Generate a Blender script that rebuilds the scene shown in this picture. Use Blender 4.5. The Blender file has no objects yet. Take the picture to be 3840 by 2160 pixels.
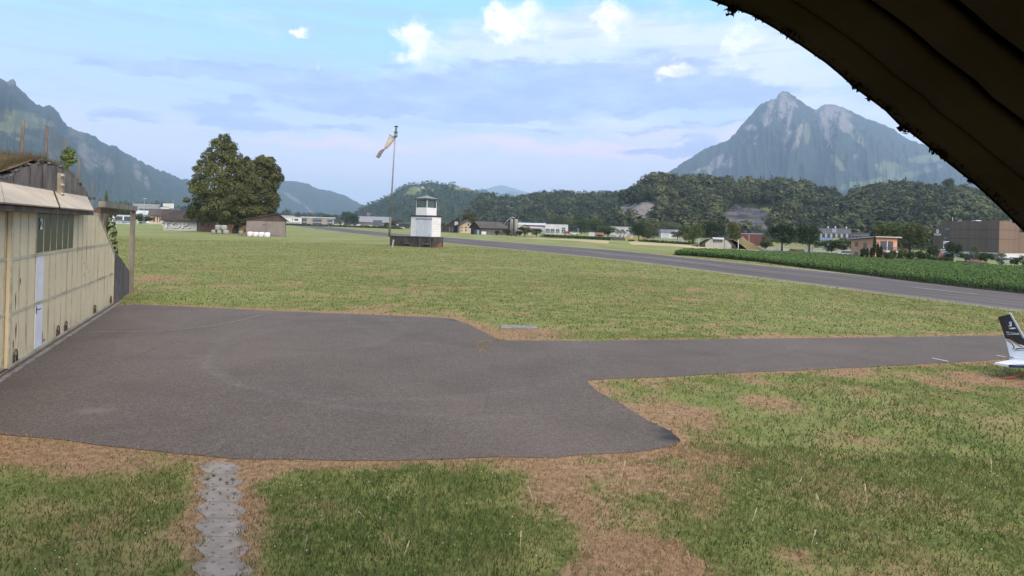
SUN_E = 4.3; SKY_S = 1.15; HAZE_D = 7.6e-5; HAZE_C = (.56, .73, 1., 1); EXPO = .25
import bpy, bmesh, math, random
import numpy as np
from mathutils import Matrix, Vector
R = math.radians
random.seed(7)
SC = bpy.context.scene
COL = SC.collection
# ------------------------------------------------------------------ camera model (photo pixels, 3840 wide)
F = 2236.; CX = 1920.; CY = 864.5; TH = .027; H = 3.3
_c, _s = math.cos(TH), math.sin(TH)
def ray(u, v):
    du, dv = u-CX, v-CY
    return np.array([(du*_c+dv*_s)/F, 1.0, -(-du*_s+dv*_c)/F])
def proj(P):
    P = np.asarray(P, float)
    up = P[..., 0]/P[..., 1]*F; vp = -(P[..., 2]-H)/P[..., 1]*F
    return CX+up*_c-vp*_s, CY+up*_s+vp*_c
def zg(x, y):                                   # height of the ground: flat, sinking a little to the right, rising far away
    t = .9*x-.15*y-2
    sp = np.where(t > 20, t, np.log1p(np.exp(np.clip(t, -50, 20))))
    r = y-300; rs = np.where(r > 300, r, 60*np.log1p(np.exp(np.clip(r, -3000, 300)/60)))
    return -4*(1-np.exp(-sp/105)) + 9*(1-np.exp(-rs/1100))
YS = np.geomspace(2, 6000, 5000)
def gp(u, v, dz=0.):
    d = ray(u, v); g = H+d[2]*YS-zg(d[0]*YS, YS)-dz
    i = int(np.argmax(g <= 0))
    if g[i] > 0 or i == 0: i = len(YS)-1
    a, b = g[i-1], g[i]; Y = YS[i-1]+(YS[i]-YS[i-1])*min(1, max(0, a/(a-b)))
    return Vector((d[0]*Y, Y, float(zg(d[0]*Y, Y))+dz))
def at(u, v, Y):
    d = ray(u, v); return Vector((d[0]*Y, Y, H+d[2]*Y))
def gY(u, Y):                                    # ground point under image column u at depth Y
    x = ray(u, CY+(u-CX)*TH)[0]*Y
    return Vector((x, Y, float(zg(x, Y))))
def q2(u, v): return (u*1.4907, v*1.4907)
# ------------------------------------------------------------------ numpy noise
def _h(ix, iy, seed):
    n = (ix.astype(np.int64)*374761393+iy.astype(np.int64)*668265263+seed*974711) & 0xffffffff
    n = ((n ^ (n >> 13))*1274126177) & 0xffffffff
    n = ((n ^ (n >> 16))*2246822519) & 0xffffffff
    return ((n ^ (n >> 15)) & 0xffffff)/float(0xffffff)
def vn(x, y, seed=0):
    x = np.asarray(x, float); y = np.asarray(y, float)
    ix, iy = np.floor(x), np.floor(y); fx, fy = x-ix, y-iy
    fx = fx*fx*(3-2*fx); fy = fy*fy*(3-2*fy)
    a, b, c, d = _h(ix, iy, seed), _h(ix+1, iy, seed), _h(ix, iy+1, seed), _h(ix+1, iy+1, seed)
    return (a*(1-fx)+b*fx)*(1-fy)+(c*(1-fx)+d*fx)*fy
def fbm(x, y, o=4, seed=0):
    t = 0; a = .5; n = 0
    for i in range(o):
        t = t+a*vn(x, y, seed+i*17); n += a; a *= .5; x = x*2.03+3.1; y = y*2.03+7.7
    return t/n
def sst(a, b, x):
    t = np.clip((x-a)/(b-a), 0, 1); return t*t*(3-2*t)
# ------------------------------------------------------------------ nodes and materials
class N:
    def __init__(s, nt): s.nt = nt
    def new(s, t, **k):
        n = s.nt.nodes.new(t)
        for a, b in k.items(): setattr(n, a, b)
        return n
    def put(s, inp, v):
        if isinstance(v, bpy.types.NodeSocket): s.nt.links.new(v, inp)
        elif v is not None:
            if hasattr(inp.default_value, '__len__') and not hasattr(v, '__len__'): v = (v,)*len(inp.default_value)
            if hasattr(inp.default_value, '__len__') and len(inp.default_value) == 4 and len(v) == 3: v = (*v, 1)
            inp.default_value = v
    def m(s, op, a, b=None, c=None, clamp=False):
        n = s.new('ShaderNodeMath', operation=op, use_clamp=clamp)
        for i, x in enumerate((a, b, c)):
            if x is not None: s.put(n.inputs[i], x)
        return n.outputs[0]
    def vm(s, op, a, b=None, c=None):
        n = s.new('ShaderNodeVectorMath', operation=op)
        for i, x in enumerate((a, b, c)):
            if x is not None: s.put(n.inputs[i], x)
        return n.outputs['Value'] if op in ('LENGTH', 'DOT_PRODUCT') else n.outputs['Vector']
    def mix(s, f, a, b, bt='MIX'):
        n = s.new('ShaderNodeMix', data_type='RGBA', blend_type=bt)
        s.put(n.inputs[0], f); s.put(n.inputs[6], a); s.put(n.inputs[7], b)
        return n.outputs[2]
    def noise(s, vec, scale, detail=4, rough=.55, dist=0):
        n = s.new('ShaderNodeTexNoise'); s.put(n.inputs['Vector'], vec)
        n.inputs['Scale'].default_value = scale; n.inputs['Detail'].default_value = detail
        n.inputs['Roughness'].default_value = rough; n.inputs['Distortion'].default_value = dist
        return n.outputs['Fac']
    def ss(s, x, a, b, lo=0., hi=1.):
        n = s.new('ShaderNodeMapRange', interpolation_type='SMOOTHSTEP')
        s.put(n.inputs[0], x)
        for i, k in enumerate((a, b, lo, hi)): n.inputs[i+1].default_value = k
        return n.outputs[0]
    def attr(s, name):
        return s.new('ShaderNodeAttribute', attribute_name=name).outputs['Fac']
    def pos(s): return s.new('ShaderNodeNewGeometry').outputs['Position']
MATS = {}
def start(name):
    m = bpy.data.materials.new(name); m.use_nodes = True; n = N(m.node_tree)
    b = m.node_tree.nodes['Principled BSDF']; b.inputs['Specular IOR Level'].default_value = .25
    return m, n, b
def bump(n, b, h, strength, dist):
    k = n.new('ShaderNodeBump'); k.inputs['Strength'].default_value = strength; k.inputs['Distance'].default_value = dist
    n.put(k.inputs['Height'], h); n.put(b.inputs['Normal'], k.outputs[0])
def mat(name, c1, c2=None, scale=1., rough=.8, bmp=0., stretch=(1, 1, 1), metallic=0., lo=.35, hi=.65, spec=.25, detail=5, c3=None):
    """a weathered surface: two (three) colours mixed by noise at two sizes"""
    if name in MATS: return MATS[name]
    m, n, b = start(name)
    b.inputs['Roughness'].default_value = rough; b.inputs['Metallic'].default_value = metallic; b.inputs['Specular IOR Level'].default_value = spec
    if c2 is None: c2 = tuple(x*.8 for x in c1)
    p = n.vm('MULTIPLY', n.pos(), stretch)
    f = n.noise(p, scale, detail, .6)
    col = n.mix(n.ss(f, lo, hi), c1, c2)
    g = n.noise(p, scale*.23, 3, .5)
    col = n.mix(n.ss(g, .45, .7, 0, .5), col, c3 or tuple(x*.72 for x in c2))
    n.put(b.inputs['Base Color'], col)
    if bmp: bump(n, b, f, .5, bmp)
    MATS[name] = m; return m
# ------------------------------------------------------------------ mesh builder
class MB:
    def __init__(s, fr=None): s.v = []; s.f = []; s.m = []; s.fr = fr; s.k = 0
    def add(s, vs, fs, k=None):
        o = len(s.v)
        for p in vs:
            p = Vector(p); s.v.append(s.fr @ p if s.fr else p)
        for q in fs: s.f.append([i+o for i in q]); s.m.append(s.k if k is None else k)
        return s
    def box(s, x0, x1, y0, y1, z0, z1, k=None):
        return s.add([(x0, y0, z0), (x1, y0, z0), (x1, y1, z0), (x0, y1, z0), (x0, y0, z1), (x1, y0, z1), (x1, y1, z1), (x0, y1, z1)],
                     [(3, 2, 1, 0), (4, 5, 6, 7), (0, 1, 5, 4), (1, 2, 6, 5), (2, 3, 7, 6), (3, 0, 4, 7)], k)
    def prism(s, poly, ext, k=None):              # poly: list of 3D points, ext: vector
        n = len(poly); e = Vector(ext)
        a = [Vector(p) for p in poly]
        return s.add(a+[p+e for p in a], [list(range(n))[::-1], list(range(n, 2*n))]+[(i, (i+1) % n, n+(i+1) % n, n+i) for i in range(n)], k)
    def tube(s, pts, rads, n=8, k=None, cap=True):
        pts = [Vector(p) for p in pts]; vs = []; fs = []
        for i, p in enumerate(pts):
            d = (pts[min(i+1, len(pts)-1)]-pts[max(i-1, 0)]).normalized()
            a = d.cross(Vector((0, 0, 1)))
            if a.length < .05: a = d.cross(Vector((1, 0, 0)))
            a.normalize(); b = d.cross(a); r = rads[i] if hasattr(rads, '__len__') else rads
            vs += [p+(a*math.cos(2*math.pi*j/n)+b*math.sin(2*math.pi*j/n))*r for j in range(n)]
        for i in range(len(pts)-1):
            fs += [(i*n+j, i*n+(j+1) % n, (i+1)*n+(j+1) % n, (i+1)*n+j) for j in range(n)]
        if cap: fs += [list(range(n)), list(range((len(pts)-1)*n, len(pts)*n))[::-1]]
        return s.add(vs, fs, k)
    def lathe(s, prof, n=16, c=(0, 0), k=None):   # prof: (r, z)
        vs = [(c[0]+r*math.cos(2*math.pi*j/n), c[1]+r*math.sin(2*math.pi*j/n), z) for r, z in prof for j in range(n)]
        fs = [(i*n+j, i*n+(j+1) % n, (i+1)*n+(j+1) % n, (i+1)*n+j) for i in range(len(prof)-1) for j in range(n)]
        return s.add(vs, fs+[list(range(n))[::-1], list(range((len(prof)-1)*n, len(prof)*n))], k)
    def build(s, name, mats, parent=None, smooth=False, loc=None):
        if not isinstance(mats, (list, tuple)): mats = [mats]
        if parent is not None:
            r = parent
            while r.parent: r = r.parent
            off = r.matrix_basis.copy()
        else:
            if loc is None:
                xs = np.array([tuple(p) for p in s.v]); loc = (*(xs.min(0)+xs.max(0))[:2]/2, xs[:, 2].min())
            off = Matrix.Translation(loc)
        inv = off.inverted()
        me = bpy.data.meshes.new(name); me.from_pydata([tuple(inv @ p) for p in s.v], [], s.f)
        for q in mats: me.materials.append(q)
        me.polygons.foreach_set('material_index', s.m)
        bm = bmesh.new(); bm.from_mesh(me); bmesh.ops.recalc_face_normals(bm, faces=bm.faces); bm.to_mesh(me); bm.free()
        if smooth: me.polygons.foreach_set('use_smooth', [True]*len(me.polygons))
        o = bpy.data.objects.new(name, me); COL.objects.link(o)
        if parent is not None: o.parent = parent
        else: o.location = loc
        return o
def mesh_np(name, V, Fc, attrs=None, mats=(), smooth=False):
    me = bpy.data.meshes.new(name); V = np.ascontiguousarray(V, np.float32); Fc = np.ascontiguousarray(Fc, np.int32)
    n, k = Fc.shape
    me.vertices.add(len(V)); me.vertices.foreach_set('co', V.ravel())
    me.loops.add(n*k); me.loops.foreach_set('vertex_index', Fc.ravel())
    me.polygons.add(n); me.polygons.foreach_set('loop_start', np.arange(0, n*k, k, dtype=np.int32))
    if smooth: me.polygons.foreach_set('use_smooth', np.ones(n, bool))
    for a, arr in (attrs or {}).items():
        me.attributes.new(a, 'FLOAT', 'POINT').data.foreach_set('value', np.ascontiguousarray(arr, np.float32).ravel())
    for q in mats: me.materials.append(q)
    me.update(calc_edges=True); me.validate()
    return me
def grid_faces(r, c):
    i = np.arange(r-1)[:, None]*c+np.arange(c-1)[None, :]; i = i.ravel()
    return np.stack([i, i+1, i+c+1, i+c], 1)
def link(name, me, loc=(0, 0, 0), parent=None):
    o = bpy.data.objects.new(name, me); COL.objects.link(o); o.location = loc
    if parent: o.parent = parent
    return o
def tag(o, label=None, cat=None, group=None, kind=None):
    if label: o['label'] = label
    if cat: o['category'] = cat
    if group: o['group'] = group
    if kind: o['kind'] = kind
    return o
def thing(name, label, cat, loc=(0, 0, 0), group=None):
    o = bpy.data.objects.new(name, None); COL.objects.link(o); o.location = loc; o.empty_display_size = .3
    o.matrix_basis = Matrix.Translation(loc)
    return tag(o, label, cat, group)
def struct(o): o['kind'] = 'structure'; return o
def fr(o, yaw=0): return Matrix.Translation(o) @ Matrix.Rotation(yaw, 4, 'Z')
def face_cam(p, extra=0.): return -math.atan2(p[0], p[1])+R(extra)       # yaw whose local -y looks at the camera
def text_mesh(txt, size, frame, name, m, parent, ext=.004, bold=0., shear=0.):
    cu = bpy.data.curves.new(name, 'FONT'); cu.body = txt; cu.size = size; cu.extrude = ext; cu.offset = bold; cu.shear = shear
    cu.align_x = 'CENTER'; cu.align_y = 'CENTER'
    t = bpy.data.objects.new(name, cu); COL.objects.link(t)
    bpy.context.view_layer.update()
    me = bpy.data.meshes.new_from_object(t.evaluated_get(bpy.context.evaluated_depsgraph_get()))
    bpy.data.objects.remove(t); me.materials.clear(); me.materials.append(m)
    r = parent
    while r.parent: r = r.parent
    me.transform(r.matrix_basis.inverted() @ frame)
    o = bpy.data.objects.new(name, me); COL.objects.link(o); o.parent = parent
    return o
# ------------------------------------------------------------------ camera
cam = bpy.data.cameras.new('camera'); co = bpy.data.objects.new('camera', cam); COL.objects.link(co)
cam.sensor_width = 36; cam.lens = 36*F/3840; cam.shift_y = -(1080-CY)/3840; cam.clip_start = .05; cam.clip_end = 80000
co.matrix_world = Matrix.Translation((0, 0, H)) @ Matrix.Rotation(R(90), 4, 'X') @ Matrix.Rotation(TH, 4, 'Z')
SC.camera = co
# ------------------------------------------------------------------ light and sky
SUN = Vector((.45, -.62, .80)).normalized()
sl = bpy.data.lights.new('sun', 'SUN'); sl.energy = SUN_E; sl.angle = R(55); sl.color = (1, .87, .72)
so = bpy.data.objects.new('sun', sl); COL.objects.link(so); so.rotation_euler = SUN.to_track_quat('Z', 'Y').to_euler(); so.location = (0, -20, 40)
w = bpy.data.worlds.new('World'); SC.world = w; w.use_nodes = True
n = N(w.node_tree); bg = w.node_tree.nodes['Background']
sky = n.new('ShaderNodeTexSky', sky_type='NISHITA'); sky.sun_disc = False
sky.sun_elevation = math.asin(SUN.z); sky.sun_rotation = math.atan2(SUN.x, SUN.y); sky.altitude = 500; sky.dust_density = 1.5
gen = n.new('ShaderNodeTexCoord').outputs['Generated']
sep = n.new('ShaderNodeSeparateXYZ'); n.put(sep.inputs[0], gen); x, y, z = sep.outputs
el = n.m('ARCTAN2', z, n.m('SQRT', n.m('ADD', n.m('MULTIPLY', x, x), n.m('MULTIPLY', y, y))))
az = n.m('ARCTAN2', x, y)
comb = n.new('ShaderNodeCombineXYZ'); n.put(comb.inputs[0], az); n.put(comb.inputs[1], el); P = comb.outputs[0]
base = n.vm('MULTIPLY', sky.outputs[0], (.09, .09, .09))
grad = n.new('ShaderNodeValToRGB'); n.put(grad.inputs[0], n.m('MULTIPLY', el, 1.6))
cr = grad.color_ramp; cr.elements[0].color = (1.15, 1.0, 1.08, 1); cr.elements[0].position = 0
cr.elements[1].color = (.42, .56, .78, 1); cr.elements[1].position = 1
for p_, c_ in ((.14, (.95, .88, 1.06)), (.28, (.60, .75, 1.02)), (.45, (.40, .74, 1.02)), (.66, (.32, .74, 1.02))):
    e_ = cr.elements.new(p_); e_.color = (*c_, 1)
colr = n.mix(.80, base, grad.outputs[0])
wv = n.new('ShaderNodeTexNoise'); n.put(wv.inputs['Vector'], n.vm('MULTIPLY', P, (7, 16, 1))); wv.inputs['Scale'].default_value = 1.; wv.inputs['Detail'].default_value = 7; wv.inputs['Roughness'].default_value = .62
Pw = n.vm('MULTIPLY_ADD', n.vm('SUBTRACT', wv.outputs['Color'], (.5, .5, .5)), (.24, .085, 0), P)
wc = n.new('ShaderNodeTexNoise'); n.put(wc.inputs['Vector'], n.vm('MULTIPLY', P, (16, 20, 1))); wc.inputs['Scale'].default_value = 1.; wc.inputs['Detail'].default_value = 8; wc.inputs['Roughness'].default_value = .6
Pc = n.vm('MULTIPLY_ADD', n.vm('SUBTRACT', wc.outputs['Color'], (.5, .5, .5)), (.115, .095, 0), P)
def azel(u, v):
    d = ray(*q2(u, v)); return math.atan2(d[0], d[1]), math.atan2(d[2], math.hypot(d[0], d[1]))
def blobs(L, Pv):
    acc = None
    for (u, v, ru, rv, amp) in L:
        a, e = azel(u, v); a1, e1 = azel(u+ru, v); a2, e2 = azel(u, v-rv)
        ia, ie = 1/max(abs(a1-a), 1e-4), 1/max(abs(e2-e), 1e-4)
        ln = n.vm('LENGTH', n.vm('MULTIPLY_ADD', Pv, (ia, ie, 0), (-a*ia, -e*ie, 0)))
        k = n.m('MULTIPLY', n.m('SUBTRACT', 1.6, ln, clamp=True), amp)
        acc = k if acc is None else n.m('MAXIMUM', acc, k)
    return acc
pink = blobs([(900, 358, 200, 12, .8), (1500, 372, 420, 18, .9), (1950, 345, 200, 22, .9), (1640, 330, 120, 12, .5)], Pw)
colr = n.mix(n.m('MULTIPLY', pink, .75), colr, (1.0, .76, .92))
veil = blobs([(1120, 150, 150, 60, .8), (1330, 110, 200, 80, .95), (1600, 110, 240, 90, .95), (1880, 120, 240, 110, .95), (2050, 190, 200, 90, .8), (620, 60, 120, 30, .4), (1400, 300, 420, 22, .7), (1500, 190, 300, 60, .5), (400, 40, 300, 40, .3), (2200, 250, 150, 70, .8)], Pw)
vn_ = n.noise(n.vm('MULTIPLY', P, (8, 17, 1)), 1., 8, .62)
vl = n.ss(n.m('ADD', veil, n.m('MULTIPLY', n.m('SUBTRACT', vn_, .5), 1.7)), .25, 1.1)
colr = n.mix(n.m('MULTIPLY', vl, .80), colr, (.76, .80, 1.0))
dark = blobs([(560, 185, 220, 28, 1.05), (420, 182, 90, 12, .9), (900, 225, 250, 44, .95), (1230, 225, 340, 58, 1.), (1560, 205, 320, 72, 1.), (1780, 235, 220, 42, .95), (1100, 275, 420, 24, .9),
              (1600, 268, 300, 20, .8), (600, 290, 150, 26, .9), (330, 290, 100, 18, .8), (880, 318, 130, 14, .75), (1690, 374, 120, 13, .95), (1738, 352, 42, 20, .9), (1340, 325, 60, 9, .7), (1720, 318, 190, 9, .7), (540, 335, 130, 14, .5), (800, 95, 45, 14, .5)], Pw)
dn = n.noise(n.vm('MULTIPLY', P, (10, 34, 1)), 1., 9, .62)
dk = n.ss(n.m('ADD', dark, n.m('MULTIPLY', n.m('SUBTRACT', dn, .5), 1.9)), .40, .88)
colr = n.mix(n.m('MULTIPLY', dk, .80), colr, n.mix(n.ss(dn, .35, .7), (.43, .55, .87), (.30, .42, .74)))
st_ = n.ss(n.m('MULTIPLY', n.noise(n.vm('MULTIPLY', P, (4, 40, 1)), 1., 5, .55), n.ss(el, .02, .2)), .47, .62)
colr = n.mix(n.m('MULTIPLY', st_, .35), colr, (.38, .50, .84))
white = blobs([(1045, 115, 46, 50, 1.), (1062, 96, 36, 26, 1.), (1085, 140, 60, 40, .6), (1285, 58, 70, 50, 1.), (1318, 34, 46, 26, 1.), (1340, 80, 80, 50, .6), (1540, 32, 56, 30, .95), (1560, 60, 80, 40, .5), (1880, 92, 60, 40, .75), (1920, 110, 60, 40, .5), (1700, 182, 52, 19, .95), (1715, 172, 22, 20, .9), (1718, 66, 18, 18, .6), (768, 88, 24, 15, .9),
               (790, 165, 13, 12, .7), (2290, 335, 70, 24, .9), (2180, 60, 60, 40, .5)], Pc)
wt = n.ss(n.m('ADD', white, n.m('MULTIPLY', n.m('SUBTRACT', wc.outputs['Fac'], .5), 1.9)), .22, 1.5)
colr = n.mix(n.m('MULTIPLY', wt, .95), colr, n.mix(n.ss(wc.outputs['Fac'], .35, .6), (.86, .86, 1.0), (1.2, 1.13, 1.12)))
n.put(bg.inputs[0], colr); bg.inputs[1].default_value = SKY_S
# ================================================================== GROUND
def px(L): return [gp(*q2(*p)) for p in L]
apron_px = [(0, 962), (60, 915), (140, 860), (230, 805), (290, 770), (340, 766), (520, 774), (700, 783), (900, 791), (1100, 799), (1140, 803), (1170, 813), (1200, 827), (1235, 846), (1265, 857), (1480, 858), (1700, 856), (2060, 851), (2420, 846), (2576, 843)]
apron_px2 = [(2576, 902), (2400, 912), (2200, 923), (2000, 933), (1700, 947), (1475, 957), (1500, 985), (1560, 1015), (1620, 1055), (1690, 1085), (1716, 1110), (1700, 1123), (1600, 1139), (1400, 1150), (1200, 1153), (980, 1160), (800, 1158), (600, 1155), (440, 1140), (200, 1115), (0, 1092)]
A1 = px(apron_px); A2 = px(apron_px2)
ext = (A1[-1]-A1[-2]).normalized()*25; ext2 = (A2[0]-A2[1]).normalized()*25
AP = [p.xy for p in A1]+[(A1[-1]+ext).xy, (A2[0]+ext2).xy]+[p.xy for p in A2]+[Vector((-9.0, 8.7))]
APa = np.array([tuple(p) for p in AP])
# rough, broken asphalt edge
def rough_edge(P, step=.25, amp=.05):
    out = []
    for i in range(len(P)):
        a, b = P[i], P[(i+1) % len(P)]; L = np.hypot(*(b-a)); k = max(1, int(L/step))
        for j in range(k):
            p = a+(b-a)*j/k; nrm = np.array([-(b-a)[1], (b-a)[0]])/max(L, 1e-6)
            out.append(p+nrm*amp*(fbm(np.array([p[0]*1.7]), np.array([p[1]*1.7]), 3, 5)[0]-.5)*2.4)
    return np.array(out)
APr = rough_edge(APa)
def inside(P, x, y):
    r = np.zeros(x.shape, bool); j = len(P)-1
    for i in range(len(P)):
        xi, yi, xj, yj = P[i][0], P[i][1], P[j][0], P[j][1]
        c = ((yi > y) != (yj > y)) & (x < (xj-xi)*(y-yi)/((yj-yi) or 1e-9)+xi)
        r ^= c; j = i
    return r
def dist_poly(P, x, y):
    d = np.full(x.shape, 1e9); j = len(P)-1
    for i in range(len(P)):
        a = np.array(P[j], float); b = np.array(P[i], float); ab = b-a; L2 = max(ab @ ab, 1e-9)
        t = np.clip(((x-a[0])*ab[0]+(y-a[1])*ab[1])/L2, 0, 1)
        d = np.minimum(d, np.hypot(x-a[0]-t*ab[0], y-a[1]-t*ab[1])); j = i
    return d
PATH0, PATH1 = Vector((-3.93, 8.20)), Vector((-1.58, 3.5))
SAFE = APa
dry_px = [(1440, 1185, 190, 24, .7), (1520, 1290, 130, 65, .6), (1580, 1390, 130, 70, .75), (1690, 1440, 120, 40, .7), (1620, 1010, 90, 30, .7), (1720, 1055, 90, 45, .7), (1760, 1120, 100, 30, .65), (1900, 1000, 160, 22, .45),
          (2250, 985, 130, 22, .5), (2150, 935, 330, 16, .7), (1000, 1300, 60, 30, .35), (60, 1130, 130, 25, .8), (480, 1300, 40, 70, .6), (640, 1210, 40, 30, .4), (620, 1400, 36, 70, .55), (2050, 1290, 120, 40, .3), (1280, 840, 120, 14, .4), (360, 700, 90, 16, .4), (480, 720, 60, 7, .5), (1830, 1230, 60, 40, .3), (2330, 1120, 120, 30, .25)]
dry_px += [(1480, 1230, 200, 60, .55), (1350, 1180, 260, 14, .8), (300, 1160, 260, 18, .7), (1640, 960, 120, 16, .8), (1560, 1000, 50, 40, .7), (1980, 960, 260, 24, .5), (2450, 1000, 140, 50, .35), (150, 1400, 130, 40, .35), (2200, 1400, 200, 40, .3)]
DRY = []
for u, v, ru, rv, a in dry_px:
    c0 = gp(*q2(u, v)); c1 = gp(*q2(u+ru, v)); c2 = gp(*q2(u, v+rv)) ; DRY.append((c0.x, c0.y, (c1-c0).length, max(.3, (c2-c0).length), a))
LUSH = []
for u, v, ru, rv, a in [(950, 1330, 290, 130, 1.), (1120, 1220, 130, 40, .8), (300, 1330, 170, 100, .45), (2000, 1200, 260, 120, .55), (1900, 1330, 300, 100, .5), (2450, 1150, 160, 170, .4)]:
    c0 = gp(*q2(u, v)); c1 = gp(*q2(u+ru, v)); c2 = gp(*q2(u, v+rv)); LUSH.append((c0.x, c0.y, (c1-c0).length, (c2-c0).length, a))
def blobsum(L, x, y):
    r = np.zeros(x.shape)
    for cx, cy, rx, ry, a in L: r = np.maximum(r, a*np.clip((1.95-np.hypot((x-cx)/rx, (y-cy)/ry))/1.35, 0, 1))
    return r
def dryness(x, y):
    near = y < 130
    d = np.full(x.shape, 9.); d[near] = dist_poly(SAFE, x[near], y[near])
    sc = np.clip(y/12, .8, 4)
    e = .95*np.exp(-(d/(.32*sc**.5))**1.6)
    p = fbm(x*.35, y*.35, 4, 3)*.55+fbm(x*1.6, y*1.6, 3, 9)*.45
    b = blobsum(DRY, x, y)*1.0; lu = blobsum(LUSH, x, y)
    ab = np.array(PATH1-PATH0); L2 = ab @ ab
    t = np.clip(((x-PATH0.x)*ab[0]+(y-PATH0.y)*ab[1])/L2, 0, 1)
    dp = np.hypot(x-PATH0.x-t*ab[0], y-PATH0.y-t*ab[1])
    pth = .85*np.exp(-(dp/.46)**4)
    ww = (p-.5)*3.1
    far = .18*sst(15, 60, y)
    return np.clip(np.maximum(np.maximum(e, b), pth)*.95+ww*.75-.42*lu+.16-far*.55, 0, 1), lu
rows = np.concatenate([np.linspace(-60, 3.5, 26), np.geomspace(3.7, 30000, 330)])
ncol = 400
sx = np.linspace(-1, 1, ncol); sx = np.sign(sx)*np.abs(sx)**1.25
half = np.where(rows > 0, rows*1.6+24, 60-rows*.3)
GX = half[:, None]*sx[None, :]; GY_ = np.repeat(rows[:, None], ncol, 1)
GZ = zg(GX, GY_)
dr_, lu_ = dryness(GX.ravel(), GY_.ravel())
def ground_mat():
    m, n, b = start('grass_ground'); b.inputs['Roughness'].default_value = .95; b.inputs['Specular IOR Level'].default_value = .1
    p = n.pos(); d = n.attr('dry')
    n1 = n.noise(p, 9., 6, .7); n2 = n.noise(p, 1.3, 4, .6); n3 = n.noise(p, .09, 3, .5)
    g = n.mix(n.ss(n1, .32, .68), (.076, .100, .025), (.180, .205, .060))
    g = n.mix(n.ss(n2, .40, .66, 0, .7), g, (.275, .245, .092))
    g = n.mix(n.ss(n3, .4, .7, 0, .5), g, (.225, .255, .088))
    n4 = n.noise(n.vm('MULTIPLY', p, (.30, .40, 0)), 1., 6, .7); g = n.mix(n.ss(n4, .50, .64, 0, .85), g, n.mix(n1, (.24, .165, .080), (.36, .26, .135)))
    t = n.mix(n.ss(n1, .3, .7), (.205, .122, .068), (.375, .245, .142))
    f = n.ss(n.m('ADD', d, n.m('MULTIPLY', n.m('SUBTRACT', n1, .5), .7)), .34, .78)
    # mowing bands along the far field
    q = n.vm('MULTIPLY', p, (.12, .012, 0)); k = n.noise(q, 1., 4, .6)
    sp_ = n.new('ShaderNodeSeparateXYZ'); n.put(sp_.inputs[0], p)
    fa = n.ss(sp_.outputs[1], 70, 180)
    g = n.mix(n.m('MULTIPLY', fa, n.ss(k, .35, .65)), g, (.225, .255, .105))
    kk = n.noise(n.vm('MULTIPLY', p, (.016, .09, 0)), 1., 4, .6)
    g = n.mix(n.m('MULTIPLY', fa, n.ss(kk, .52, .66, 0, .7)), g, (.29, .285, .13))
    n.put(b.inputs['Base Color'], n.mix(f, g, t)); bump(n, b, n1, .9, .05)
    return m
gm = ground_mat()
ground = struct(link('ground', mesh_np('ground', np.stack([GX, GY_, GZ], -1).reshape(-1, 3), grid_faces(len(rows), ncol), {'dry': dr_}, [gm], True)))
# ------------------------------------------------------------------ asphalt sheets
def sheet(name, poly, dz, m, cuts=(), skirt=0.):
    bm = bmesh.new(); vs = [bm.verts.new((p[0], p[1], 0)) for p in poly]; bm.faces.new(vs)
    bmesh.ops.triangulate(bm, faces=bm.faces[:])
    for (nx, ny, a, b_, st) in cuts:
        for d in np.arange(a, b_, st):
            bmesh.ops.bisect_plane(bm, geom=bm.verts[:]+bm.edges[:]+bm.faces[:], plane_co=(nx*d, ny*d, 0), plane_no=(nx, ny, 0))
    for v in bm.verts: v.co.z = float(zg(v.co.x, v.co.y))+dz
    bmesh.ops.recalc_face_normals(bm, faces=bm.faces)
    for f in bm.faces:
        if f.normal.z < 0: f.normal_flip()
    if skirt:
        be = [e for e in bm.edges if e.is_boundary]
        r = bmesh.ops.extrude_edge_only(bm, edges=be)
        for v in r['geom']:
            if isinstance(v, bmesh.types.BMVert): v.co.z -= skirt
    me = bpy.data.meshes.new(name); bm.to_mesh(me); bm.free(); me.materials.append(m)
    return struct(link(name, me))
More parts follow.
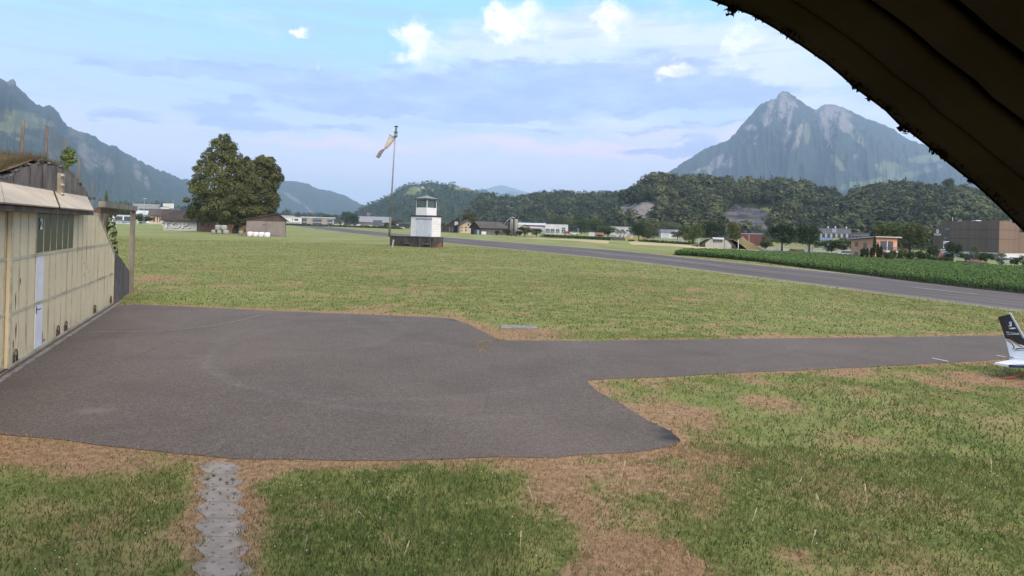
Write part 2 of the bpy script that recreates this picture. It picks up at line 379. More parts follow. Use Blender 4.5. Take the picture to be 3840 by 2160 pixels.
def asphalt_mat(name, c1, c2, streak, tyre=False):
    m, n, b = start(name); b.inputs['Roughness'].default_value = .85; b.inputs['Specular IOR Level'].default_value = .3
    p = n.pos(); g1 = n.noise(p, 38., 3, .8); g2 = n.noise(p, .55, 5, .6); g3 = n.noise(p, 5., 5, .7); g4 = n.noise(p, .16, 3, .5)
    c = n.mix(n.ss(g1, .36, .64), c1, c2); g5 = n.noise(p, 17., 3, .85); c = n.mix(n.ss(g5, .52, .66, 0, .45), c, tuple(x*.55 for x in c1)); c = n.mix(n.ss(g5, .30, .44, .40, 0), c, tuple(x*1.35 for x in c2))
    c = n.mix(n.ss(g2, .42, .7, 0, .30), c, tuple(x*.75 for x in c1))
    c = n.mix(n.ss(g4, .45, .65, 0, .25), c, tuple(x*1.1 for x in c2))
    c = n.mix(n.ss(g3, .55, .8, 0, .35), c, tuple(x*1.3 for x in c2))
    if tyre:                                         # rubber streaks along the runway
        rot = n.new('ShaderNodeVectorRotate', rotation_type='Z_AXIS'); n.put(rot.inputs['Vector'], p); rot.inputs['Angle'].default_value = math.atan(-.4374)*1
        k = n.noise(n.vm('MULTIPLY', rot.outputs[0], (.55, .010, 0)), 1., 4, .6)
        c = n.mix(n.ss(k, .42, .62, 0, .85), c, (.050, .043, .042))
        k2 = n.noise(n.vm('MULTIPLY', rot.outputs[0], (.9, .02, 0)), 1.7, 4, .6)
        c = n.mix(n.ss(k2, .54, .68, 0, .6), c, (.22, .19, .175))
    vo = n.new('ShaderNodeTexVoronoi', feature='DISTANCE_TO_EDGE'); n.put(vo.inputs['Vector'], n.vm('ADD', n.vm('MULTIPLY', p, (.16, .16, 0)), n.vm('MULTIPLY', n.new('ShaderNodeTexNoise').outputs['Color'], (0, 0, 0)))); vo.inputs['Scale'].default_value = 1.
    ck = n.m('MULTIPLY', n.ss(n.m('ADD', vo.outputs['Distance'], n.m('MULTIPLY', n.m('SUBTRACT', g3, .5), .03)), .001, .006, 1, 0), n.ss(g4, .42, .6)); c = n.mix(n.m('MULTIPLY', ck, .22), c, (.03, .026, .022))
    if not tyre:                                     # faint scuffed arcs from turning wheels, one dark damp corner
        for (cu, cv, rad) in ((700, 1010, 5.2), (380, 900, 4.2), (820, 1050, 7.5), (420, 830, 6.5), (1250, 900, 9.)):
            q = gp(*q2(cu, cv)); ln = n.vm('LENGTH', n.vm('MULTIPLY', n.vm('SUBTRACT', p, (q.x+rad*.3, q.y+rad, 0)), (1, 1, 0)))
            ring = n.ss(n.m('ABSOLUTE', n.m('SUBTRACT', n.m('ADD', ln, n.m('MULTIPLY', g2, .5)), rad)), .02, .22, 1, 0)
            c = n.mix(n.m('MULTIPLY', ring, n.ss(g3, .35, .7, .0, .17)), c, (.20, .185, .18))
        for (cu, cv, ru, a) in ((1704, 1104, .62, 1.), (1686, 1086, .5, .8), (1662, 1068, .35, .6), (1150, 806, .8, .6), (240, 1035, .5, -.3)):
            q = gp(*q2(cu, cv)); ln = n.vm('LENGTH', n.vm('MULTIPLY', n.vm('SUBTRACT', p, (q.x, q.y, 0)), (1/ru, 1/(ru*.6), 0)))
            c = n.mix(n.ss(n.m('ADD', ln, n.m('MULTIPLY', g3, .8)), .5, 1.3, abs(a), 0), c, (.028, .026, .026) if a > 0 else (.24, .22, .2))
    n.put(b.inputs['Base Color'], c); bump(n, b, g1, .5, .006)
    return m
am = asphalt_mat('worn_asphalt', (.068, .053, .043), (.158, .125, .104), False)
rm = asphalt_mat('runway_asphalt', (.086, .069, .060), (.168, .136, .118), True, True)
apron = sheet('apron', [tuple(p) for p in APr], .012, am, [(.9, -.15, 0, 46, 1.2), (0, 1, 4, 40, 4)], .05)
# runway: straight, between two lines x = a*y + b
nA, nB, fA, fB = -.4448, 47.75, -.4300, 69.2
ys = [20, 26, 32, 38, 45, 52, 60, 70, 80, 95, 110, 130, 155, 185, 220, 270, 340, 430, 560, 700]
def rline(t, y): return ((nA+(fA-nA)*t)*y+nB+(fB-nB)*t, y)
def strip(name, t0, t1, y0, y1, dz, m, nt=6, skirt=0.):
    yy = sorted({y0, y1, *[k for k in np.geomspace(20, 700, 90) if y0 < k < y1]}); V = []
    for y in yy:
        for i in range(nt+1):
            x, _ = rline(t0+(t1-t0)*i/nt, y); V.append((x, y, float(zg(x, y))+dz))
    return struct(link(name, mesh_np(name, np.array(V), grid_faces(len(yy), nt+1), None, [m])))
strip('runway', 0, 1, 20, 620, .014, rm, 10)
verge = mat('dry_verge', (.30, .25, .135), (.24, .25, .10), 2.2, .95)
shoulder = mat('pale_shoulder', (.235, .205, .18), (.18, .16, .15), 1.5, .9)
strip('runway_shoulder', -.055, -.002, 20, 620, .012, shoulder, 1); strip('runway_shoulder', 1.002, 1.05, 20, 620, .012, shoulder, 1)
strip('runway_verge', 1.052, 1.16, 20, 620, .009, verge, 2); strip('runway_verge', -.11, -.057, 20, 620, .009, verge, 2)
wp = mat('worn_road_paint', (.42, .40, .38), (.26, .245, .24), 3., .7)
for a, b_ in ((34, 43), (48, 52.5), (74, 88), (97, 112), (126, 140), (160, 176), (200, 220)):
    strip('runway_centre_line', .492, .508, a, b_, .020, wp, 1)
def ribbon(name, pts, wd, dz, m):
    V = []
    for i, p in enumerate(pts):
        d = (pts[min(i+1, len(pts)-1)]-pts[max(i-1, 0)]); d.z = 0; d.normalize(); q = Vector((-d.y, d.x, 0))*wd/2
        V += [tuple(p+q+Vector((0, 0, dz))), tuple(p-q+Vector((0, 0, dz)))]
    Fc = np.array([(2*i, 2*i+1, 2*i+3, 2*i+2) for i in range(len(pts)-1)])
    return struct(link(name, mesh_np(name, np.array(V), Fc, None, [m])))
fp = mat('faded_line_paint', (.30, .275, .25), (.17, .155, .15), 9., .8)
ribbon('painted_line', [gp(u, v) for u, v in ((330, 1247), (400, 1245), (490, 1244.5), (580, 1243), (700, 1234), (800, 1222), (900, 1203), (975, 1183))], .05, .018, fp)
wl = mat('white_line_paint', (.70, .66, .62), (.5, .47, .44), 6., .7)
ribbon('painted_line', [gp(3496, 1346), gp(3557, 1359)], .09, .03, wl); ribbon('painted_line', [gp(3738, 1336), gp(3772, 1342)], .08, .03, wl)
# yellow stubble and cut hay strips beyond the runway, seen from the slope as long bands
straw = mat('cut_straw', (.47, .36, .19), (.40, .33, .17), .25, .95, stretch=(.25, 1, 1)); straw2 = mat('pale_straw', (.52, .41, .20), (.42, .36, .17), .25, .95)
def band(name, top, bot, m, dz):
    V = []
    for (u, v0), (u1, v1) in zip(top, bot): V += [tuple(gp(u, v0)+Vector((0, 0, dz))), tuple(gp(u1, v1)+Vector((0, 0, dz)))]
    Fc = np.array([(2*i, 2*i+1, 2*i+3, 2*i+2) for i in range(len(top)-1)])
    return struct(link(name, mesh_np(name, np.array(V), Fc, None, [m])))
band('field', [(1950, 893), (2050, 895), (2150, 897.5), (2260, 901), (2400, 906), (2500, 911), (2620, 922), (2720, 932)], [(1952, 894), (2050, 898), (2150, 903), (2260, 912.5), (2400, 919), (2500, 922.5), (2620, 928), (2720, 936)], straw, .03)
band('field', [(2520, 921), (2620, 926), (2700, 932.5), (2780, 935), (2900, 942), (3020, 949), (3150, 956)], [(2520, 923), (2620, 933), (2700, 938), (2780, 944), (2900, 952), (3020, 957), (3150, 959)], straw2, .04)
band('yard', [(2860, 930), (2950, 934), (3050, 939), (3200, 945)], [(2860, 940), (2950, 944.5), (3050, 950), (3200, 957)], mat('gravel_yard', (.33, .29, .27), (.25, .22, .21), .6, .95), .05)
# ------------------------------------------------------------------ grass blades
def blade_mat():
    m, n, b = start('grass_blades'); b.inputs['Roughness'].default_value = .7; b.inputs['Specular IOR Level'].default_value = .15
    d = n.attr('dry'); t = n.attr('tint'); l = n.attr('lush')
    g = n.mix(t, (.058, .088, .021), (.225, .240, .078)); g = n.mix(n.m('MULTIPLY', l, .6), g, n.mix(t, (.047, .094, .025), (.150, .212, .066)))
    c = n.mix(d, g, n.mix(t, (.195, .112, .060), (.47, .310, .178)))
    n.put(b.inputs['Base Color'], c)
    tr = n.new('ShaderNodeBsdfTranslucent'); n.put(tr.inputs[0], c); mx = n.new('ShaderNodeMixShader'); mx.inputs[0].default_value = .3
    n.nt.links.new(b.outputs[0], mx.inputs[1]); n.nt.links.new(tr.outputs[0], mx.inputs[2]); n.nt.links.new(mx.outputs[0], n.nt.nodes['Material Output'].inputs[0])
    return m
bmat = blade_mat(); rng = np.random.default_rng(3)
def blades(name, y0, y1, dens, hgt, wid, seed, xr=1.12, rr=None):
    g = np.random.default_rng(seed)
    A = (y1*y1-y0*y0)*xr; cnt = int(A*dens)
    y = np.sqrt(g.uniform(y0*y0, y1*y1, cnt)); x = g.uniform(-xr, xr, cnt)*y
    keep = ~inside(APr, x, y)
    nr = y < 45; ed_ = np.full(x.shape, 9.); ed_[nr] = dist_poly(APa, x[nr], y[nr]); keep |= ed_ < .055*g.random(len(x))**.5*(1+y/14)*1.5*fbm(x*3, y*3, 3, 77)
    keep &= ~((x < -10) & (np.abs((x-DP0[0])*DN[0]+(y-DP0[1])*DN[1]) < 20) & ((x-DP0[0])*DN[0]+(y-DP0[1])*DN[1] < .25) & ((x-DP0[0])*DD[0]+(y-DP0[1])*DD[1] < 16.5))
    rx0, rx1 = nA*y+nB, fA*y+fB; keep &= ~((x > rx0-1.2) & (x < rx1+1.2))
    ab = np.array(PATH1-PATH0); L = np.hypot(*ab); ab = ab/L
    t = (x-PATH0.x)*ab[0]+(y-PATH0.y)*ab[1]; dp = np.abs(-(x-PATH0.x)*ab[1]+(y-PATH0.y)*ab[0])
    wpath = .195-.12*np.abs(((t/.436) % 1)*2-1)
    keep &= ~((t > -.1) & (dp < wpath))
    x, y = x[keep], y[keep]
    d, lu = dryness(x, y); d = sst(.28, .85, d+(fbm(x*7, y*7, 3, 21)-.5)*.9+g.normal(0, .27, len(x)))
    dn_ = fbm(x*2.2, y*2.2, 3, 31)
    keep = g.uniform(0, 1, len(x)) < (.45+.75*lu+.5*dn_)*(1-.35*d)
    x, y, d, lu, dn_ = x[keep], y[keep], d[keep], lu[keep], dn_[keep]; k = len(x)
    h = hgt*(.45+.9*g.random(k)**1.4)*(1+1.3*lu*g.random(k))*(1-.35*d)*(.55+.9*dn_)
    w_ = wid*(.6+.8*g.random(k)); a = g.uniform(0, 6.283, k); ln = h*g.uniform(.2, 1.1, k); b_ = g.uniform(0, 6.283, k)
    z = zg(x, y)
    dx, dy = np.cos(a)*w_/2, np.sin(a)*w_/2; lx, ly = np.cos(b_)*ln, np.sin(b_)*ln
    V = np.stack([np.stack([x-dx, y-dy, z-.005], 1), np.stack([x+dx, y+dy, z-.005], 1),
                  np.stack([x+lx*.4+dx*.7, y+ly*.4+dy*.7, z+h*.6], 1), np.stack([x+lx*.4-dx*.7, y+ly*.4-dy*.7, z+h*.6], 1),
                  np.stack([x+lx, y+ly, z+h*.98], 1)], 1).reshape(-1, 3)
    i = np.arange(k)[:, None]*5
    Fc = np.concatenate([i+np.array([[0, 1, 2]]), i+np.array([[0, 2, 3]]), i+np.array([[3, 2, 4]])])
    ti = np.clip(g.normal(.45, .24, k)+(dn_-.5)*.7+.22*sst(15, 50, y), 0, 1)
    me = mesh_np(name, V, Fc, {'dry': np.repeat(d, 5), 'tint': np.repeat(ti, 5), 'lush': np.repeat(lu, 5)}, [bmat])
    return tag(link(name, me), kind='stuff')
# door plane of the hangar (needed above)
P0 = gp(0, 1409); P1 = gp(425, 1140); DDv = (P1-P0); DDv.z = 0; DDv.normalize(); DNv = Vector((DDv.y, -DDv.x, 0))
DP0, DD, DN = np.array(P0[:2]), np.array(DDv[:2]), np.array(DNv[:2])
blades('lawn_grass', 4.3, 9.5, 1500, .050, .0095, 1)
blades('lawn_grass', 9.5, 20, 330, .055, .018, 2)
blades('lawn_grass', 20, 45, 60, .060, .040, 4)
blades('lawn_grass', 45, 110, 9, .062, .10, 5)
# seed heads and clover flowers in the near lawn
g = np.random.default_rng(8); V = []; Fc = []; 
def flowers():
    y = np.sqrt(g.uniform(22, 110, 420)); x = g.uniform(-.85, .85, 420)*y
    d, lu = dryness(x, y); k = (~inside(APr, x, y)) & (d < .35) & ((x > 1.2) | (lu > .3)); x, y = x[k], y[k]
    V = []; Fc = []
    for a, b_ in zip(x, y):
        z = float(zg(a, b_))+g.uniform(.03, .07); r = g.uniform(.006, .011); o = len(V)
        V += [(a-r, b_, z), (a, b_-r, z), (a+r, b_, z), (a, b_+r, z), (a, b_, z+r*1.2), (a, b_, z-r)]
        Fc += [(o+i, o+(i+1) % 4, o+4) for i in range(4)]+[(o+(i+1) % 4, o+i, o+5) for i in range(4)]
    return tag(link('clover_flowers', mesh_np('clover_flowers', np.array(V), np.array(Fc), None, [mat('clover_white', (.62, .60, .55), (.5, .47, .45), 40.)])), kind='stuff')
flowers()
def stalks():
    mb = []; V = []; Fc = []
    L = [(2985, 1830), (3210, 1845), (3250, 1870), (3065, 1890), (3085, 1905), (2815, 1955), (3095, 2000), (3040, 2040), (600, 1980), (3720, 1770), (2000, 1870), (1950, 2050), (1480, 2080), (1510, 2085), (2430, 1640), (1140, 2060), (850, 1700), (570, 1660), (140, 1575), (1790, 1715), (2330, 1780), (2270, 2010)]
    for u, v in L:
        p = gp(u, v+14)
        if inside(APr, np.array([p.x]), np.array([p.y]))[0] or dist_poly(APr, np.array([p.x]), np.array([p.y]))[0] < .15: continue
        h = g.uniform(.14, .24); a = g.uniform(0, 6.28); tip = p+Vector((math.cos(a)*.07, math.sin(a)*.07, h)); w_ = .003
        for s0, s1, w0, w1 in ((p, tip, .0025, .002), (p+(tip-p)*.72, tip+(tip-p)*.06, .010, .004)):
            o = len(V); V += [(s0.x-w0, s0.y, s0.z), (s0.x+w0, s0.y, s0.z), (s1.x+w1, s1.y, s1.z), (s1.x-w1, s1.y, s1.z)]; Fc.append((o, o+1, o+2, o+3))
    return tag(link('grass_seed_stalks', mesh_np('grass_seed_stalks', np.array(V), np.array(Fc), None, [mat('straw_stalk', (.55, .50, .33), (.42, .38, .22), 30.)])), kind='stuff')
stalks()
# weeds growing in the crack of the apron and along its joint
def weeds():
    V = []; Fc = []; D = []; T = []
    pts = [(1790, 1300), (1800, 1292), (1812, 1287), (1835, 1283), (1850, 1279), (1812, 1312), (1815, 1320), (1822, 1303), (1862, 1275), (1880, 1274), (195, 1305), (230, 1284), (250, 1268), (205, 1300), (300, 1228), (330, 1205)]
    for u, v in pts:
        c = gp(u, v)
        for i in range(38):
            x, y = c.x+g.normal(0, .09), c.y+g.normal(0, .05); h = g.uniform(.01, .05); a = g.uniform(0, 6.28); l = g.uniform(.02, .08); o = len(V); z = c.z+.012
            V += [(x-.006, y, z), (x+.006, y, z), (x+math.cos(a)*l, y+math.sin(a)*l, z+h)]; Fc.append((o, o+1, o+2)); D += [g.uniform(.2, .9)]*3; T += [g.uniform(.3, 1)]*3
    return tag(link('crack_weeds', mesh_np('crack_weeds', np.array(V), np.array(Fc), {'dry': D, 'tint': T, 'lush': [0]*len(D)}, [bmat])), kind='stuff')
weeds()
# paving slabs of the garden path: hexagons with five finger holes
conc = mat('old_concrete', (.285, .240, .205), (.205, .170, .145), 7., .9, .004, c3=(.20, .18, .16))
hole = mat('hole_dirt', (.095, .08, .06), (.17, .145, .09), 40.)
pd = (PATH1-PATH0).normalized(); yaw = math.atan2(pd.y, pd.x)+R(90)
wear = ['clean', 'with weeds growing in its holes', 'with one weedy corner', 'with pale speckles', 'with a mossy rim', 'with brown soil in its holes', 'with dark open holes', 'with smooth grey top', 'with a chipped corner', 'with dusty top', 'cut by the photo edge']
for i in range(11):
    c = PATH0.xy+pd.xy*(.436*(i+.5)); z = float(zg(c.x, c.y))
    t = thing('paving_slab', 'pale hexagonal concrete paving slab '+('touching the asphalt apron, first of the path' if i == 0 else wear[i]+', '+['', 'second', 'third', 'fourth', 'fifth', 'sixth', 'seventh', 'eighth', 'ninth', 'tenth', 'eleventh'][i]+' from the apron'), 'paving slab', (c.x, c.y, z), 'hexagonal slabs of the garden path')
    fm = Matrix(((1, -pd.x, 0, c.x), (random.uniform(-.02, .02), -pd.y, 0, c.y), (0, 0, 1, z), (0, 0, 0, 1))); mb = MB(fm)
    mb.prism([(-.30, 0, -.03), (-.165, -.215, -.03), (.165, -.215, -.03), (.30, 0, -.03), (.165, .215, -.03), (-.165, .215, -.03)], (0, 0, .038)); mb.build('slab', conc, t)
    hb = MB(fm)
    for hx, hy in ((0, 0), (-.17, 0), (.17, 0), (-.09, .13), (.09, .13), (-.09, -.13), (.09, -.13)):
        hb.lathe([(.0195, .0078), (.018, .0095)], 10, (hx, hy))
    hb.build('finger_hole', hole, t)
    if i in (1, 2):
        V = []; Fc = []; D = []; T = []
        for hx, hy in ((0, 0), (-.16, 0), (.16, 0), (-.085, .11), (.085, -.11)):
            q = fm @ Vector((hx, hy, .018))
            for k in range(26 if i == 1 else 7):
                a = g.uniform(0, 6.28); l = g.uniform(.02, .06); o = len(V)
                V += [(q.x-.005, q.y, q.z), (q.x+.005, q.y, q.z), (q.x+math.cos(a)*l, q.y+math.sin(a)*l, q.z+g.uniform(.005, .04))]; Fc.append((o, o+1, o+2)); D += [g.uniform(0, .5)]*3; T += [g.uniform(.1, .7)]*3
        tag(link('slab_weeds', mesh_np('slab_weeds', np.array(V), np.array(Fc), {'dry': D, 'tint': T, 'lush': [.4]*len(D)}, [bmat])), kind='stuff')
# concrete step slab between the path and the apron, drain cover in the grass
c = gp(1195*1.4907*.4215, 1722)
c = gp(1945, 1228); t = MB(fr(c, R(6))).box(-.62, .62, -.34, .30, -.05, .03).build('drain_cover', mat('pale_concrete', (.27, .24, .225), (.19, .17, .16), 5., .9, .004)); tag(t, 'flat pale concrete cover slab lying in the grass beyond the apron', 'cover slab')
# ================================================================== HANGAR on the left
def HP(s, z, off=0.): return Vector((P0.x+DDv.x*s+DNv.x*off, P0.y+DDv.y*s+DNv.y*off, z))
def HS(u, v, off=0.):
    d = ray(u, v); o = np.array(P0[:2])+DN*off; t = (o @ DN)/(d[:2] @ DN); p = d*t
    return float((p[:2]-o) @ DD), float(H+p[2])
HF = Matrix(((DDv.x, -DNv.x, 0, P0.x), (DDv.y, -DNv.y, 0, P0.y), (0, 0, 1, 0), (0, 0, 0, 1)))   # local x = along the doors, -y = out, z = up
hang = thing('aircraft_hangar', 'earth covered concrete hangar with cream folding doors and number 2 on its dark window', 'hangar', tuple(HP(6, 0, -3)))
cream = mat('cream_panel', (.60, .49, .29), (.52, .41, .235), 1.6, .6, 0, c3=(.42, .31, .17))
def ribbed(name, c1, c2, c3):
    m, n, b = start(name); b.inputs['Roughness'].default_value = .55; p = n.pos()
    al = n.vm('DOT_PRODUCT', p, tuple(DDv)); sp_ = n.new('ShaderNodeSeparateXYZ'); n.put(sp_.inputs[0], p)
    f = n.noise(p, 1.5, 5, .6); g_ = n.noise(n.vm('MULTIPLY', p, (5, 5, .7)), 1., 5, .65)
    c = n.mix(n.ss(f, .35, .7), c1, c2); c = n.mix(n.ss(g_, .55, .78, 0, .18), c, c3)
    # grime creeping up from the sill and under the rails, rust streaks
    lowz = n.ss(n.m('ADD', sp_.outputs[2], n.m('MULTIPLY', g_, .9)), .30, .85, .42, 0)
    c = n.mix(lowz, c, (.33, .24, .11))
    st_ = n.noise(n.vm('MULTIPLY', p, (9, 9, .25)), 1., 3, .6); c = n.mix(n.ss(st_, .64, .80, 0, .14), c, (.30, .22, .12))
    n.put(b.inputs['Base Color'], c)
    wv_ = n.m('SINE', n.m('MULTIPLY', al, 2*math.pi/.075)); bump(n, b, wv_, .55, .02)
    return m
rib = ribbed('ribbed_cream_panel', (.74, .61, .395), (.69, .565, .36), (.56, .47, .31))
gapm = mat('panel_gap_dark', (.17, .155, .10), (.11, .10, .065), 6.)
postm = mat('pale_post_timber', (.27, .235, .185), (.20, .17, .135), 5., .85, .004, stretch=(1, 1, .25), c3=(.12, .095, .075))
frame_m = mat('door_steel_paint', (.56, .50, .36), (.45, .39, .27), 6., .65, 0, c3=(.19, .12, .07))
dkglass = mat('dark_wired_glass', (.030, .036, .036), (.045, .05, .05), 1.5, .25, spec=.5)
woodm = mat('weathered_timber', (.185, .15, .12), (.115, .09, .075), 5., .85, .004, stretch=(1, 1, .25), c3=(.075, .06, .05))
rust = mat('rusty_steel', (.16, .10, .07), (.09, .06, .045), 12., .8)
wht = mat('white_door_paint', (.74, .72, .75), (.66, .63, .66), 3., .5, 0, c3=(.55, .5, .48))
dconc = mat('stained_concrete', (.235, .195, .168), (.115, .094, .082), 1.3, .95, .01, stretch=(1.6, 1.6, .9), c3=(.30, .26, .235), lo=.3, hi=.7)
TOPZ, Z1, Z2 = 3.52, 2.40, 1.22
def door_leaf(name, s0, s1, off, poly_cut, mull, windows, wicket, label):
    # the panel: an outline with a cut corner, extruded
    o = [(s0, .06), (s1, .06)]+poly_cut+[(s0, TOPZ)]
    mb = MB(HF); mb.prism([(s, -off, z) for s, z in o], (0, .06, 0))
    leaf = mb.build('door_leaf', rib, hang)
    if label: leaf['label'] = label
    def topz(s):
        if len(poly_cut) < 2: return TOPZ
        (sa, za), (sb, zb) = poly_cut[0], poly_cut[1]
        return TOPZ if s <= sb else zb+(za-zb)*(s-sb)/(sa-sb)
    fm = MB(HF); d = .012; gp_ = MB(HF)
    for s in mull: fm.box(s-.026, s+.026, -off-d, -off-.002, .10, min(TOPZ-.05, topz(s)-.04)); gp_.box(s+.027, s+.048, -off-.004, -off-.001, .13, min(TOPZ-.09, topz(s)-.07))
    for z in (Z2, Z1):
        e = s1 if topz(s1) > z else s1-(z-topz(s1))*.55
        e = min(e, s1-.02) if z < topz(s1-.02) else next(s for s in np.arange(s1, s0, -.05) if topz(s) > z+.03)
        fm.box(s0+.02, e, -off-d-.004, -off-.003, z-.035, z+.035)
    fm.box(s0, s1, -off-d-.003, -off-.001, .05, .13); fm.box(s0, s0+.10, -off-d-.012, -off-.001, .05, TOPZ); fm.box(s0+.1, poly_cut[-1][0] if poly_cut else s1, -off-d-.005, -off-.001, TOPZ-.07, TOPZ-.002)
    if len(poly_cut) >= 2:
        (sa, za), (sb, zb) = poly_cut[0], poly_cut[1]
        fm.box(s1-.05, s1, -off-d-.012, -off-.001, .13, za)
        L = math.hypot(sb-sa, zb-za); nx, nz = (zb-za)/L, -(sb-sa)/L
        fm.prism([(sa, -off-d-.01, za), (sb, -off-d-.01, zb), (sb-abs(nx)*.06, -off-d-.01, zb-abs(nz)*.06), (sa-abs(nx)*.06, -off-d-.01, za-abs(nz)*.06)], (0, d, 0))
    fm.build('door_frame', frame_m, leaf); gp_.build('panel_gap', gapm, leaf)
    for a, b_ in windows: MB(HF).box(a+.026, b_-.026, -off-.006, -off-.002, Z1+.05, TOPZ-.09).build('window_pane', dkglass, leaf)
    if wicket:
        a, b_ = wicket
        k = MB(HF); k.box(a+.03, b_-.03, -off-.028, -off-.003, Z2+.04, Z1-.05).build('wicket_door', wht, leaf)
        k = MB(HF); k.box(a+.03, b_-.03, -off-.030, -off-.003, .14, Z2-.05); k.build('wicket_door', wht, leaf)
        k = MB(HF); k.box(a+.05, a+.22, -off-.09, -off-.075, 1.08, 1.10); k.box(a+.055, a+.075, -off-.09, -off-.03, 1.08, 1.10); k.box(a+.04, a+.09, -off-.036, -off-.029, .98, 1.16); k.build('door_handle', rust, leaf)
    return leaf
mull = [HS(xq/2.07, 740+(88+(xq-75)*.02)/2.07)[0] for xq in (137, 200, 253, 293, 347, 397, 440, 485, 525, 563, 590, 628, 662, 700, 740, 770)]
mullB = [HS(xq/2.07, 740+(1300-(xq-75)*.57)/2.07)[0] for xq in (800, 830)]
m_ = [.42+.575*i for i in range(1, 21)]
leafA = door_leaf('door_leaf', .42, 11.9, 0., [(11.9, 2.05), (8.95, TOPZ)], m_, [(m_[2+i], m_[3+i]) for i in range(6)], (m_[2]-.02, m_[3]+.02), None)
leafB = door_leaf('door_leaf', -6.5, 1.0, -.075, [(1.0, TOPZ)], [-6.5+.57*i for i in range(1, 14)], [], None, None)
two = text_mesh('2', .37, Matrix.Translation(HP(m_[2]+.30, 3.14, .024)) @ Matrix(((DDv.x, 0, DNv.x, 0), (DDv.y, 0, DNv.y, 0), (0, 1, 0, 0), (0, 0, 0, 1))) @ Matrix.Diagonal((1.05, 1, 1, 1)), 'number', mat('white_lettering', (.82, .82, .80), (.76, .76, .74), 20.), leafA, .003, .010)
hoop = []
for s in (.80, 4.15, 4.95, 8.6, 11.35, -.35):
    mb = MB(HF); pts = [(s-.13, -.03, .13), (s-.125, -.03, .27), (s-.08, -.035, .36), (s, -.035, .40), (s+.08, -.035, .36), (s+.125, -.03, .27), (s+.13, -.03, .13)]
    mb.tube(pts, .014, 6); mb.tube([(s-.06, -.03, .13), (s-.05, -.03, .24), (s, -.03, .28), (s+.05, -.03, .24), (s+.06, -.03, .13)], .010, 5); mb.build('pull_hoop', rust, leafA, True)
# rust runs and flaked paint on the door
fl = MB(HF)
for s, z, w_, h_ in ((.9, .85, .05, .30), (.75, .55, .04, .18), (1.0, .48, .03, .25), (.83, 1.55, .04, .35), (1.1, 1.9, .03, .12), (7.15, 1.55, .03, .10), (7.5, 1.75, .05, .03), (7.1, 1.9, .12, .02), (7.75, 1.6, .03, .08), (2.85, .35, .05, .25), (3.0, .22, .09, .06)):
    MB(HF).prism([(s-w_, -.004, z), (s, -.004, z-h_), (s+w_*.7, -.004, z-h_*.3), (s+w_*.4, -.004, z+h_*.4)], (0, .003, 0)).build('paint_flake', rust, leafA)
# track sill, lintel rail
b_ = lambda u, v: HS(u, v, .42)[0]
t_ = lambda u, v: HS(u, v, -.52)[0]
EB = b_(353, 778)
MB(HF).box(-7, 12.3, -.22, .1, -.06, .035).build('track_sill', mat('sill_concrete', (.27, .24, .22), (.17, .145, .125), 5., .95, .006), hang)
sb = MB(HF); sb.box(-7, 12.2, -.10, -.075, .035, .06); sb.box(-7, 12.2, .0, .025, .035, .06); sb.build('door_track', rust, hang)
MB(HF).box(-7, EB+.5, -.32, -.06, TOPZ-.10, TOPZ+.01).build('lintel_beam', woodm, hang)
MB(HF).box(9.1, 16.18, -.16, .04, TOPZ+.21, TOPZ+.42).build('rail_beam', postm, hang)
MB(HF).box(9.15, 12.5, -.02, .16, TOPZ+.0, TOPZ+.18).build('rail_beam', rust, hang)
pb = MB(HF); pb.box(15.86, 16.04, -.09, .07, -.1, TOPZ+.205); pb.box(16.044, 16.07, -.11, .09, -.1, TOPZ+.20); pb.build('rail_post', postm, hang)
for s, o_ in ((12.0, .55), (12.95, .62), (13.2, .5), (13.55, .5)): MB(HF).box(s, s+(.28 if s == 12.95 else .07), o_, o_+.08, .4, TOPZ+.2).build('rail_post', woodm, hang)
# canopy: sloping sheet-metal panels over the doors
can = mat('canopy_sheet', (.54, .43, .305), (.44, .345, .245), 1.3, .55, 0, c3=(.27, .225, .17), stretch=(1, 1, 2))
def canopy(sA, sB, tA, tB):
    zb, zt = TOPZ+.055, 4.10
    mb = MB(HF); mb.prism([(sA, -.42, zb), (sB, -.42, zb), (tB, .52, zt), (tA, .52, zt)], (0, .012, -.03)); mb.build('canopy_panel', can, hang)
canopy(-7, b_(17, 756), -7, t_(1, 679)); canopy(b_(19, 756), b_(222, 770), t_(2.5, 679), t_(198, 708)); canopy(b_(229, 771), b_(352, 778), t_(206, 709), t_(327, 723))
MB(HF).prism([(EB+.02, -.40, TOPZ+.06), (EB+.75, -.22, TOPZ+.06), (EB+.55, .2, 3.80), (EB+.25, .12, 3.82)], (0, .02, -.03)).build('canopy_panel', can, hang)
MB(HF).box(-7, 11.2, .50, .80, 4.04, 4.115).build('canopy_ledge', mat('ledge_grey', (.24, .22, .19), (.15, .13, .115), 4., .9), hang)
pk = MB(HF); s0, z0 = HS(200, 660, -.4); bs = t_(199, 700); pk.box(bs-.02, bs+.14, .28, .42, TOPZ+.4, 4.62); pk.build('bracket_post', mat('pale_timber', (.33, .29, .22), (.22, .19, .14), 9., .85, stretch=(1, 1, .2)), hang)
for z in (4.02, 4.28, 4.55): MB(HF).box(bs-.17, bs-.022, .24, .30, z-.025, z+.025).build('bracket_clip', mat('clip_white', (.55, .52, .47), (.40, .37, .32), 20.), hang)
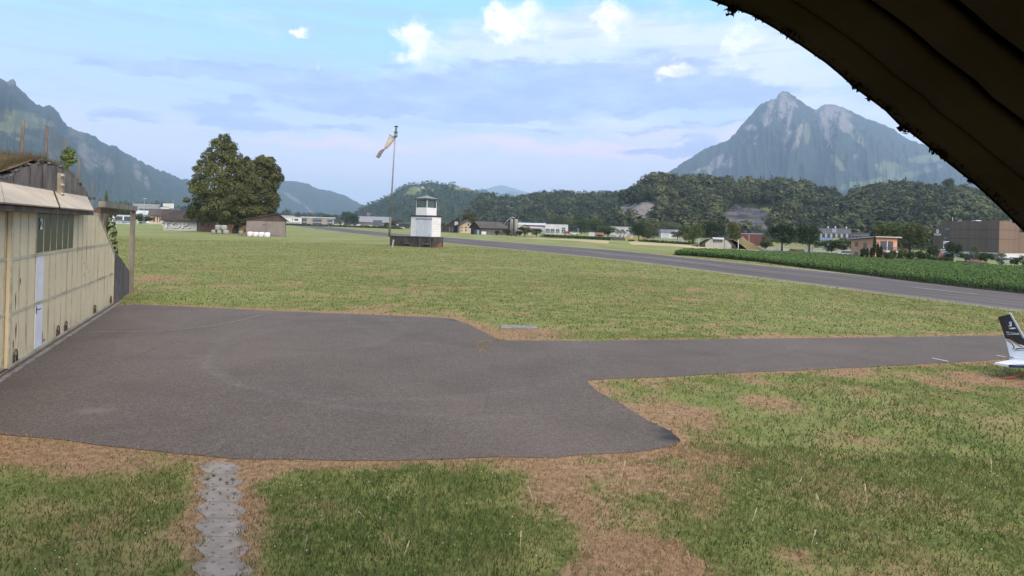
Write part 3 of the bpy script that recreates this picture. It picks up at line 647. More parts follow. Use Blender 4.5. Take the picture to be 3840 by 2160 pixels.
# concrete front arch
arch = [HS(u, v, -.8) for u, v in ((8, 668), (62, 644), (124, 615), (166, 613), (203, 622), (244, 637), (281.5, 666), (306, 695), (327, 722))]
prof = [(-4.2, 0), (-3.2, 1.6), (-1.4, 3.0), (.6, 3.8)]+[(s, z) for s, z in arch]+[(12.0, 3.75), (12.9, 3.0), (13.9, 1.7), (14.6, 0)]
MB(HF).prism([(s, .8, z) for s, z in prof], (0, .45, 0)).build('front_wall', dconc, hang)
js = MB(HF)
for s in (3.35, 4.65, 5.75, 7.15): js = MB(HF).box(s-.012, s+.012, .792, .802, 4.2, np.interp(s, [p[0] for p in prof], [p[1] for p in prof])-.06).build('wall_joint', mat('joint_dark', (.03, .026, .024), (.05, .042, .04), 8.), hang)
# broken slate and rubble along the rim of the arch
g = np.random.default_rng(12); rb = MB(HF)
for i in range(110):
    s = 1.6+9.6*g.random()**2.2; z = np.interp(s, [p[0] for p in prof], [p[1] for p in prof]); l = g.uniform(.05, .15) if s < 6.2 else g.uniform(.03, .07); a = g.uniform(-.5, .5)+(.25 if s < 5 else -.3)
    y = .74+g.uniform(0, .3); h_ = g.uniform(.02, .05); zz = z+g.uniform(-.05, .06 if s < 6 else .03)
    rb.prism([(s-l, y, zz-l*a), (s+l, y, zz+l*a), (s+l*.8, y, zz+l*a+h_), (s-l*.9, y, zz-l*a+h_*.8)], (0, .12, 0))
tag(rb.build('rim_rubble', mat('slate_rubble', (.20, .175, .16), (.09, .075, .068), 14., .95, c3=(.34, .29, .26)), hang), kind='stuff')
# retaining wing wall, leaning panels
wA, wB = gp(421, 1138), gp(484, 1100); wd = (wB-wA); wd.z = 0; Lw = wd.length; yw = math.atan2(wd.y, wd.x)
wf = fr(wA, yw); MB(wf).prism([(-.6, 0, -.2), (Lw, 0, -.2), (Lw, 0, .98), (Lw*.48, 0, 1.62), (.35, 0, 2.02), (-.6, 0, 2.1)], (0, .28, 0)).build('wing_wall', mat('wing_concrete', (.125, .108, .102), (.078, .066, .063), 2.2, .95, .008, stretch=(1, 1, .35), c3=(.20, .175, .165)), hang)
MB(wf).prism([(-.3, -.06, -.1), (Lw*.48, -.10, -.1), (Lw*.30, -.06, .55), (.0, -.04, 1.18), (-.3, -.03, 1.3)], (0, .05, 0)).build('leaning_board', mat('grey_board', (.17, .145, .13), (.10, .085, .075), 8., .9, stretch=(1, 1, .2)), hang)
# earth mound over the hangar
mp = [(-9, 0), (-6, 1.6), (-3.5, 3.4), (-.5, 4.35), (2.4, 4.42), (3.6, 4.66), (4.9, 4.96), (6., 5.02), (7., 4.98), (8.2, 4.92), (9.5, 4.74), (10.4, 4.52), (11.3, 4.28), (12.2, 3.7), (13.2, 2.7), (14.5, 1.7), (16.5, .95), (19, .35), (21, 0)]
ss_ = np.linspace(-9, 21, 150); oo = np.linspace(.80, 22, 60); S_, O_ = np.meshgrid(ss_, oo)
zm = np.interp(S_, [p[0] for p in mp], [p[1] for p in mp]); up = np.clip((O_-.8)/5, 0, 1); dn_ = np.clip((O_-14)/8, 0, 1)
zm = (zm+.62*up*np.exp(-((S_-1.)/6.5)**2)*(zm > .1))*(1-dn_**2)+(fbm(S_*1.5, O_*1.5, 4, 44)-.5)*.22*np.clip((O_-.8)/.6, 0, 1)*np.clip(zm, 0, 1)-.06
V = np.stack([P0.x+DDv.x*S_-DNv.x*O_, P0.y+DDv.y*S_-DNv.y*O_, zm], -1).reshape(-1, 3)
mdm = mat('mound_earth', (.16, .12, .062), (.24, .165, .085), 1.4, .95, .05, c3=(.10, .115, .040))
struct(link('terrain_mound', mesh_np('terrain_mound', V, grid_faces(60, 150), None, [mdm], True)))
def mound_z(s, o):
    i = np.clip(np.searchsorted(oo, o), 1, 59); j = np.clip(np.searchsorted(ss_, s), 1, 149); return zm[i, j]
def mound_grass():
    g = np.random.default_rng(21); k = 17000; s = g.uniform(-7, 16, k); o = .82+g.random(k)**3.2*8
    z = mound_z(s, o); keep = z > .4; s, o, z = s[keep], o[keep], z[keep]; k = len(s)
    tall = fbm(s*1.1, o*1.1, 3, 71); h = g.uniform(.10, .34, k)*(.35+1.25*tall)*np.where(s > 7, .75, 1)*np.where(s > 12.5, .8, 1); a = g.uniform(0, 6.28, k); l = h*g.uniform(.1, .6, k); w_ = .008+.008*g.random(k)
    x = P0.x+DDv.x*s-DNv.x*o; y = P0.y+DDv.y*s-DNv.y*o; dx, dy = DDv.x*w_, DDv.y*w_
    V = np.stack([np.stack([x-dx, y-dy, z-.03], 1), np.stack([x+dx, y+dy, z-.03], 1), np.stack([x+np.cos(a)*l, y+np.sin(a)*l, z+h], 1)], 1).reshape(-1, 3)
    d = np.clip(.75+(fbm(s*.5, o*.5, 3, 5)-.5)*1.2-np.where((s > 12), .45, 0)-np.where((s > 7) & (s < 8.6), .3, 0), 0, 1)
    tag(link('mound_grass', mesh_np('mound_grass', V, np.arange(3*k).reshape(-1, 3), {'dry': np.repeat(d, 3), 'tint': np.repeat(g.uniform(0, .75, k), 3), 'lush': np.zeros(3*k)}, [bmat])), kind='stuff')
mound_grass()
# fence on the mound
fe = thing('wire_fence', 'leaning timber posts with thin wire netting on top of the grassy hangar mound', 'fence', tuple(HP(5, 4.6, -2.2)))
posts = []
for (ub, vb, ut, vt, off, r) in ((77, 600, 89, 449, -1.9, .045), (168, 612, 177, 472, -1.5, .045), (243, 600, 246, 520, -4.2, .04), (296, 665, 299, 588, -3.6, .045), (345, 755, 347, 683, -4.4, .045)):
    (sb_, zb), (st_, zt) = HS(ub, vb, off), HS(ut, vt, off)
    zb = min(zb, float(mound_z(sb_, -off))-.2)
    MB().tube([HP(sb_, zb, off), HP((sb_+st_)/2, (zb+zt)/2, off), HP(st_, zt, off)], [r*1.1, r, r*.9], 8).build('post', woodm, fe, True); posts.append((HP(sb_, zb, off), HP(st_, zt, off)))
wm = MB(); order = [posts[0], posts[1], posts[2], posts[3], posts[4]]
pz = (HP(-5, 4.2, -1.9), HP(-5, 6.4, -1.9)); order = [pz]+order
for (b0, t0), (b1, t1) in zip(order[:-1], order[1:]):
    L = (t1-t0).length
    for k in range(9): f_ = .3+.68*k/8; wm.tube([b0.lerp(t0, f_), (b0.lerp(t0, f_)+b1.lerp(t1, f_))/2-Vector((0, 0, .02)), b1.lerp(t1, f_)], .0022, 3, cap=False)
    kk = int(L/.22)
    for k in range(1, kk): f_ = k/kk; wm.tube([b0.lerp(b1, f_).lerp(t0.lerp(t1, f_), .3), t0.lerp(t1, f_)], .0018, 3, cap=False)
wm.build('wire_netting', mat('fence_wire', (.22, .22, .21), (.14, .13, .12), 20., .5, metallic=.6), fe)

# ================================================================== ARCHED SHELTER ROOF over the camera
edge = [(-3600, 700), (-3000, 250), (-2300, -60), (-1500, -260), (-600, -380), (300, -425), (1000, -440), (1500, -400), (1900, -300), (2250, -175), (2500, -80), (2677, 0), (2742, 24), (2825, 53), (2926, 113), (3015, 172), (3104, 234), (3158, 279), (3217, 332), (3259, 362), (3330, 415), (3371, 460), (3413, 490), (3478, 540), (3549, 599), (3609, 647), (3668, 694), (3728, 748), (3787, 807), (3840, 860), (3960, 975), (4100, 1120), (4300, 1350), (4480, 1600), (4600, 1900)]
Y0 = 2.3
ed = [at(u, v, Y0) for u, v in edge]
shel = thing('shelter_roof', 'dark arched timber roof of the shelter overhead with ragged mossy edge', 'roof', (ed[-1].x, 0, 0))
soff = mat('dark_brown_boards', (.054, .036, .024), (.040, .027, .018), 3.5, .95, .004, stretch=(1, .3, 1), spec=.05, c3=(.040, .028, .018))  # dark brown mix shared by all ceiling boards
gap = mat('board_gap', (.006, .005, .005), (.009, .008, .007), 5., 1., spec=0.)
def resample(P, n_):
    d = np.cumsum([0]+[(P[i+1]-P[i]).length for i in range(len(P)-1)]); t = np.linspace(0, d[-1], n_)
    return [Vector([np.interp(x_, d, [p[k] for p in P]) for k in range(3)]) for x_ in t]
E = resample(ed, 260)
nrm = []
for i, p in enumerate(E):
    d = (E[min(i+1, 259)]-E[max(i-1, 0)]).normalized(); nrm.append(Vector((-d.z, 0, d.x))*-1 if (Vector((-d.z, 0, d.x)).z < 0 and i < 240) else Vector((-d.z, 0, d.x)))
nrm = [v_ if v_.dot(Vector((.6 if E[i].x > 0 else -.6, 0, .8))) > 0 else -v_ for i, v_ in enumerate(nrm)]
ysl = [Y0, Y0*.915, Y0*.83, Y0*.74, Y0*.65, Y0*.55, Y0*.44, Y0*.3, Y0*.1, -.3, -.9, -1.6, -2.4]
def vault(ya, yb, lift, thick, name, m):
    V = []; n_ = len(E)
    for y, l in ((ya, lift), (yb, lift), (yb, lift+thick), (ya, lift+thick)):
        for p, q in zip(E, nrm): V.append((p.x+q.x*l, y, p.z+q.z*l))
    Fc = [(r*n_+i, r*n_+i+1, ((r+1) % 4)*n_+i+1, ((r+1) % 4)*n_+i) for r in range(4) for i in range(n_-1)]
    return MB().add(V, Fc).build(name, m, shel, True)
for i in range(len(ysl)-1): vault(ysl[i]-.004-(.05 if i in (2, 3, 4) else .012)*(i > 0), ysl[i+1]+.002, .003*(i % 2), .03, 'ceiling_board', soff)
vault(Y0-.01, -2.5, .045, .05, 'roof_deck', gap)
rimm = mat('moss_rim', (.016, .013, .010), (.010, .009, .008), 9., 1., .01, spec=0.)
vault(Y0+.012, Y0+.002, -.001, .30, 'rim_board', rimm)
g = np.random.default_rng(31); V = []; Fc = []
for i in range(4200):
    k = g.uniform(20, 250); a = int(k); f_ = k-a; p = E[a].lerp(E[a+1], f_); q = nrm[a]; t_ = (E[a+1]-E[a]).normalized()
    big = fbm(np.array([k*.8]), np.array([0.]), 3, 9)[0]
    l = g.uniform(.002, .011)+.022*max(0, big-.58)*g.random()*3; w_ = g.uniform(.003, .008); y = Y0+g.uniform(-.05, .012); o = len(V)
    c0 = p+q*.004; V += [(c0.x-t_.x*w_, y, c0.z-t_.z*w_), (c0.x+t_.x*w_, y+.01, c0.z+t_.z*w_), (c0.x-q.x*l+t_.x*g.uniform(-.006, .006), y, c0.z-q.z*l), (c0.x, y+.02, c0.z+.01)]
    Fc += [(o, o+1, o+2), (o+1, o+3, o+2), (o+3, o, o+2)]
inv = shel.matrix_basis.inverted(); V = [tuple(inv @ Vector(p)) for p in V]
for (u, v, r) in ((2748, 30, .022), (2840, 62, .012), (3262, 364, .013), (3392, 476, .017), (2990, 152, .010), (3640, 676, .010), (3500, 560, .012)):
    c0 = at(u, v, Y0+.005)
    for j in range(60):
        d = Vector(g.normal(0, 1, 3)).normalized(); q = c0+d*r*g.uniform(.3, 1.1); o = len(V); s_ = r*.45
        V += [tuple(inv @ (q+Vector(g.normal(0, s_, 3)))) for _ in range(3)]; Fc.append((o, o+1, o+2))
tag(link('moss_fringe', mesh_np('moss_fringe', np.array(V), np.array(Fc), None, [rimm]), parent=shel), kind='stuff')

# ================================================================== AIRCRAFT TAIL on the right
YT = 16.4
tail = at(3789, 1345, YT); nose = Vector((math.cos(R(-52)), math.sin(R(-52)), 0)); side = Vector((nose.y, -nose.x, 0))   # side points to the camera
AF = Matrix(((nose.x, -side.x, 0, tail.x), (nose.y, -side.y, 0, tail.y), (0, 0, 1, tail.z), (0, 0, 0, 1)))         # x forward, -y to the camera
AI = AF.inverted()
def AP_(u, v):                                    # pixel to the fin plane (x, z)
    d = Vector(ray(u, v)); o = Vector((0, 0, H)); nn = side; t = (tail-o).dot(nn)/d.dot(nn); p = AI @ (o+d*t); return p.x, p.z
gz = float(zg(tail.x+1.5, tail.y+.4))
plane = thing('light_aircraft', 'parked light aircraft showing only its black and white tail fin and tailplane', 'aircraft', (tail.x+2.6*nose.x, tail.y+2.6*nose.y, gz))
apw = mat('aircraft_white', (.74, .76, .80), (.70, .72, .76), 3., .3, spec=.5); apk = mat('aircraft_black', (.022, .022, .025), (.028, .028, .03), 3., .3, spec=.5)
apg = mat('aircraft_gold', (.50, .30, .17), (.42, .25, .14), 5., .35); apb = mat('aircraft_navy', (.025, .03, .07), (.03, .035, .08), 5., .3, spec=.5)
fin = [AP_(*p) for p in ((3744, 1188), (3752, 1186), (3789, 1177.5), (3792, 1178), (3840, 1268))]
fin2 = [AP_(*p) for p in ((3789, 1337), (3771, 1271), (3744, 1188))]
(xa, za), (xb, zb) = fin[2], fin[4]
root_le = (xb+(xb-xa)*.62, zb+(zb-za)*.62)
def finplate(poly, w0, name, m, par):
    mb = MB(AF); mb.prism([(x, -w0, z) for x, z in poly], (0, 2*w0, 0)); return mb.build(name, m, par)
white_line = [AP_(3772, 1269), AP_(3795, 1279), AP_(3818, 1289), AP_(3840, 1295)]
low = [fin2[0], (root_le[0]+.45, fin2[0][1]), (root_le[0]+.35, fin2[0][1]+.16), (white_line[-1][0]+.5, white_line[-1][1]-.08)]+white_line[::-1]
fo = finplate(low, .045, 'tail_fin', apw, plane)
upb = [white_line[0], fin2[2], fin[1], fin[2], fin[4], (root_le[0]*.5+xb*.5, root_le[1]*.5+zb*.5), (white_line[-1][0]+.5, white_line[-1][1]-.08)]+white_line[::-1][:-1]
finplate(upb, .046, 'tail_fin', apk, plane)
le = MB(AF); le.prism([(xa-.015, -.05, za+.006), (xa+.02, -.05, za), (xb+.02, -.05, zb), (xb-.02, -.05, zb)], (0, .1, 0)); le.build('fin_leading_edge', mat('bare_metal', (.42, .44, .45), (.36, .37, .38), 6., .35, metallic=.5), plane)
MB(AF).box(xa-.03, xa+.03, -.012, .012, za, za+.035).build('beacon_light', apw, plane)
def swoosh(pts, name, m, y=-.0485):
    P = [AP_(*p) for p in pts]; mb = MB(AF); mb.prism([(x, y, z) for x, z in P], (0, .003, 0)); mb.build(name, m, plane)
R_ = lambda L: [(3640+x/4.26, 1120+y/4.26) for x, y in L]
swoosh(R_([(560, 650), (600, 662), (660, 700), (700, 745), (712, 775), (700, 800), (665, 815), (690, 785), (688, 755), (650, 710), (600, 675)]), 'fin_stripe', apb)
swoosh(R_([(560, 632), (640, 650), (740, 705), (852, 775), (800, 772), (700, 712), (620, 668)]), 'fin_stripe', apg)
swoosh(R_([(695, 822), (740, 790), (800, 786), (900, 784), (900, 796), (800, 800)]), 'fin_stripe', apb)
swoosh(R_([(680, 840), (760, 822), (900, 812), (900, 820), (770, 830)]), 'fin_stripe', apb)
swoosh(R_([(610, 470), (650, 464), (690, 458), (720, 462), (735, 471), (700, 482), (660, 484)]), 'fin_emblem', apw)
# emblem: a white shield with a dark figure, and the model lettering
swoosh(R_([(622, 368), (660, 362), (664, 436), (616, 440), (618, 424), (640, 420), (642, 404), (622, 398)]), 'fin_emblem', apw)
swoosh(R_([(640, 372), (652, 372), (648, 392), (636, 396)]), 'fin_emblem', apk, -.050)
def fin_frame(u, v, sx): 
    x_, z_ = AP_(u, v); return AF @ Matrix.Translation((x_, -.0475, z_)) @ Matrix.Rotation(R(90), 4, 'X') @ Matrix.Diagonal((sx, 1, 1, 1))
text_mesh('SKYLANE', .052, fin_frame(3640+680/4.26, 1120+548/4.26, 1.35), 'fin_lettering', apw, plane, .001, .0006)
swoosh(R_([(585, 564), (770, 566), (770, 571), (585, 570)]), 'fin_stripe', apw)
swoosh(R_([(566, 345), (571, 343), (684, 645), (679, 647)]), 'rudder_gap', mat('gap_grey', (.10, .10, .10), (.08, .08, .08), 3.))
# fuselage tube and tailplane
ft = AP_(3789, 1347)[1]; zl = AP_(3840, 1377)[1]
sec = [(-.02, .03, .05, ft-.02), (.10, .07, .10, ft-.05), (.6, .13, .17, ft-.09), (1.6, .26, .32, ft-.10), (3.0, .46, .52, ft-.06), (4.1, .56, .68, ft+.02), (5.0, .56, .62, ft-.03), (5.9, .50, .46, ft-.12), (6.5, .30, .28, ft-.14)]
V = []; Fc = []
for x, wy, hz, z in sec: V += [(x, wy*math.cos(2*math.pi*j/20), z+hz*math.sin(2*math.pi*j/20)) for j in range(20)]
for i in range(len(sec)-1): Fc += [(i*20+j, i*20+(j+1) % 20, (i+1)*20+(j+1) % 20, (i+1)*20+j) for j in range(20)]
MB(AF).add(V, Fc+[tuple(range(20))[::-1], tuple(range(len(V)-20, len(V)))]).build('fuselage', apw, plane, True)
bl = MB(AF); V = []
for x, wy, hz, z in sec[1:5]: V += [(x, -wy*math.cos(R(a))*1.01, z-hz*math.sin(R(a))*1.012) for a in (14, 45, 80, 110)]
bl.add(V, [(i*4+j, i*4+j+1, i*4+5+j, i*4+4+j) for i in range(3) for j in range(3)]); bl.build('belly_panel', mat('belly_grey', (.22, .22, .24), (.18, .18, .2), 3., .4), plane, True)
zs = ft-.02
def TP(u, v):
    d = Vector(ray(u, v)); t = (tail.z+zs-H)/d.z; p = AI @ (Vector((0, 0, H))+d*t); return p.x, p.y
tp = [TP(3729, 1363), TP(3790, 1351), TP(3842, 1343)]; span = min(p[1] for p in tp)
st = MB(AF)
for sg in (1, -1):
    q = [(tp[0][0], sg*tp[0][1]), (tp[0][0]+.42, sg*tp[0][1]), (.95, sg*-.06), (.05, sg*-.06)]
    st.prism([(x, y, zs-.03) for x, y in q], (0, 0, .055))
st.build('tailplane', apw, plane)
sp2 = MB(AF)
for sg in (1,): sp2.prism([(tp[0][0]+.30, tp[0][1]-.004, zs-.034), (tp[0][0]+.425, tp[0][1]-.004, zs-.034), (.96, -.062, zs-.034), (.70, -.062, zs-.034)], (0, 0, .062))
sp2.build('tailplane_stripe', apb, plane)
wg = MB(AF); wg.prism([(3.4, -5.2, ft+.72), (4.6, -5.2, ft+.72), (4.9, 0, ft+.70), (4.9, 5.2, ft+.72), (3.4, 5.2, ft+.72), (3.3, 0, ft+.70)], (0, 0, .12)); wg.build('wing', apw, plane)
for y_, x_ in ((-1.0, 3.9), (1.0, 3.9), (0, 5.8)):
    q = AF @ Vector((x_, y_, 0)); zz = float(zg(q.x, q.y))-tail.z
    k = MB(AF); k.tube([(x_, y_*.4, ft-.4), (x_, y_, zz+.2)], .04, 6); k.build('gear_leg', apw, plane)
    k = MB(AF); k.tube([(x_, y_-.07, zz+.19), (x_, y_+.07, zz+.19)], .19, 14); k.build('wheel', mat('tyre_rubber', (.03, .03, .03), (.04, .04, .04), 8.), plane)
ra = AF @ Vector((.42, -.03, ft-.24)); rb_ = gp(3762, 1421.6)
ropem = mat('orange_rope', (.42, .15, .06), (.30, .10, .05), 30., .8)
rp = MB(); mid = ra.lerp(rb_, .55)+Vector((0, 0, -.03)); rp.tube([ra, mid, rb_+Vector((0, 0, .01))], .016, 7); rp.tube([mid, rb_+Vector((0, 0, .015))], [.026, .030], 7)
tag(rp.build('tie_down_rope', ropem, smooth=True), 'orange tie-down rope running from the aircraft tail to the grass', 'rope')

# ================================================================== CONTROL TOWER, WINDSOCK POLE
tb = gp(1622, 929); ty = face_cam(tb, 0)-R(41); TF = fr(tb, ty); kx = tb.y/F           # local corner at the origin: -x is the left face, +y the right face
twr = thing('control_tower', 'small white airfield control tower with glazed cabin on a dark concrete base', 'control tower', tuple(TF @ Vector((-2, 1.2, 0))))
zt = lambda v: at(1622, v, tb.y).z
zb0, zb1, zb2, zr, zrt = float(tb.z), zt(890), zt(813), zt(745), zt(732)
L0 = 168/math.cos(R(41))*kx
base = MB(TF); base.box(-L0, 0, 0, 2.75, -.25, zb1-zb0); bo = base.build('plinth', mat('black_concrete', (.050, .042, .040), (.095, .080, .073), 1.1, .95, .02, stretch=(1, 1, .6), c3=(.028, .024, .024)), twr)
MB(TF).box(-L0-.12, .10, -.12, 2.85, zb1-zb0, zb1-zb0+.10).build('plinth_slab', mat('slab_grey', (.27, .25, .24), (.16, .14, .135), 2., .9), twr)
rs = mat('rust_wash', (.21, .10, .055), (.12, .075, .05), 2., .95)
MB(TF).prism([(.003, .3, .0), (.003, 2.6, -.1), (.003, 2.3, .9), (.003, 1.2, .55)], (.003, 0, 0)).build('rust_stain', rs, twr)
for x0, x1, z0, z1 in ((-2.05, -.75, .25, .52), (-6.3, -5.4, .25, .5)):
    MB(TF).box(x0, x1, -.05, .02, z0, z1).build('vent_opening', mat('vent_black', (.006, .006, .006), (.01, .01, .01), 5.), twr)
    MB(TF).box(x0-.1, x1+.1, -.10, -.052, z1, z1+.12).build('vent_sill', mat('slab_grey', (.27, .25, .24)), twr)
for x in (-2.95, -.55): MB(TF).box(x, x+.07, -.06, -.001, -.1, zb1-zb0-.02).build('drain_pipe', mat('pipe_grey', (.20, .18, .165), (.13, .11, .10), 6.), twr)
twm = mat('tower_white', (.74, .72, .71), (.66, .645, .64), 1.1, .7, .003, c3=(.56, .53, .50), stretch=(1, 1, 1.6))
hb = zb1-zb0+.10; x1 = -.40; y0_ = .12; wL = 80/math.cos(R(41))*kx; wR = 2.35
bx = MB(TF); bx.box(x1-wL, x1, y0_, y0_+wR, hb, zb2-zb0); bx.build('lower_cabin', twm, twr)
pl = MB(TF)
for i in range(1, 8): z = hb+(zb2-zb0-hb)*i/8; pl.box(x1-wL, x1+.006, y0_-.006, y0_-.001, z-.012, z+.012); pl.box(x1+.001, x1+.006, y0_, y0_+wR, z-.012, z+.012)
pl.build('board_joint', mat('joint_grey', (.50, .48, .47), (.42, .40, .39), 3.), twr)
MB(TF).box(x1-wL*.76, x1-wL*.03, y0_-.03, y0_-.007, hb+.05, zb2-zb0-.42).build('cabin_door', mat('panel_bluewhite', (.64, .65, .70), (.56, .57, .62), 1.5, .6), twr)
MB(TF).box(x1-wL*.76, x1+.12, y0_-.10, y0_-.031, zb2-zb0-.42, zb2-zb0-.33).build('door_rail', mat('rail_dark', (.05, .04, .045), (.07, .06, .06), 6.), twr)
rd = mat('roof_edge_dark', (.028, .026, .035), (.045, .04, .05), 4., .6)
MB(TF).box(x1-wL-.10, x1+.10, y0_-.12, y0_+wR+.1, zb2-zb0, zb2-zb0+.24).build('terrace_slab', rd, twr)
# upper glazed cabin
a_ = 56*kx; ux = -((1622-1595)/math.cos(R(41)))*kx*1.02; uy = .16; hz = zb2-zb0+.24; top = zr-zb0
def U(x0, x1_, y0, y1, z0, z1, name, m): return MB(TF).box(ux-a_+x0, ux-a_+x1_, uy+y0, uy+y1, z0, z1).build(name, m, twr)
zw = zt(780)-zb0
U(0, a_, 0, a_, hz, zw, 'upper_wall', twm)
glass = mat('tower_glass', (.16, .20, .19), (.18, .22, .21), 1., .06, spec=.6)
gm_, n_, b_ = start('pale_tower_glass'); b_.inputs['Roughness'].default_value = .03; b_.inputs['Transmission Weight'].default_value = .92; b_.inputs['IOR'].default_value = 1.08; b_.inputs['Base Color'].default_value = (.70, .80, .80, 1)
for (x0, x1_, y0, y1) in ((.06, a_-.06, .02, .03), (a_-.03, a_-.02, .06, a_-.06), (.06, a_-.06, a_-.03, a_-.02), (.02, .03, .06, a_-.06)): U(x0, x1_, y0, y1, zw, top-.06, 'glass_pane', gm_)
for (x0, y0) in ((0, 0), (a_-.10, 0), (0, a_-.10), (a_-.10, a_-.10)): U(x0, x0+.10, y0, y0+.10, zw, top-.05, 'corner_post', twm)
for (x0, x1_, y0, y1) in ((.10, a_-.10, -.004, .07), (a_-.07, a_+.004, .10, a_-.10), (.10, a_-.10, a_-.07, a_), (0, .07, .10, a_-.10)):
    U(x0, x1_, y0, y1, zw+.002, zw+.09, 'window_sill', twm); U(x0, x1_, y0, y1, top-.14, top-.05, 'window_head', twm)
U(a_-.42, a_-.12, .12, .26, zw, top-.14, 'curtain', mat('curtain_dark', (.06, .055, .05), (.08, .07, .065), 5.))
U(a_-.30, a_-.14, a_-.34, a_-.18, zw, top-.14, 'curtain', mat('curtain_dark', (.06, .055, .05)))
U(.3, a_-.3, .3, a_-.3, hz, zw-.1, 'desk', mat('desk_brown', (.10, .07, .05), (.08, .06, .04), 5.))
rf = MB(TF); e = .22; c0 = (ux-a_/2, uy+a_/2)
P_ = [(ux-a_-e, uy-e, top-.05), (ux+e, uy-e, top-.05), (ux+e, uy+a_+e, top-.05), (ux-a_-e, uy+a_+e, top-.05)]; Q_ = [(x, y, z+.14) for x, y, z in P_]
rf.add(P_+Q_+[(*c0, zrt-zb0+.1)], [(3, 2, 1, 0), (0, 1, 5, 4), (1, 2, 6, 5), (2, 3, 7, 6), (3, 0, 4, 7), (4, 5, 8), (5, 6, 8), (6, 7, 8), (7, 4, 8)]); rf.build('roof', mat('zinc_roof', (.25, .26, .27), (.19, .195, .20), 2., .5), twr)
MB(TF).box(ux-a_-e-.02, ux+e+.02, uy-e-.02, uy-e+.04, top-.10, top+.08).build('gutter', rd, twr); MB(TF).box(ux+e-.04, ux+e+.02, uy-e+.05, uy+a_+e, top-.10, top+.08).build('gutter', rd, twr)
MB(TF).lathe([(.10, zrt-zb0+.05), (.10, zrt-zb0+.22), (.03, zrt-zb0+.27)], 8, c0).build('roof_vent', mat('zinc_roof', (.25, .26, .27)), twr)
MB(TF).tube([(ux-a_-.02, uy-.06, hz-.2), (ux-a_-.02, uy-.06, top)], .035, 6).build('downpipe', rd, twr)
# stake leaning at the plinth
sp0, sp1 = gp(1471, 928), at(1476, 899, gp(1471, 928).y-.1); mb = MB(); d_ = sp1-sp0
mb.tube([sp0-d_*.08, sp1], .16, 4); tag(mb.build('leaning_board', mat('pale_board', (.42, .40, .36), (.32, .30, .27), 3.)), 'pale narrow board leaning against the dark tower base', 'board')
# windsock mast: stands on the plinth slab, leans a little to the right
pbm = at(1460, 888, tb.y+1.5); ptp = at(1483.5, 480, tb.y+1.5)
pbm = Vector((pbm.x, pbm.y, min(pbm.z, zb1+.1)))
pole = thing('windsock_mast', 'tall thin leaning steel mast with a lantern on top beside the control tower', 'mast', tuple(pbm))
stl = mat('galvanised_steel', (.30, .30, .29), (.22, .22, .215), 1.5, .5, metallic=.3); brn = mat('brown_pole_paint', (.20, .155, .13), (.14, .11, .095), 2., .7)
ax = ptp-pbm; MB().tube([pbm, pbm+ax*.17], .19, 10).build('lower_pole', brn, pole, True); MB().tube([pbm+ax*.17, pbm+ax*.6, ptp], [.15, .125, .09], 10).build('upper_pole', stl, pole, True)
MB().tube([pbm+ax*.165, pbm+ax*.18], .23, 10).build('pole_collar', stl, pole)
s = tb.y/F; dk = mat('lantern_iron', (.055, .06, .065), (.08, .085, .09), 6., .5)
def pp(u, v): return at(u, v, tb.y+1.5)
q0 = pp(1484, 515); k = MB(fr(q0))
k.lathe([(.20, 0), (.28, .08), (.28, .14), (.18, .16)], 10); k.lathe([(.34, .85), (.36, .92), (.10, 1.02)], 10)
for j in range(6): a = j*math.pi/3; k.tube([(.25*math.cos(a), .25*math.sin(a), .1), (.29*math.cos(a), .29*math.sin(a), .87)], .028, 4)
k.build('lantern_cage', dk, pole); MB(fr(q0)).lathe([(.10, .15), (.14, .3), (.14, .6), (.08, .78)], 10).build('lantern_glass', mat('lantern_glass', (.42, .44, .44), (.36, .38, .38), 5., .2), pole, True)
k = MB(fr(q0)); k.tube([(.02, 0, 1.0), (.05, 0, 1.85)], .075, 8); k.lathe([(.12, 1.72), (.33, 1.80), (.34, 1.92), (.2, 1.98)], 12, (.05, 0)); k.tube([(.2, 0, 1.0), (.14, 0, 1.6)], .03, 5); k.build('top_cap', dk, pole, True)
# the torn windsock hanging from its ring
ws = thing('windsock', 'limp torn pale windsock hanging from the top of the mast', 'windsock', tuple(pp(1480, 512)))
skm = mat('faded_sock_cloth', (.66, .57, .50), (.52, .43, .37), 4., .9, c3=(.36, .27, .23)); skd = mat('dirty_sock_cloth', (.20, .165, .15), (.29, .24, .21), 5., .95, c3=(.12, .10, .09))
RX = lambda x, y: pp(1340+x/2.7875, 440+y/2.7875)
cen = [RX(366, 200), RX(348, 235), RX(322, 278), RX(298, 315), RX(283, 332)]; rad = [.60, .52, .40, .27, .10]
V = []; Fc = []; dirn = (cen[-1]-cen[0]).normalized(); a1 = Vector((dirn.z, 0, -dirn.x)); b1 = dirn.cross(a1); nn = 18
for c_, r in zip(cen, rad): V += [c_+a1*r*math.cos(2*math.pi*j/nn)*(1+.10*math.sin(5*j))+b1*r*.8*math.sin(2*math.pi*j/nn)*(1+.1*math.cos(7*j)) for j in range(nn)]
for i in range(4): Fc += [(i*nn+j, i*nn+(j+1) % nn, (i+1)*nn+(j+1) % nn, (i+1)*nn+j) for j in range(nn)]
MB().add(V, Fc).build('sock', skm, ws, True)
cen = [RX(283, 332), RX(262, 345), RX(240, 372), RX(222, 402), RX(208, 422)]; rad = [.10, .24, .30, .30, .26]; V = []; Fc = []
for i, (c_, r) in enumerate(zip(cen, rad)): V += [c_+a1*r*math.cos(2*math.pi*j/nn+.3*i)*(1+.15*math.sin(4*j+i))+b1*r*.35*math.sin(2*math.pi*j/nn) for j in range(nn)]
for i in range(4): Fc += [(i*nn+j, i*nn+(j+1) % nn, (i+1)*nn+(j+1) % nn, (i+1)*nn+j) for j in range(nn)]
MB().add(V, Fc).build('sock_tail', skd, ws, True)
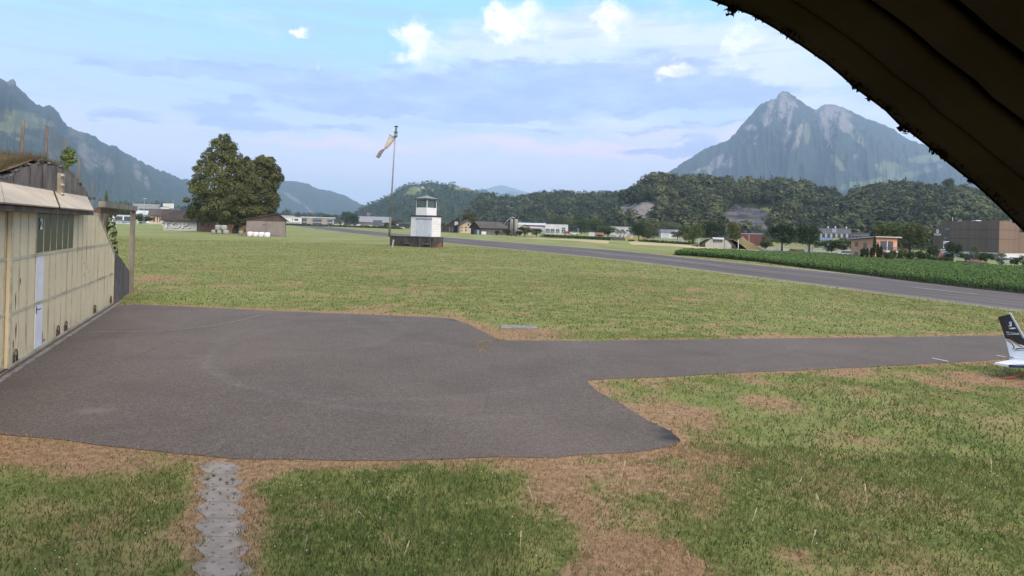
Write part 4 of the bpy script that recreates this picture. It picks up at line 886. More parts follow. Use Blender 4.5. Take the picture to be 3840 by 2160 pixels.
rg = [RX(366, 200)+a1*.62*math.cos(2*math.pi*j/20)+b1*.5*math.sin(2*math.pi*j/20) for j in range(21)]
k = MB(); k.tube(rg, .035, 6, cap=False); k.tube([RX(390, 208), RX(372, 190)], .04, 6); k.tube([RX(395, 222), RX(375, 216)], .035, 6); k.build('sock_ring', dk, ws)
# ================================================================== TREES
def leaf_mat():
    m, n, b = start('foliage'); b.inputs['Roughness'].default_value = .65; b.inputs['Specular IOR Level'].default_value = .12
    oc = n.new('ShaderNodeObjectInfo').outputs['Color']; t = n.attr('tint')
    c = n.mix(1., oc, n.mix(t, (.45, .50, .50), (1.75, 1.62, 1.40)), 'MULTIPLY')
    n.put(b.inputs['Base Color'], c)
    tr = n.new('ShaderNodeBsdfTranslucent'); n.put(tr.inputs[0], c); mx = n.new('ShaderNodeMixShader'); mx.inputs[0].default_value = .25
    n.nt.links.new(b.outputs[0], mx.inputs[1]); n.nt.links.new(tr.outputs[0], mx.inputs[2]); n.nt.links.new(mx.outputs[0], n.nt.nodes['Material Output'].inputs[0])
    return m
lfm = leaf_mat(); bark = mat('bark', (.085, .065, .05), (.055, .043, .034), 3., .95, .02)
def crown_np(blobs, nq, size, seed, flat=.5, inner=.25, droop=0., dome=.7):
    g = np.random.default_rng(seed); B = np.array([b[:6] for b in blobs]); wgt = (B[:, 3]*B[:, 5])**.9; wgt /= wgt.sum()
    k = g.choice(len(B), nq, p=wgt); d = g.normal(0, 1, (nq, 3)); d /= np.linalg.norm(d, axis=1)[:, None]
    low = (d[:, 2] < -.35) & (g.random(nq) < flat); d[low, 2] *= -1
    rr = np.where(g.random(nq) < inner, g.random(nq)**.5, .74+.24*g.random(nq)+.26*g.random(nq)**2)
    c = B[k, :3]+d*B[k, 3:6]*rr[:, None]
    nm = d*dome+g.normal(0, .55 if dome < 1 else .38, (nq, 3))+np.array([0, 0, .25]); nm /= np.linalg.norm(nm, axis=1)[:, None]
    t = np.cross(nm, g.normal(0, 1, (nq, 3))); t /= np.linalg.norm(t, axis=1)[:, None]+1e-9; b = np.cross(nm, t)
    if droop: t = t*(1-droop)+np.array([0, 0, -droop])
    sz = size*(.55+.8*g.random(nq))[:, None]
    V = np.stack([c+t*sz, c+b*sz*.5, c-t*sz*.8, c-b*sz*.5], 1).reshape(-1, 3)
    bt = g.random(len(B)); ti = np.clip(.45*bt[k]+.55*g.random(nq), 0, 1)
    return V, np.repeat(ti, 4)
def round_blobs(seed, n_, lo=.28):
    g = np.random.default_rng(seed); L = [(0, 0, .62, .30, .30, .30)]
    for i in range(n_):
        a = g.uniform(0, 6.28); z = g.uniform(lo, .9); rad = .40*math.sqrt(max(.05, 1-((z-.56)/.44)**2))*g.uniform(.6, 1.0); r = g.uniform(.11, .19)
        L.append((rad*math.cos(a), rad*math.sin(a), z, r, r, r*.85))
    return L
PROTO = {}
def proto(kind):
    if kind in PROTO: return PROTO[kind]
    nm, sd = kind.rsplit('_', 1); sd = int(sd)
    if nm == 'round': V, t = crown_np(round_blobs(sd, 20), 2800, .036, sd)
    elif nm == 'bush': V, t = crown_np([(x, y, z*.8+.15, r, r, r) for x, y, z, r, _, _ in round_blobs(sd, 12, .1)], 1900, .052, sd)
    elif nm == 'willow': V, t = crown_np(round_blobs(sd, 22, .12), 2800, .040, sd, .2, .2, .45)
    elif nm == 'cypress':
        V, t = crown_np([(0, 0, z, .075*math.sin(math.pi*min(1, (1-z)*1.1+.04))**.6, .075*math.sin(math.pi*min(1, (1-z)*1.1+.04))**.6, .08) for z in np.linspace(.06, .95, 14)], 1500, .026, sd, .2, .1, .3); V[:, :2] *= 5.6
    elif nm == 'conifer': V, t = crown_np([(0, 0, z, .46*(1-z)+.02, .46*(1-z)+.02, .06) for z in np.linspace(.1, .97, 12)], 700, .045, sd, .3, .15, .25)
    me = mesh_np('crown', V, np.arange(len(V)).reshape(-1, 4), {'tint': t}, [lfm])
    tb_ = MB(); tb_.tube([(0, 0, -.03), (0, 0, .2), (.01, 0, .55), (.0, .01, .8)], [.035, .028, .018, .006], 7)
    g = np.random.default_rng(sd)
    for i in range(6):
        a = g.uniform(0, 6.28); z = g.uniform(.2, .5); tb_.tube([(0, 0, z), (.15*math.cos(a), .15*math.sin(a), z+.16), (.28*math.cos(a), .28*math.sin(a), z+.24)], [.014, .009, .003], 5)
    o = tb_.build('trunk', bark, None, True, (0, 0, 0)); tm = o.data; bpy.data.objects.remove(o)
    PROTO[kind] = (me, tm); return PROTO[kind]
def tree(name, kind, label, u, v, Wpx, Hpx, col, cat='tree', group=None, Y=None, trunk=True, rot=None, dep=None):
    p = gp(u, v) if Y is None else gY(u, Y)
    s = p.y/F
    if Y is not None: Hpx = max(4, (at(u, v-Hpx, Y).z-p.z)/s)
    me, tm = proto(kind); t = thing(name, label, cat, p, group)
    h = Hpx*s; wd = Wpx*s
    t.scale = (wd/.92, (dep or wd)/.92, h/.98); t.rotation_euler = (0, 0, random.uniform(0, 6.28) if rot is None else rot)
    o = link('crown', me, parent=t); o.color = (*col, 1)
    if trunk: link('trunk', tm, parent=t)
    return t
G1, G2, G3, G4, G5 = (.052, .078, .030), (.072, .098, .034), (.095, .118, .040), (.10, .112, .062), (.035, .056, .026)
# the two big old trees behind the bales, built by themselves
def big_tree(label, u, v, Y, blobs, nq, seed, trunk, col):
    b0 = gY(u, Y); s = Y/F
    t = thing('broadleaf_tree', label, 'tree', b0, 'two big trees by the bales'); vb = float(proj(b0)[1])
    B = []
    for (bu, bv, r, dy) in blobs: p = at(bu, bv, Y+dy*s)-b0; B.append((p.x, p.y, p.z, r*s, r*s, r*s*.9))
    B += [(b_[0]+random.uniform(-1, 1)*b_[3]*.95, b_[1]+random.uniform(-1, .4)*b_[3], b_[2]+random.uniform(-.7, 1)*b_[3]*.95, b_[3]*.30, b_[3]*.30, b_[3]*.26) for b_ in B for _ in range(4)]
    B = [(*b_[:3], *(k_*(.86 if b_[3] > 30*s else 1.) for k_ in b_[3:])) for b_ in B]
    V, ti = crown_np(B, nq*2, .40, seed, .35, .18, .12, 1.05)
    o = link('crown', mesh_np('crown', V, np.arange(len(V)).reshape(-1, 4), {'tint': ti}, [lfm]), parent=t); o.color = (*col, 1)
    mb = MB(Matrix.Translation(b0)); 
    for L, r in trunk:
        P = [at(a, b_, Y+c*s)-b0 for a, b_, c in L]; mb.tube(P, [r[0]*s*(1-i/(len(P)-1))+r[1]*s*i/(len(P)-1) for i in range(len(P))], 9)
    mb.build('trunk', bark, t, True)
big_tree('tall old broadleaf tree with pointed crown left of its lower neighbour', 818, 866, 196, [(845, 522, 20, 0), (912, 632, 30, 0), (820, 545, 30, 0), (862, 552, 28, 6), (785, 590, 34, 0), (832, 592, 42, -20), (880, 600, 40, 0), (765, 640, 38, 0), (820, 650, 55, -30), (890, 655, 52, -10), (752, 690, 34, 5), (800, 710, 58, -30), (870, 715, 60, -25), (922, 690, 40, 10), (760, 745, 42, 0), (820, 770, 55, -25), (735, 785, 34, 5), (722, 803, 24, 5), (775, 805, 40, 0), (840, 818, 34, -15), (880, 790, 42, 0)], 16000, 5,
         [([(816, 872, 0), (816, 800, 0), (826, 700, 0), (838, 600, 0)], (8, 2)), ([(816, 800, 0), (780, 740, 0), (760, 690, 0)], (5, 1.5)), ([(820, 760, 0), (870, 700, 5), (890, 650, 5)], (5, 1.5))], (.105, .115, .044))
big_tree('broad old tree with rounded right crown leaning over the concrete pen', 885, 878, 184, [(980, 605, 24, 0), (1010, 612, 22, 0), (945, 625, 34, 5), (990, 640, 38, -5), (1030, 640, 24, 0), (1046, 668, 20, 0), (960, 680, 48, -15), (1015, 690, 38, 0), (930, 730, 48, -25), (985, 735, 48, -15), (1022, 745, 28, 0), (905, 780, 44, -25), (955, 785, 44, -20), (1005, 790, 32, -5), (1025, 770, 22, 0), (890, 822, 34, -20), (935, 822, 26, -10), (985, 818, 22, 0), (870, 770, 40, -10), (1010, 812, 18, 0)], 14000, 6,
         [([(886, 886, 0), (884, 860, 0), (888, 820, 0), (910, 760, 0), (950, 690, 0)], (15, 3)), ([(886, 830, 0), (940, 790, 0), (1000, 740, 0)], (8, 2)), ([(886, 830, 0), (872, 770, 0), (880, 700, 0)], (8, 2))], (.096, .102, .044))
# shrub growing on the hangar mound
def mound_shrub():
    s0, z0 = HS(250, 642, -1.0); b0 = HP(s0, z0-.2, -1.0); Yd = b0.y; s = Yd/F; t = thing('young_shrub', 'small bright leafy shrub growing on the rim of the hangar mound', 'shrub', b0)
    B = []
    for (u, v, r) in ((260, 556, 9), (248, 572, 11), (272, 572, 11), (240, 590, 12), (258, 590, 14), (277, 588, 9), (238, 606, 9), (262, 608, 13), (280, 604, 7), (252, 620, 9)):
        p = at(u, v, Yd)-b0; B.append((p.x, p.y, p.z, r*s, r*s, r*s))
    V, ti = crown_np(B, 420, .055, 9, .1, .3, .1)
    o = link('foliage', mesh_np('foliage', V, np.arange(len(V)).reshape(-1, 4), {'tint': ti}, [lfm]), parent=t); o.color = (.15, .20, .06, 1)
    mb = MB(Matrix.Translation(b0)); mb.tube([(0, 0, 0)]+[at(u, v, Yd)-b0 for u, v in ((251, 630), (256, 600), (260, 565))], [.025, .02, .012, .005], 6); mb.tube([at(251, 630, Yd)-b0, at(241, 595, Yd)-b0], [.012, .004], 5); mb.build('stem', bark, t, True)
mound_shrub()
def ivy():
    b0 = HP(13.3, .6, -.35); t = thing('ivy_plant', 'green creeper climbing the steel posts beside the wing wall', 'climbing plant', b0); g = np.random.default_rng(5); B = []
    for z in np.linspace(.5, 2.9, 9): B.append((g.uniform(-.1, .12), g.uniform(-.05, .1), z, .12+.1*g.random(), .12, .2))
    V, ti = crown_np(B, 420, .06, 4); o = link('foliage', mesh_np('foliage', V, np.arange(len(V)).reshape(-1, 4), {'tint': ti}, [lfm]), parent=t); o.color = (.06, .085, .035, 1)
ivy()
# ================================================================== BUILDINGS
def bld(name, label, cat, u0, u1, vt, vb, wall, Y=None, depth=8., yaw=0., roof=None, rm_=None, rh=0., eave=.25, group=None, ridge=.5, wins=(), winm=None, extra=None, rlift=0.):
    """box with a flat or gabled roof; the front (local -y) looks at the camera turned by yaw"""
    uc = (u0+u1)/2
    p = gp(uc, vb) if Y is None else gY(uc, Y)
    s = p.y/F; Wd = (u1-u0)*s; h = at(uc, vt, p.y).z-p.z
    fm = fr(p, face_cam(p)+R(yaw)); t = thing(name, label, cat, fm @ Vector((0, depth/2, 0)), group)
    mb = MB(fm); x0, x1 = -Wd/2, Wd/2; hw = h-rh*s
    if roof == 'gable_front':
        xr = x0+Wd*ridge; mb.prism([(x0, 0, -.8), (x1, 0, -.8), (x1, 0, hw), (xr, 0, h-.1), (x0, 0, hw)], (0, depth, 0))
    else: mb.box(x0, x1, 0, depth, -.8, hw)
    mb.build('wall', wall, t)
    rb = MB(fm); e = eave; tk = .18
    if roof == 'flat': rb.box(x0-e, x1+e, -e, depth+e, hw, hw+max(.25, rh*s)).build('roof', rm_, t)
    elif roof == 'gable_side':                       # ridge along x
        rb.prism([(x0-e, -e*1.5, hw-.1), (x0-e, depth/2, h-.1), (x0-e, depth+e*1.5, hw-.1), (x0-e, depth+e*1.5, hw+tk-.1), (x0-e, depth/2, h+tk), (x0-e, -e*1.5, hw+tk-.1)], (Wd+2*e, 0, 0)).build('roof', rm_, t)
    elif roof == 'gable_front':
        xr = x0+Wd*ridge
        rb.prism([(x0-e, -e, hw-.1), (xr, -e, h), (x1+e, -e, hw-.1), (x1+e, -e, hw+tk), (xr, -e, h+tk*1.6), (x0-e, -e, hw+tk)], (0, depth+2*e, 0)).build('roof', rm_, t)
    elif roof == 'hip':
        rb.add([(x0-e, -e, hw), (x1+e, -e, hw), (x1+e, depth+e, hw), (x0-e, depth+e, hw), (x0+Wd*.25, depth/2, h), (x1-Wd*.25, depth/2, h)], [(3, 2, 1, 0), (0, 1, 5, 4), (1, 2, 5), (2, 3, 4, 5), (3, 0, 4)]).build('roof', rm_, t)
    for q in wins:
        a, b_, c0, c1 = q[:4]; wm_ = q[4] if len(q) > 4 else winm; nm_ = q[5] if len(q) > 5 else 'window'
        MB(fm).box(x0+Wd*a, x0+Wd*b_, -.07, -.002, hw*c0, hw*c1).build(nm_, wm_, t)
    if extra: extra(fm, Wd, h, hw, s, t)
    return t, fm, Wd, h, s
WIN = mat('window_dark', (.045, .05, .06), (.07, .075, .085), 1., .3, spec=.5); WL = mat('window_light', (.45, .47, .5), (.36, .38, .42), 1., .4)
W1 = mat('white_render', (.66, .65, .64), (.58, .57, .56), .5, .8); GRY = mat('grey_cladding', (.36, .37, .39), (.30, .31, .33), .4, .7); LG = mat('light_grey_sheet', (.50, .52, .55), (.44, .46, .49), .3, .6)
RT = mat('dark_tiles', (.066, .052, .048), (.042, .034, .032), 1.2, .9, .03, stretch=(1, 1, 3), c3=(.10, .085, .075)); RG = mat('grey_brown_tiles', (.105, .09, .082), (.075, .066, .06), .8, .9); RD = mat('red_brown_tiles', (.13, .072, .058), (.09, .055, .048), .8, .9)
DW = mat('dark_boards', (.052, .043, .038), (.036, .03, .028), 1.2, .9, .01, stretch=(1, 1, .2), c3=(.085, .072, .064)); GW = mat('grey_boards', (.155, .14, .13), (.10, .09, .083), 1.2, .9, stretch=(1, 1, .2))
BR = mat('orange_brick', (.36, .20, .115), (.29, .165, .10), 1.8, .9, c3=(.22, .13, .085)); BE = mat('beige_render', (.58, .44, .31), (.52, .40, .29), .6, .85); OR = mat('orange_render', (.74, .37, .21), (.67, .34, .195), .5, .8, c3=(.48, .26, .17))
BC = mat('brown_cladding', (.150, .110, .088), (.130, .097, .079), .5, .7, stretch=(2, 2, .05)); BC2 = mat('lit_brown_cladding', (.205, .138, .098), (.18, .122, .088), .5, .7, stretch=(2, 2, .05))  # BC2 repeats BC in a lighter tone: brighter light painted into right-hand faces
# white graffiti shed
def shed_extra(fm, Wd, h, hw, s, t):
    for i in range(9): MB(fm).box(-Wd/2-.1+i*Wd/8-.09, -Wd/2-.1+i*Wd/8+.09, -.9, -.25, hw-.28, hw-.12).build('rafter_end', GW, t)
    F2 = fm @ Matrix.Translation((-Wd*.14, -.012, hw*.52)) @ Matrix.Rotation(R(90), 4, 'X') @ Matrix.Diagonal((1.5, 1, 1, 1))
    text_mesh('TOP.', 2.7, F2 @ Matrix.Translation((.10, -.20, 0)), 'graffiti_outline', mat('graffiti_dark', (.10, .10, .115), (.16, .16, .175), 2.), t, .004, .16)
    text_mesh('TOP.', 2.7, F2 @ Matrix.Translation((0, 0, .010)), 'graffiti', mat('graffiti_white', (.80, .80, .82), (.70, .70, .72), 1.2), t, .004, .11)
bld('white_shed', 'white plastered shed with dark tiled roof and TOP graffiti on its wall', 'shed', 622, 738, 790, 864, mat('shed_plaster', (.62, .60, .575), (.55, .53, .51), .8, .85, c3=(.36, .34, .31)), 212, 8, -6, 'gable_side', RT, 38, .9, extra=shed_extra)
bld('timber_lean_to', 'narrow dark timber lean-to against the right end of the graffiti shed', 'shed', 739.5, 750, 826, 866, DW, 214, 6, 0, 'flat', RT, 2)
bld('brick_shed', 'long orange brick shed half hidden under the big trees', 'shed', 753, 928, 806, 868, BR, 207, 8, 0, 'gable_side', RT, 26, .6, wins=((.06, .13, .55, .85, WIN), (.18, .22, .5, .8, WIN), (.66, .70, .6, .9, WL), (.90, .97, .10, .35, WIN), (.91, .94, .70, .76, WIN)))
# concrete pen with a brown gable
def pen_extra(fm, Wd, h, hw, s, t):
    MB(fm).box(-Wd/2-.05, Wd/2+.1, -.16, -.002, -.6, .62).build('plinth', mat('pen_plinth', (.21, .185, .175), (.17, .15, .14), .8, .9), t)
    MB(fm).box(-.04, .04, -.03, -.002, .62, hw).build('wall_joint', mat('joint_brown', (.10, .08, .07), (.13, .11, .1), 4.), t)
    MB(fm).box(-.9, -.1, -.02, -.002, hw*.72, hw*.78).build('wall_patch', mat('joint_brown', (.10, .08, .07)), t)
    gm2 = MB(fm); xr = Wd*.30; gm2.prism([(-Wd/2-1.6, -.05, hw), (Wd/2+.6, -.05, hw), (xr, -.05, hw+1.9)], (0, .05, 0)); gm2.build('gable_boards', mat('gable_boards', (.105, .076, .062), (.072, .054, .046), 2.5, .9, stretch=(1, 1, .1)), t)
    rb = MB(fm); rb.prism([(-Wd/2-1.7, -.4, hw-.08), (xr, -.4, hw+1.86), (Wd/2+.75, -.4, hw-.08), (Wd/2+.75, -.4, hw+.1), (xr, -.4, hw+2.1), (-Wd/2-1.7, -.4, hw+.12)], (0, 9.2, 0)); rb.build('roof', RT, t)
bld('concrete_pen', 'brown grey concrete walled barn with low brown gable behind the white bales', 'barn', 930, 1065, 829, 889, mat('pen_concrete', (.245, .205, .182), (.205, .172, .155), .7, .9, c3=(.165, .14, .128)), 151.5, 8.4, -3, extra=pen_extra)
# bales
def bale(name, label, u, vb, m, cat, group, Y, w_=20., h_=17., zlift=0.):
    p = gY(u, Y); s = Y/F; r = w_*s/2; hh = h_*s; p.z += zlift
    mb = MB(fr(p, random.uniform(0, 6))); mb.lathe([(r*.86, 0), (r*.97, hh*.07), (r*1.01, hh*.3), (r, hh*.6), (r*.97, hh*.82), (r*.86, hh*.95), (r*.62, hh*1.0), (r*.2, hh*1.02)], 22)
    return tag(mb.build(name, m, smooth=True, loc=p), label, cat, group)
wrap = mat('white_bale_wrap', (.80, .74, .75), (.74, .68, .69), 3., .45, .02, stretch=(1, 1, 3)); gwrap = mat('pale_green_wrap', (.36, .37, .32), (.30, .30, .26), 3., .5, .02, c3=(.22, .21, .18), stretch=(1, 1, .4)); kwrap = mat('black_bale_wrap', (.02, .022, .028), (.03, .03, .04), 3., .4)
for i, (u, l) in enumerate(((939.5, 'leftmost white wrapped bale, beside the brick wall opening'), (961, 'second white wrapped bale from the brick wall'), (982, 'third white wrapped bale, second from the plinth end'), (1003, 'rightmost white wrapped bale before the bare concrete plinth'))):
    bale('wrapped_bale', l, u, 886, wrap, 'bale', 'white wrapped bales', 149.5-i*.8, 21.4, 17.5+.5*(i == 0))
gl = ('pale green bale at the left end of the bottom row', 'pale green bale in the middle of the bottom row', 'pale green bale on the bottom row beside the tree trunk')
for i, u in enumerate((805, 827, 849)): bale('silage_bale', gl[i], u, 872, gwrap, 'bale', 'pale green stacked bales', 174-i*1.2, 21.5, 14.5)
for i, (u, l) in enumerate(((819, 'left one of the two pale green bales on top of the stack'), (841, 'right one of the two pale green bales on top of the stack'))): bale('silage_bale', l, u, 858, gwrap, 'bale', 'pale green stacked bales', 173.4-i, 21.5, 18.5, 14.4*174/F)
bale('silage_bale', 'single pale brown bale standing right of the big tree trunk', 904, 880, mat('brown_wrap', (.30, .25, .21), (.24, .20, .17), 3., .6), 'bale', None, 166, 16, 16)
bale('black_bale', 'black wrapped bale behind the pale green stack', 816, 842, kwrap, 'bale', None, 178, 15, 42)
# houses and garage on the left
bld('garage', 'low white double garage with dark openings seen through the hangar frame', 'garage', 428, 490, 806, 832, W1, 440, 8, 0, 'flat', mat('eave_white', (.60, .60, .60), (.52, .52, .52), 1.), 2, .2, wins=((.14, .50, .12, .88, WIN, 'opening'), (.58, .98, .12, .88, WIN, 'opening')))
bld('grey_roof_house', 'small pale house with grey brown tiled roof beside the white shed', 'house', 566, 617, 783, 832, BE, 425, 10, -8, 'gable_side', RG, 24, 1.2, wins=((.20, .32, .25, .8, RD, 'shutter'), (.45, .50, .2, .9, DW, 'post'), (.60, .64, .2, .9, DW, 'post'), (.9, .94, .2, .9, DW, 'post')))
bld('pale_roof_hall', 'flat hall with sloping light grey roof behind the lamp post', 'hall', 520, 566, 790, 826, W1, 470, 12, 0, 'gable_side', LG, 15, 1.)
bld('dark_roof_hall', 'long low hall with dark window band behind the grey roofed house', 'hall', 528, 600, 781, 812, mat('hall_dark', (.075, .075, .085), (.10, .10, .11), 1.), 560, 12, 0, 'flat', LG, 1.5, .4)
bld('white_house', 'white house with dark windows above the grey brown roof', 'house', 603, 630, 775, 815, W1, 640, 10, 0, 'flat', RG, 2, .3, wins=((.1, .25, .7, .9, WIN), (.4, .55, .7, .9, WIN), (.7, .85, .72, .9, WIN), (.35, .6, .45, .6, WIN)))
bld('white_block', 'wide white block with flat roof far behind the white shed', 'building', 612, 648, 763, 800, W1, 980, 14, 0, 'flat', W1, 1.5, .3, wins=((.05, .95, .62, .74, WIN),))
bld('flat_roofed_block', 'long pale block with flat roof far beyond the lamp post', 'building', 505, 590, 766, 800, mat('far_grey_wall', (.30, .30, .31), (.24, .24, .25), .3), 1000, 14, 0, 'flat', W1, 1.4, .4)
bld('brown_roof_house', 'low house with brown roof in front of the far white block', 'house', 640, 670, 783, 812, BE, 700, 10, 0, 'gable_side', RG, 8, .6, wins=((.3, .5, .5, .8, WIN),))
def car(name, label, u, vb, col, Y, yaw=90, cat='car', group=None, kx=1.):
    p = gY(u, Y); fm = fr(p, face_cam(p)+R(yaw)); t = thing(name, label, cat, p, group)
    m = mat('car_paint_'+label[:14], col, tuple(c_*.92 for c_ in col), 1., .3, spec=.5)
    mb = MB(fm @ Matrix.Scale(kx, 4)); mb.prism([(-2.1, -.85, .35), (2.1, -.85, .35), (2.15, -.85, .75), (1.2, -.85, .95), (-2.0, -.85, 1.0)], (0, 1.7, 0)); mb.prism([(1.15, -.78, .95), (.5, -.70, 1.45), (-1.4, -.70, 1.48), (-1.95, -.78, 1.0)], (0, 1.5, 0)); mb.build('body', m, t)
    g_ = MB(fm @ Matrix.Scale(kx, 4)); g_.prism([(.98, -.80, 1.0), (.45, -.755, 1.38), (-1.3, -.755, 1.40), (-1.7, -.80, 1.03)], (0, 1.56, 0)); g_.build('window', WIN, t)
    for x in (-1.3, 1.3):
        for y in (-.86, .70): MB(fm @ Matrix.Scale(kx, 4)).tube([(x, y, .32), (x, y+.16, .32)], .32, 12).build('wheel', kwrap, t)
    return t
car('parked_car', 'car under pale teal cover in front of the double garage', 458, 832, (.20, .36, .34), 425, 0, kx=1.5)
car('parked_car', 'dark blue car with turquoise front beside the covered car', 477, 832, (.04, .10, .16), 424, 0, kx=1.5)
rl = thing('road_barrier', 'white painted road barrier rails on two white posts beyond the grass', 'barrier', gp(560, 842))
wpt = mat('white_rail_paint', (.70, .69, .66), (.6, .59, .56), 1., .6)
a0, a1_ = gY(514, 372), gY(610, 345); MB(fr(a0)).box(-.14, .14, -.14, .14, -.2, 3.0).build('post', wpt, rl); MB(fr(a1_)).box(-.14, .14, -.14, .14, -.2, 2.9).build('post', wpt, rl)
k = MB(); k.tube([a0+Vector((0, 0, 2.)), a0.lerp(a1_, .5)+Vector((0, 0, 1.75)), a1_+Vector((0, 0, 2.0))], .12, 5); k.tube([a0+Vector((3, 0, .35)), a0.lerp(a1_, .6)+Vector((0, 0, .6)), a1_+Vector((0, 0, 1.5))], .10, 5); k.build('rail', wpt, rl)
kb = MB(); c0, c1 = gY(424, 395), gY(500, 385); kb.prism([c0, c1, c1+Vector((0, .3, 0)), c0+Vector((0, .3, 0))], (0, 0, .75)); kb.prism([c0+Vector((0, 0, 1.5)), c1+Vector((0, 0, 1.2)), c1+Vector((0, .3, 1.2)), c0+Vector((0, .3, 1.5))], (0, 0, .3)); tag(kb.build('low_wall', wpt), 'low white edge wall along the road before the double garage', 'wall')
def lamp(name, label, u, vb, vt, Y, r=.11, head=True):
    p = gY(u, Y); tp_ = at(u, vt, Y); tp_.x = p.x+(tp_.x-p.x); t = thing(name, label, 'street lamp' if head else 'pole', p)
    MB().tube([p, tp_], [r, r*.6], 7).build('pole', mat('lamp_steel', (.42, .43, .44), (.36, .37, .38), 1., .5), t, True)
    if head: q = MB(fr(tp_)); q.prism([(-.5, -.5, 0), (1.3, -.5, .1), (1.5, -.5, .35), (.4, -.5, .45), (-.4, -.5, .25)], (0, 1, 0)); q.build('lamp_head', W1, t)
    return t
lamp('street_lamp', 'tall pale street lamp standing left of the white shed', 541, 839, 746, 390, .14); lamp('utility_pole', 'thin grey pole close beside the tall street lamp', 536.5, 838, 768, 392, .10, False)
lamp('street_lamp', 'far thin street lamp above the white shed roof', 649, 800, 754, 700, .12); lamp('utility_pole', 'dark thin pole above the hangar frame corner', 499, 800, 755, 620, .25, False)
tree('garden_hedge', 'bush_1', 'dark leafy hedge behind the white road barrier', 540, 836, 76, 26, G5, 'hedge', Y=400, trunk=False, rot=0, dep=6); tree('palm_shrub', 'bush_2', 'pale green shrub between the hangar post and the light grey roof', 520, 820, 34, 20, G3, 'shrub', Y=405, trunk=False)
tree('green_tree', 'round_4', 'bright green tree right behind the hangar rail beam', 436, 822, 60, 62, G3, 'tree', Y=470); tree('green_tree', 'round_2', 'darker tree behind the low white garage', 476, 822, 60, 44, G1, 'tree', Y=480)
tree('young_poplar', 'cypress_3', 'slim pale green young tree rising above the hangar canopy', 397, 800, 16, 78, (.12, .16, .06), 'tree', Y=60, trunk=False)
# centre left: office, warehouse, hall, crane, vehicles
def off_extra(fm, Wd, h, hw, s, t):
    for a, b_ in ((.135, .31), (.60, .78)): MB(fm).box(-Wd/2+Wd*a, -Wd/2+Wd*b_, -1.2, -.002, -.5, hw-.4).build('stair_tower', mat('tan_panels', (.36, .31, .26), (.30, .26, .22), .3), t)
    for z0, z1 in ((.12, .34), (.52, .78)):
        for a, b_ in ((.0, .13), (.32, .59), (.79, .95)): MB(fm).box(-Wd/2+Wd*a, -Wd/2+Wd*b_, -.2, -.002, hw*z0, hw*z1).build('window_band', WIN, t)
    MB(fm).box(-Wd*.16, Wd*.10, 2, 8, hw+.5, hw+2.6).build('roof_house', mat('solar_dark', (.05, .055, .07), (.08, .085, .10), .5), t)
bld('office_building', 'flat roofed grey office block with tan stair towers across the airfield', 'office', 1137, 1250, 814, 841, mat('office_grey', (.33, .34, .35), (.27, .28, .29), .3), 790, 22, 0, 'flat', LG, 4, 1.5, extra=off_extra)
bld('white_warehouse', 'white stepped warehouse with pale curved roof right of the concrete pen', 'warehouse', 1068, 1129, 813, 841, W1, 770, 30, 0, 'flat', LG, 2, .4, wins=((.58, .80, .55, .82, WIN), (.44, .50, .6, .8, WIN), (.0, .9, .10, .38, GRY, 'base_panel')))
bld('low_white_hall', 'long low white hall with light roof behind the concrete pen', 'hall', 1020, 1100, 808, 838, W1, 840, 20, 0, 'flat', LG, 3, .8)
bld('grey_roof_barn', 'large barn with wide light grey corrugated roof left of the windsock mast', 'barn', 1344, 1462, 812, 846, mat('barn_wall_brown', (.20, .16, .14), (.16, .13, .115), .4), 760, 26, 3, 'gable_side', mat('corrugated_grey', (.24, .25, .265), (.205, .215, .23), .25, .7), 22, .6)
bld('dark_annex', 'dark grey box annex in front of the grey roofed barn', 'annex', 1399, 1432, 825, 846, mat('annex_slate', (.10, .105, .125), (.085, .09, .105), .5), 735, 8, 0, 'flat', GRY, 1, .2)
bld('timber_chalet', 'dark timber chalet with balcony right of the windsock mast', 'house', 1480, 1514, 823, 845, DW, 700, 10, 0, 'gable_front', RD, 9, .8, wins=((.2, .42, .4, .65, WL), (.56, .78, .4, .65, WL)))
bld('dark_garage', 'dark garage between the timber chalet and the tower', 'garage', 1497, 1536, 836, 849, DW, 640, 8, 0, 'flat', GRY, 1, .2)
cr_ = thing('construction_crane', 'small red and white construction crane standing before the grey roofed barn', 'crane', gY(1380, 770)); b0 = gY(1380, 770); s = 770/F
crm = mat('crane_red', (.36, .13, .10), (.45, .30, .27), .6)
for x in (-.9, .9): MB(fr(b0)).box(x-.22, x+.22, -.2, .2, 0, 52*s).build('mast', mat('crane_white', (.5, .46, .45), (.42, .36, .35), .5), cr_)
MB(fr(b0)).box(-1.5, -.6, -.4, .4, 36*s, 53*s).build('tower_head', crm, cr_); MB(fr(b0)).prism([(-1.4, -.3, 50*s), (4.3, -.3, 47*s), (4.3, -.3, 49*s), (-1.2, -.3, 53*s)], (0, .6, 0)).build('jib', crm, cr_)
def van(label, u, Y, w_, h_, col, name='parked_van', cat='van', group='vans and trailers parked along the far edge of the airfield'):
    p = gY(u, Y); s = Y/F; fm = fr(p, face_cam(p)); t = thing(name, label, cat, p, group); W_ = w_*s; H_ = h_*s
    m = mat('van_'+str(col), col, tuple(c_*.9 for c_ in col), 1., .4)
    k = MB(fm); k.prism([(-W_/2, 0, .35), (W_/2, 0, .35), (W_/2, 0, H_*.55), (W_*.36, 0, H_*.62), (W_*.28, 0, H_), (-W_/2, 0, H_)], (0, 2.2, 0)); k.build('body', m, t)
    MB(fm).box(W_*.08, W_*.26, -.04, -.002, H_*.6, H_*.88).build('window', WIN, t)
    for x in (-W_*.3, W_*.3): MB(fm).tube([(x, -.05, .38), (x, .2, .38)], .38, 10).build('wheel', kwrap, t)
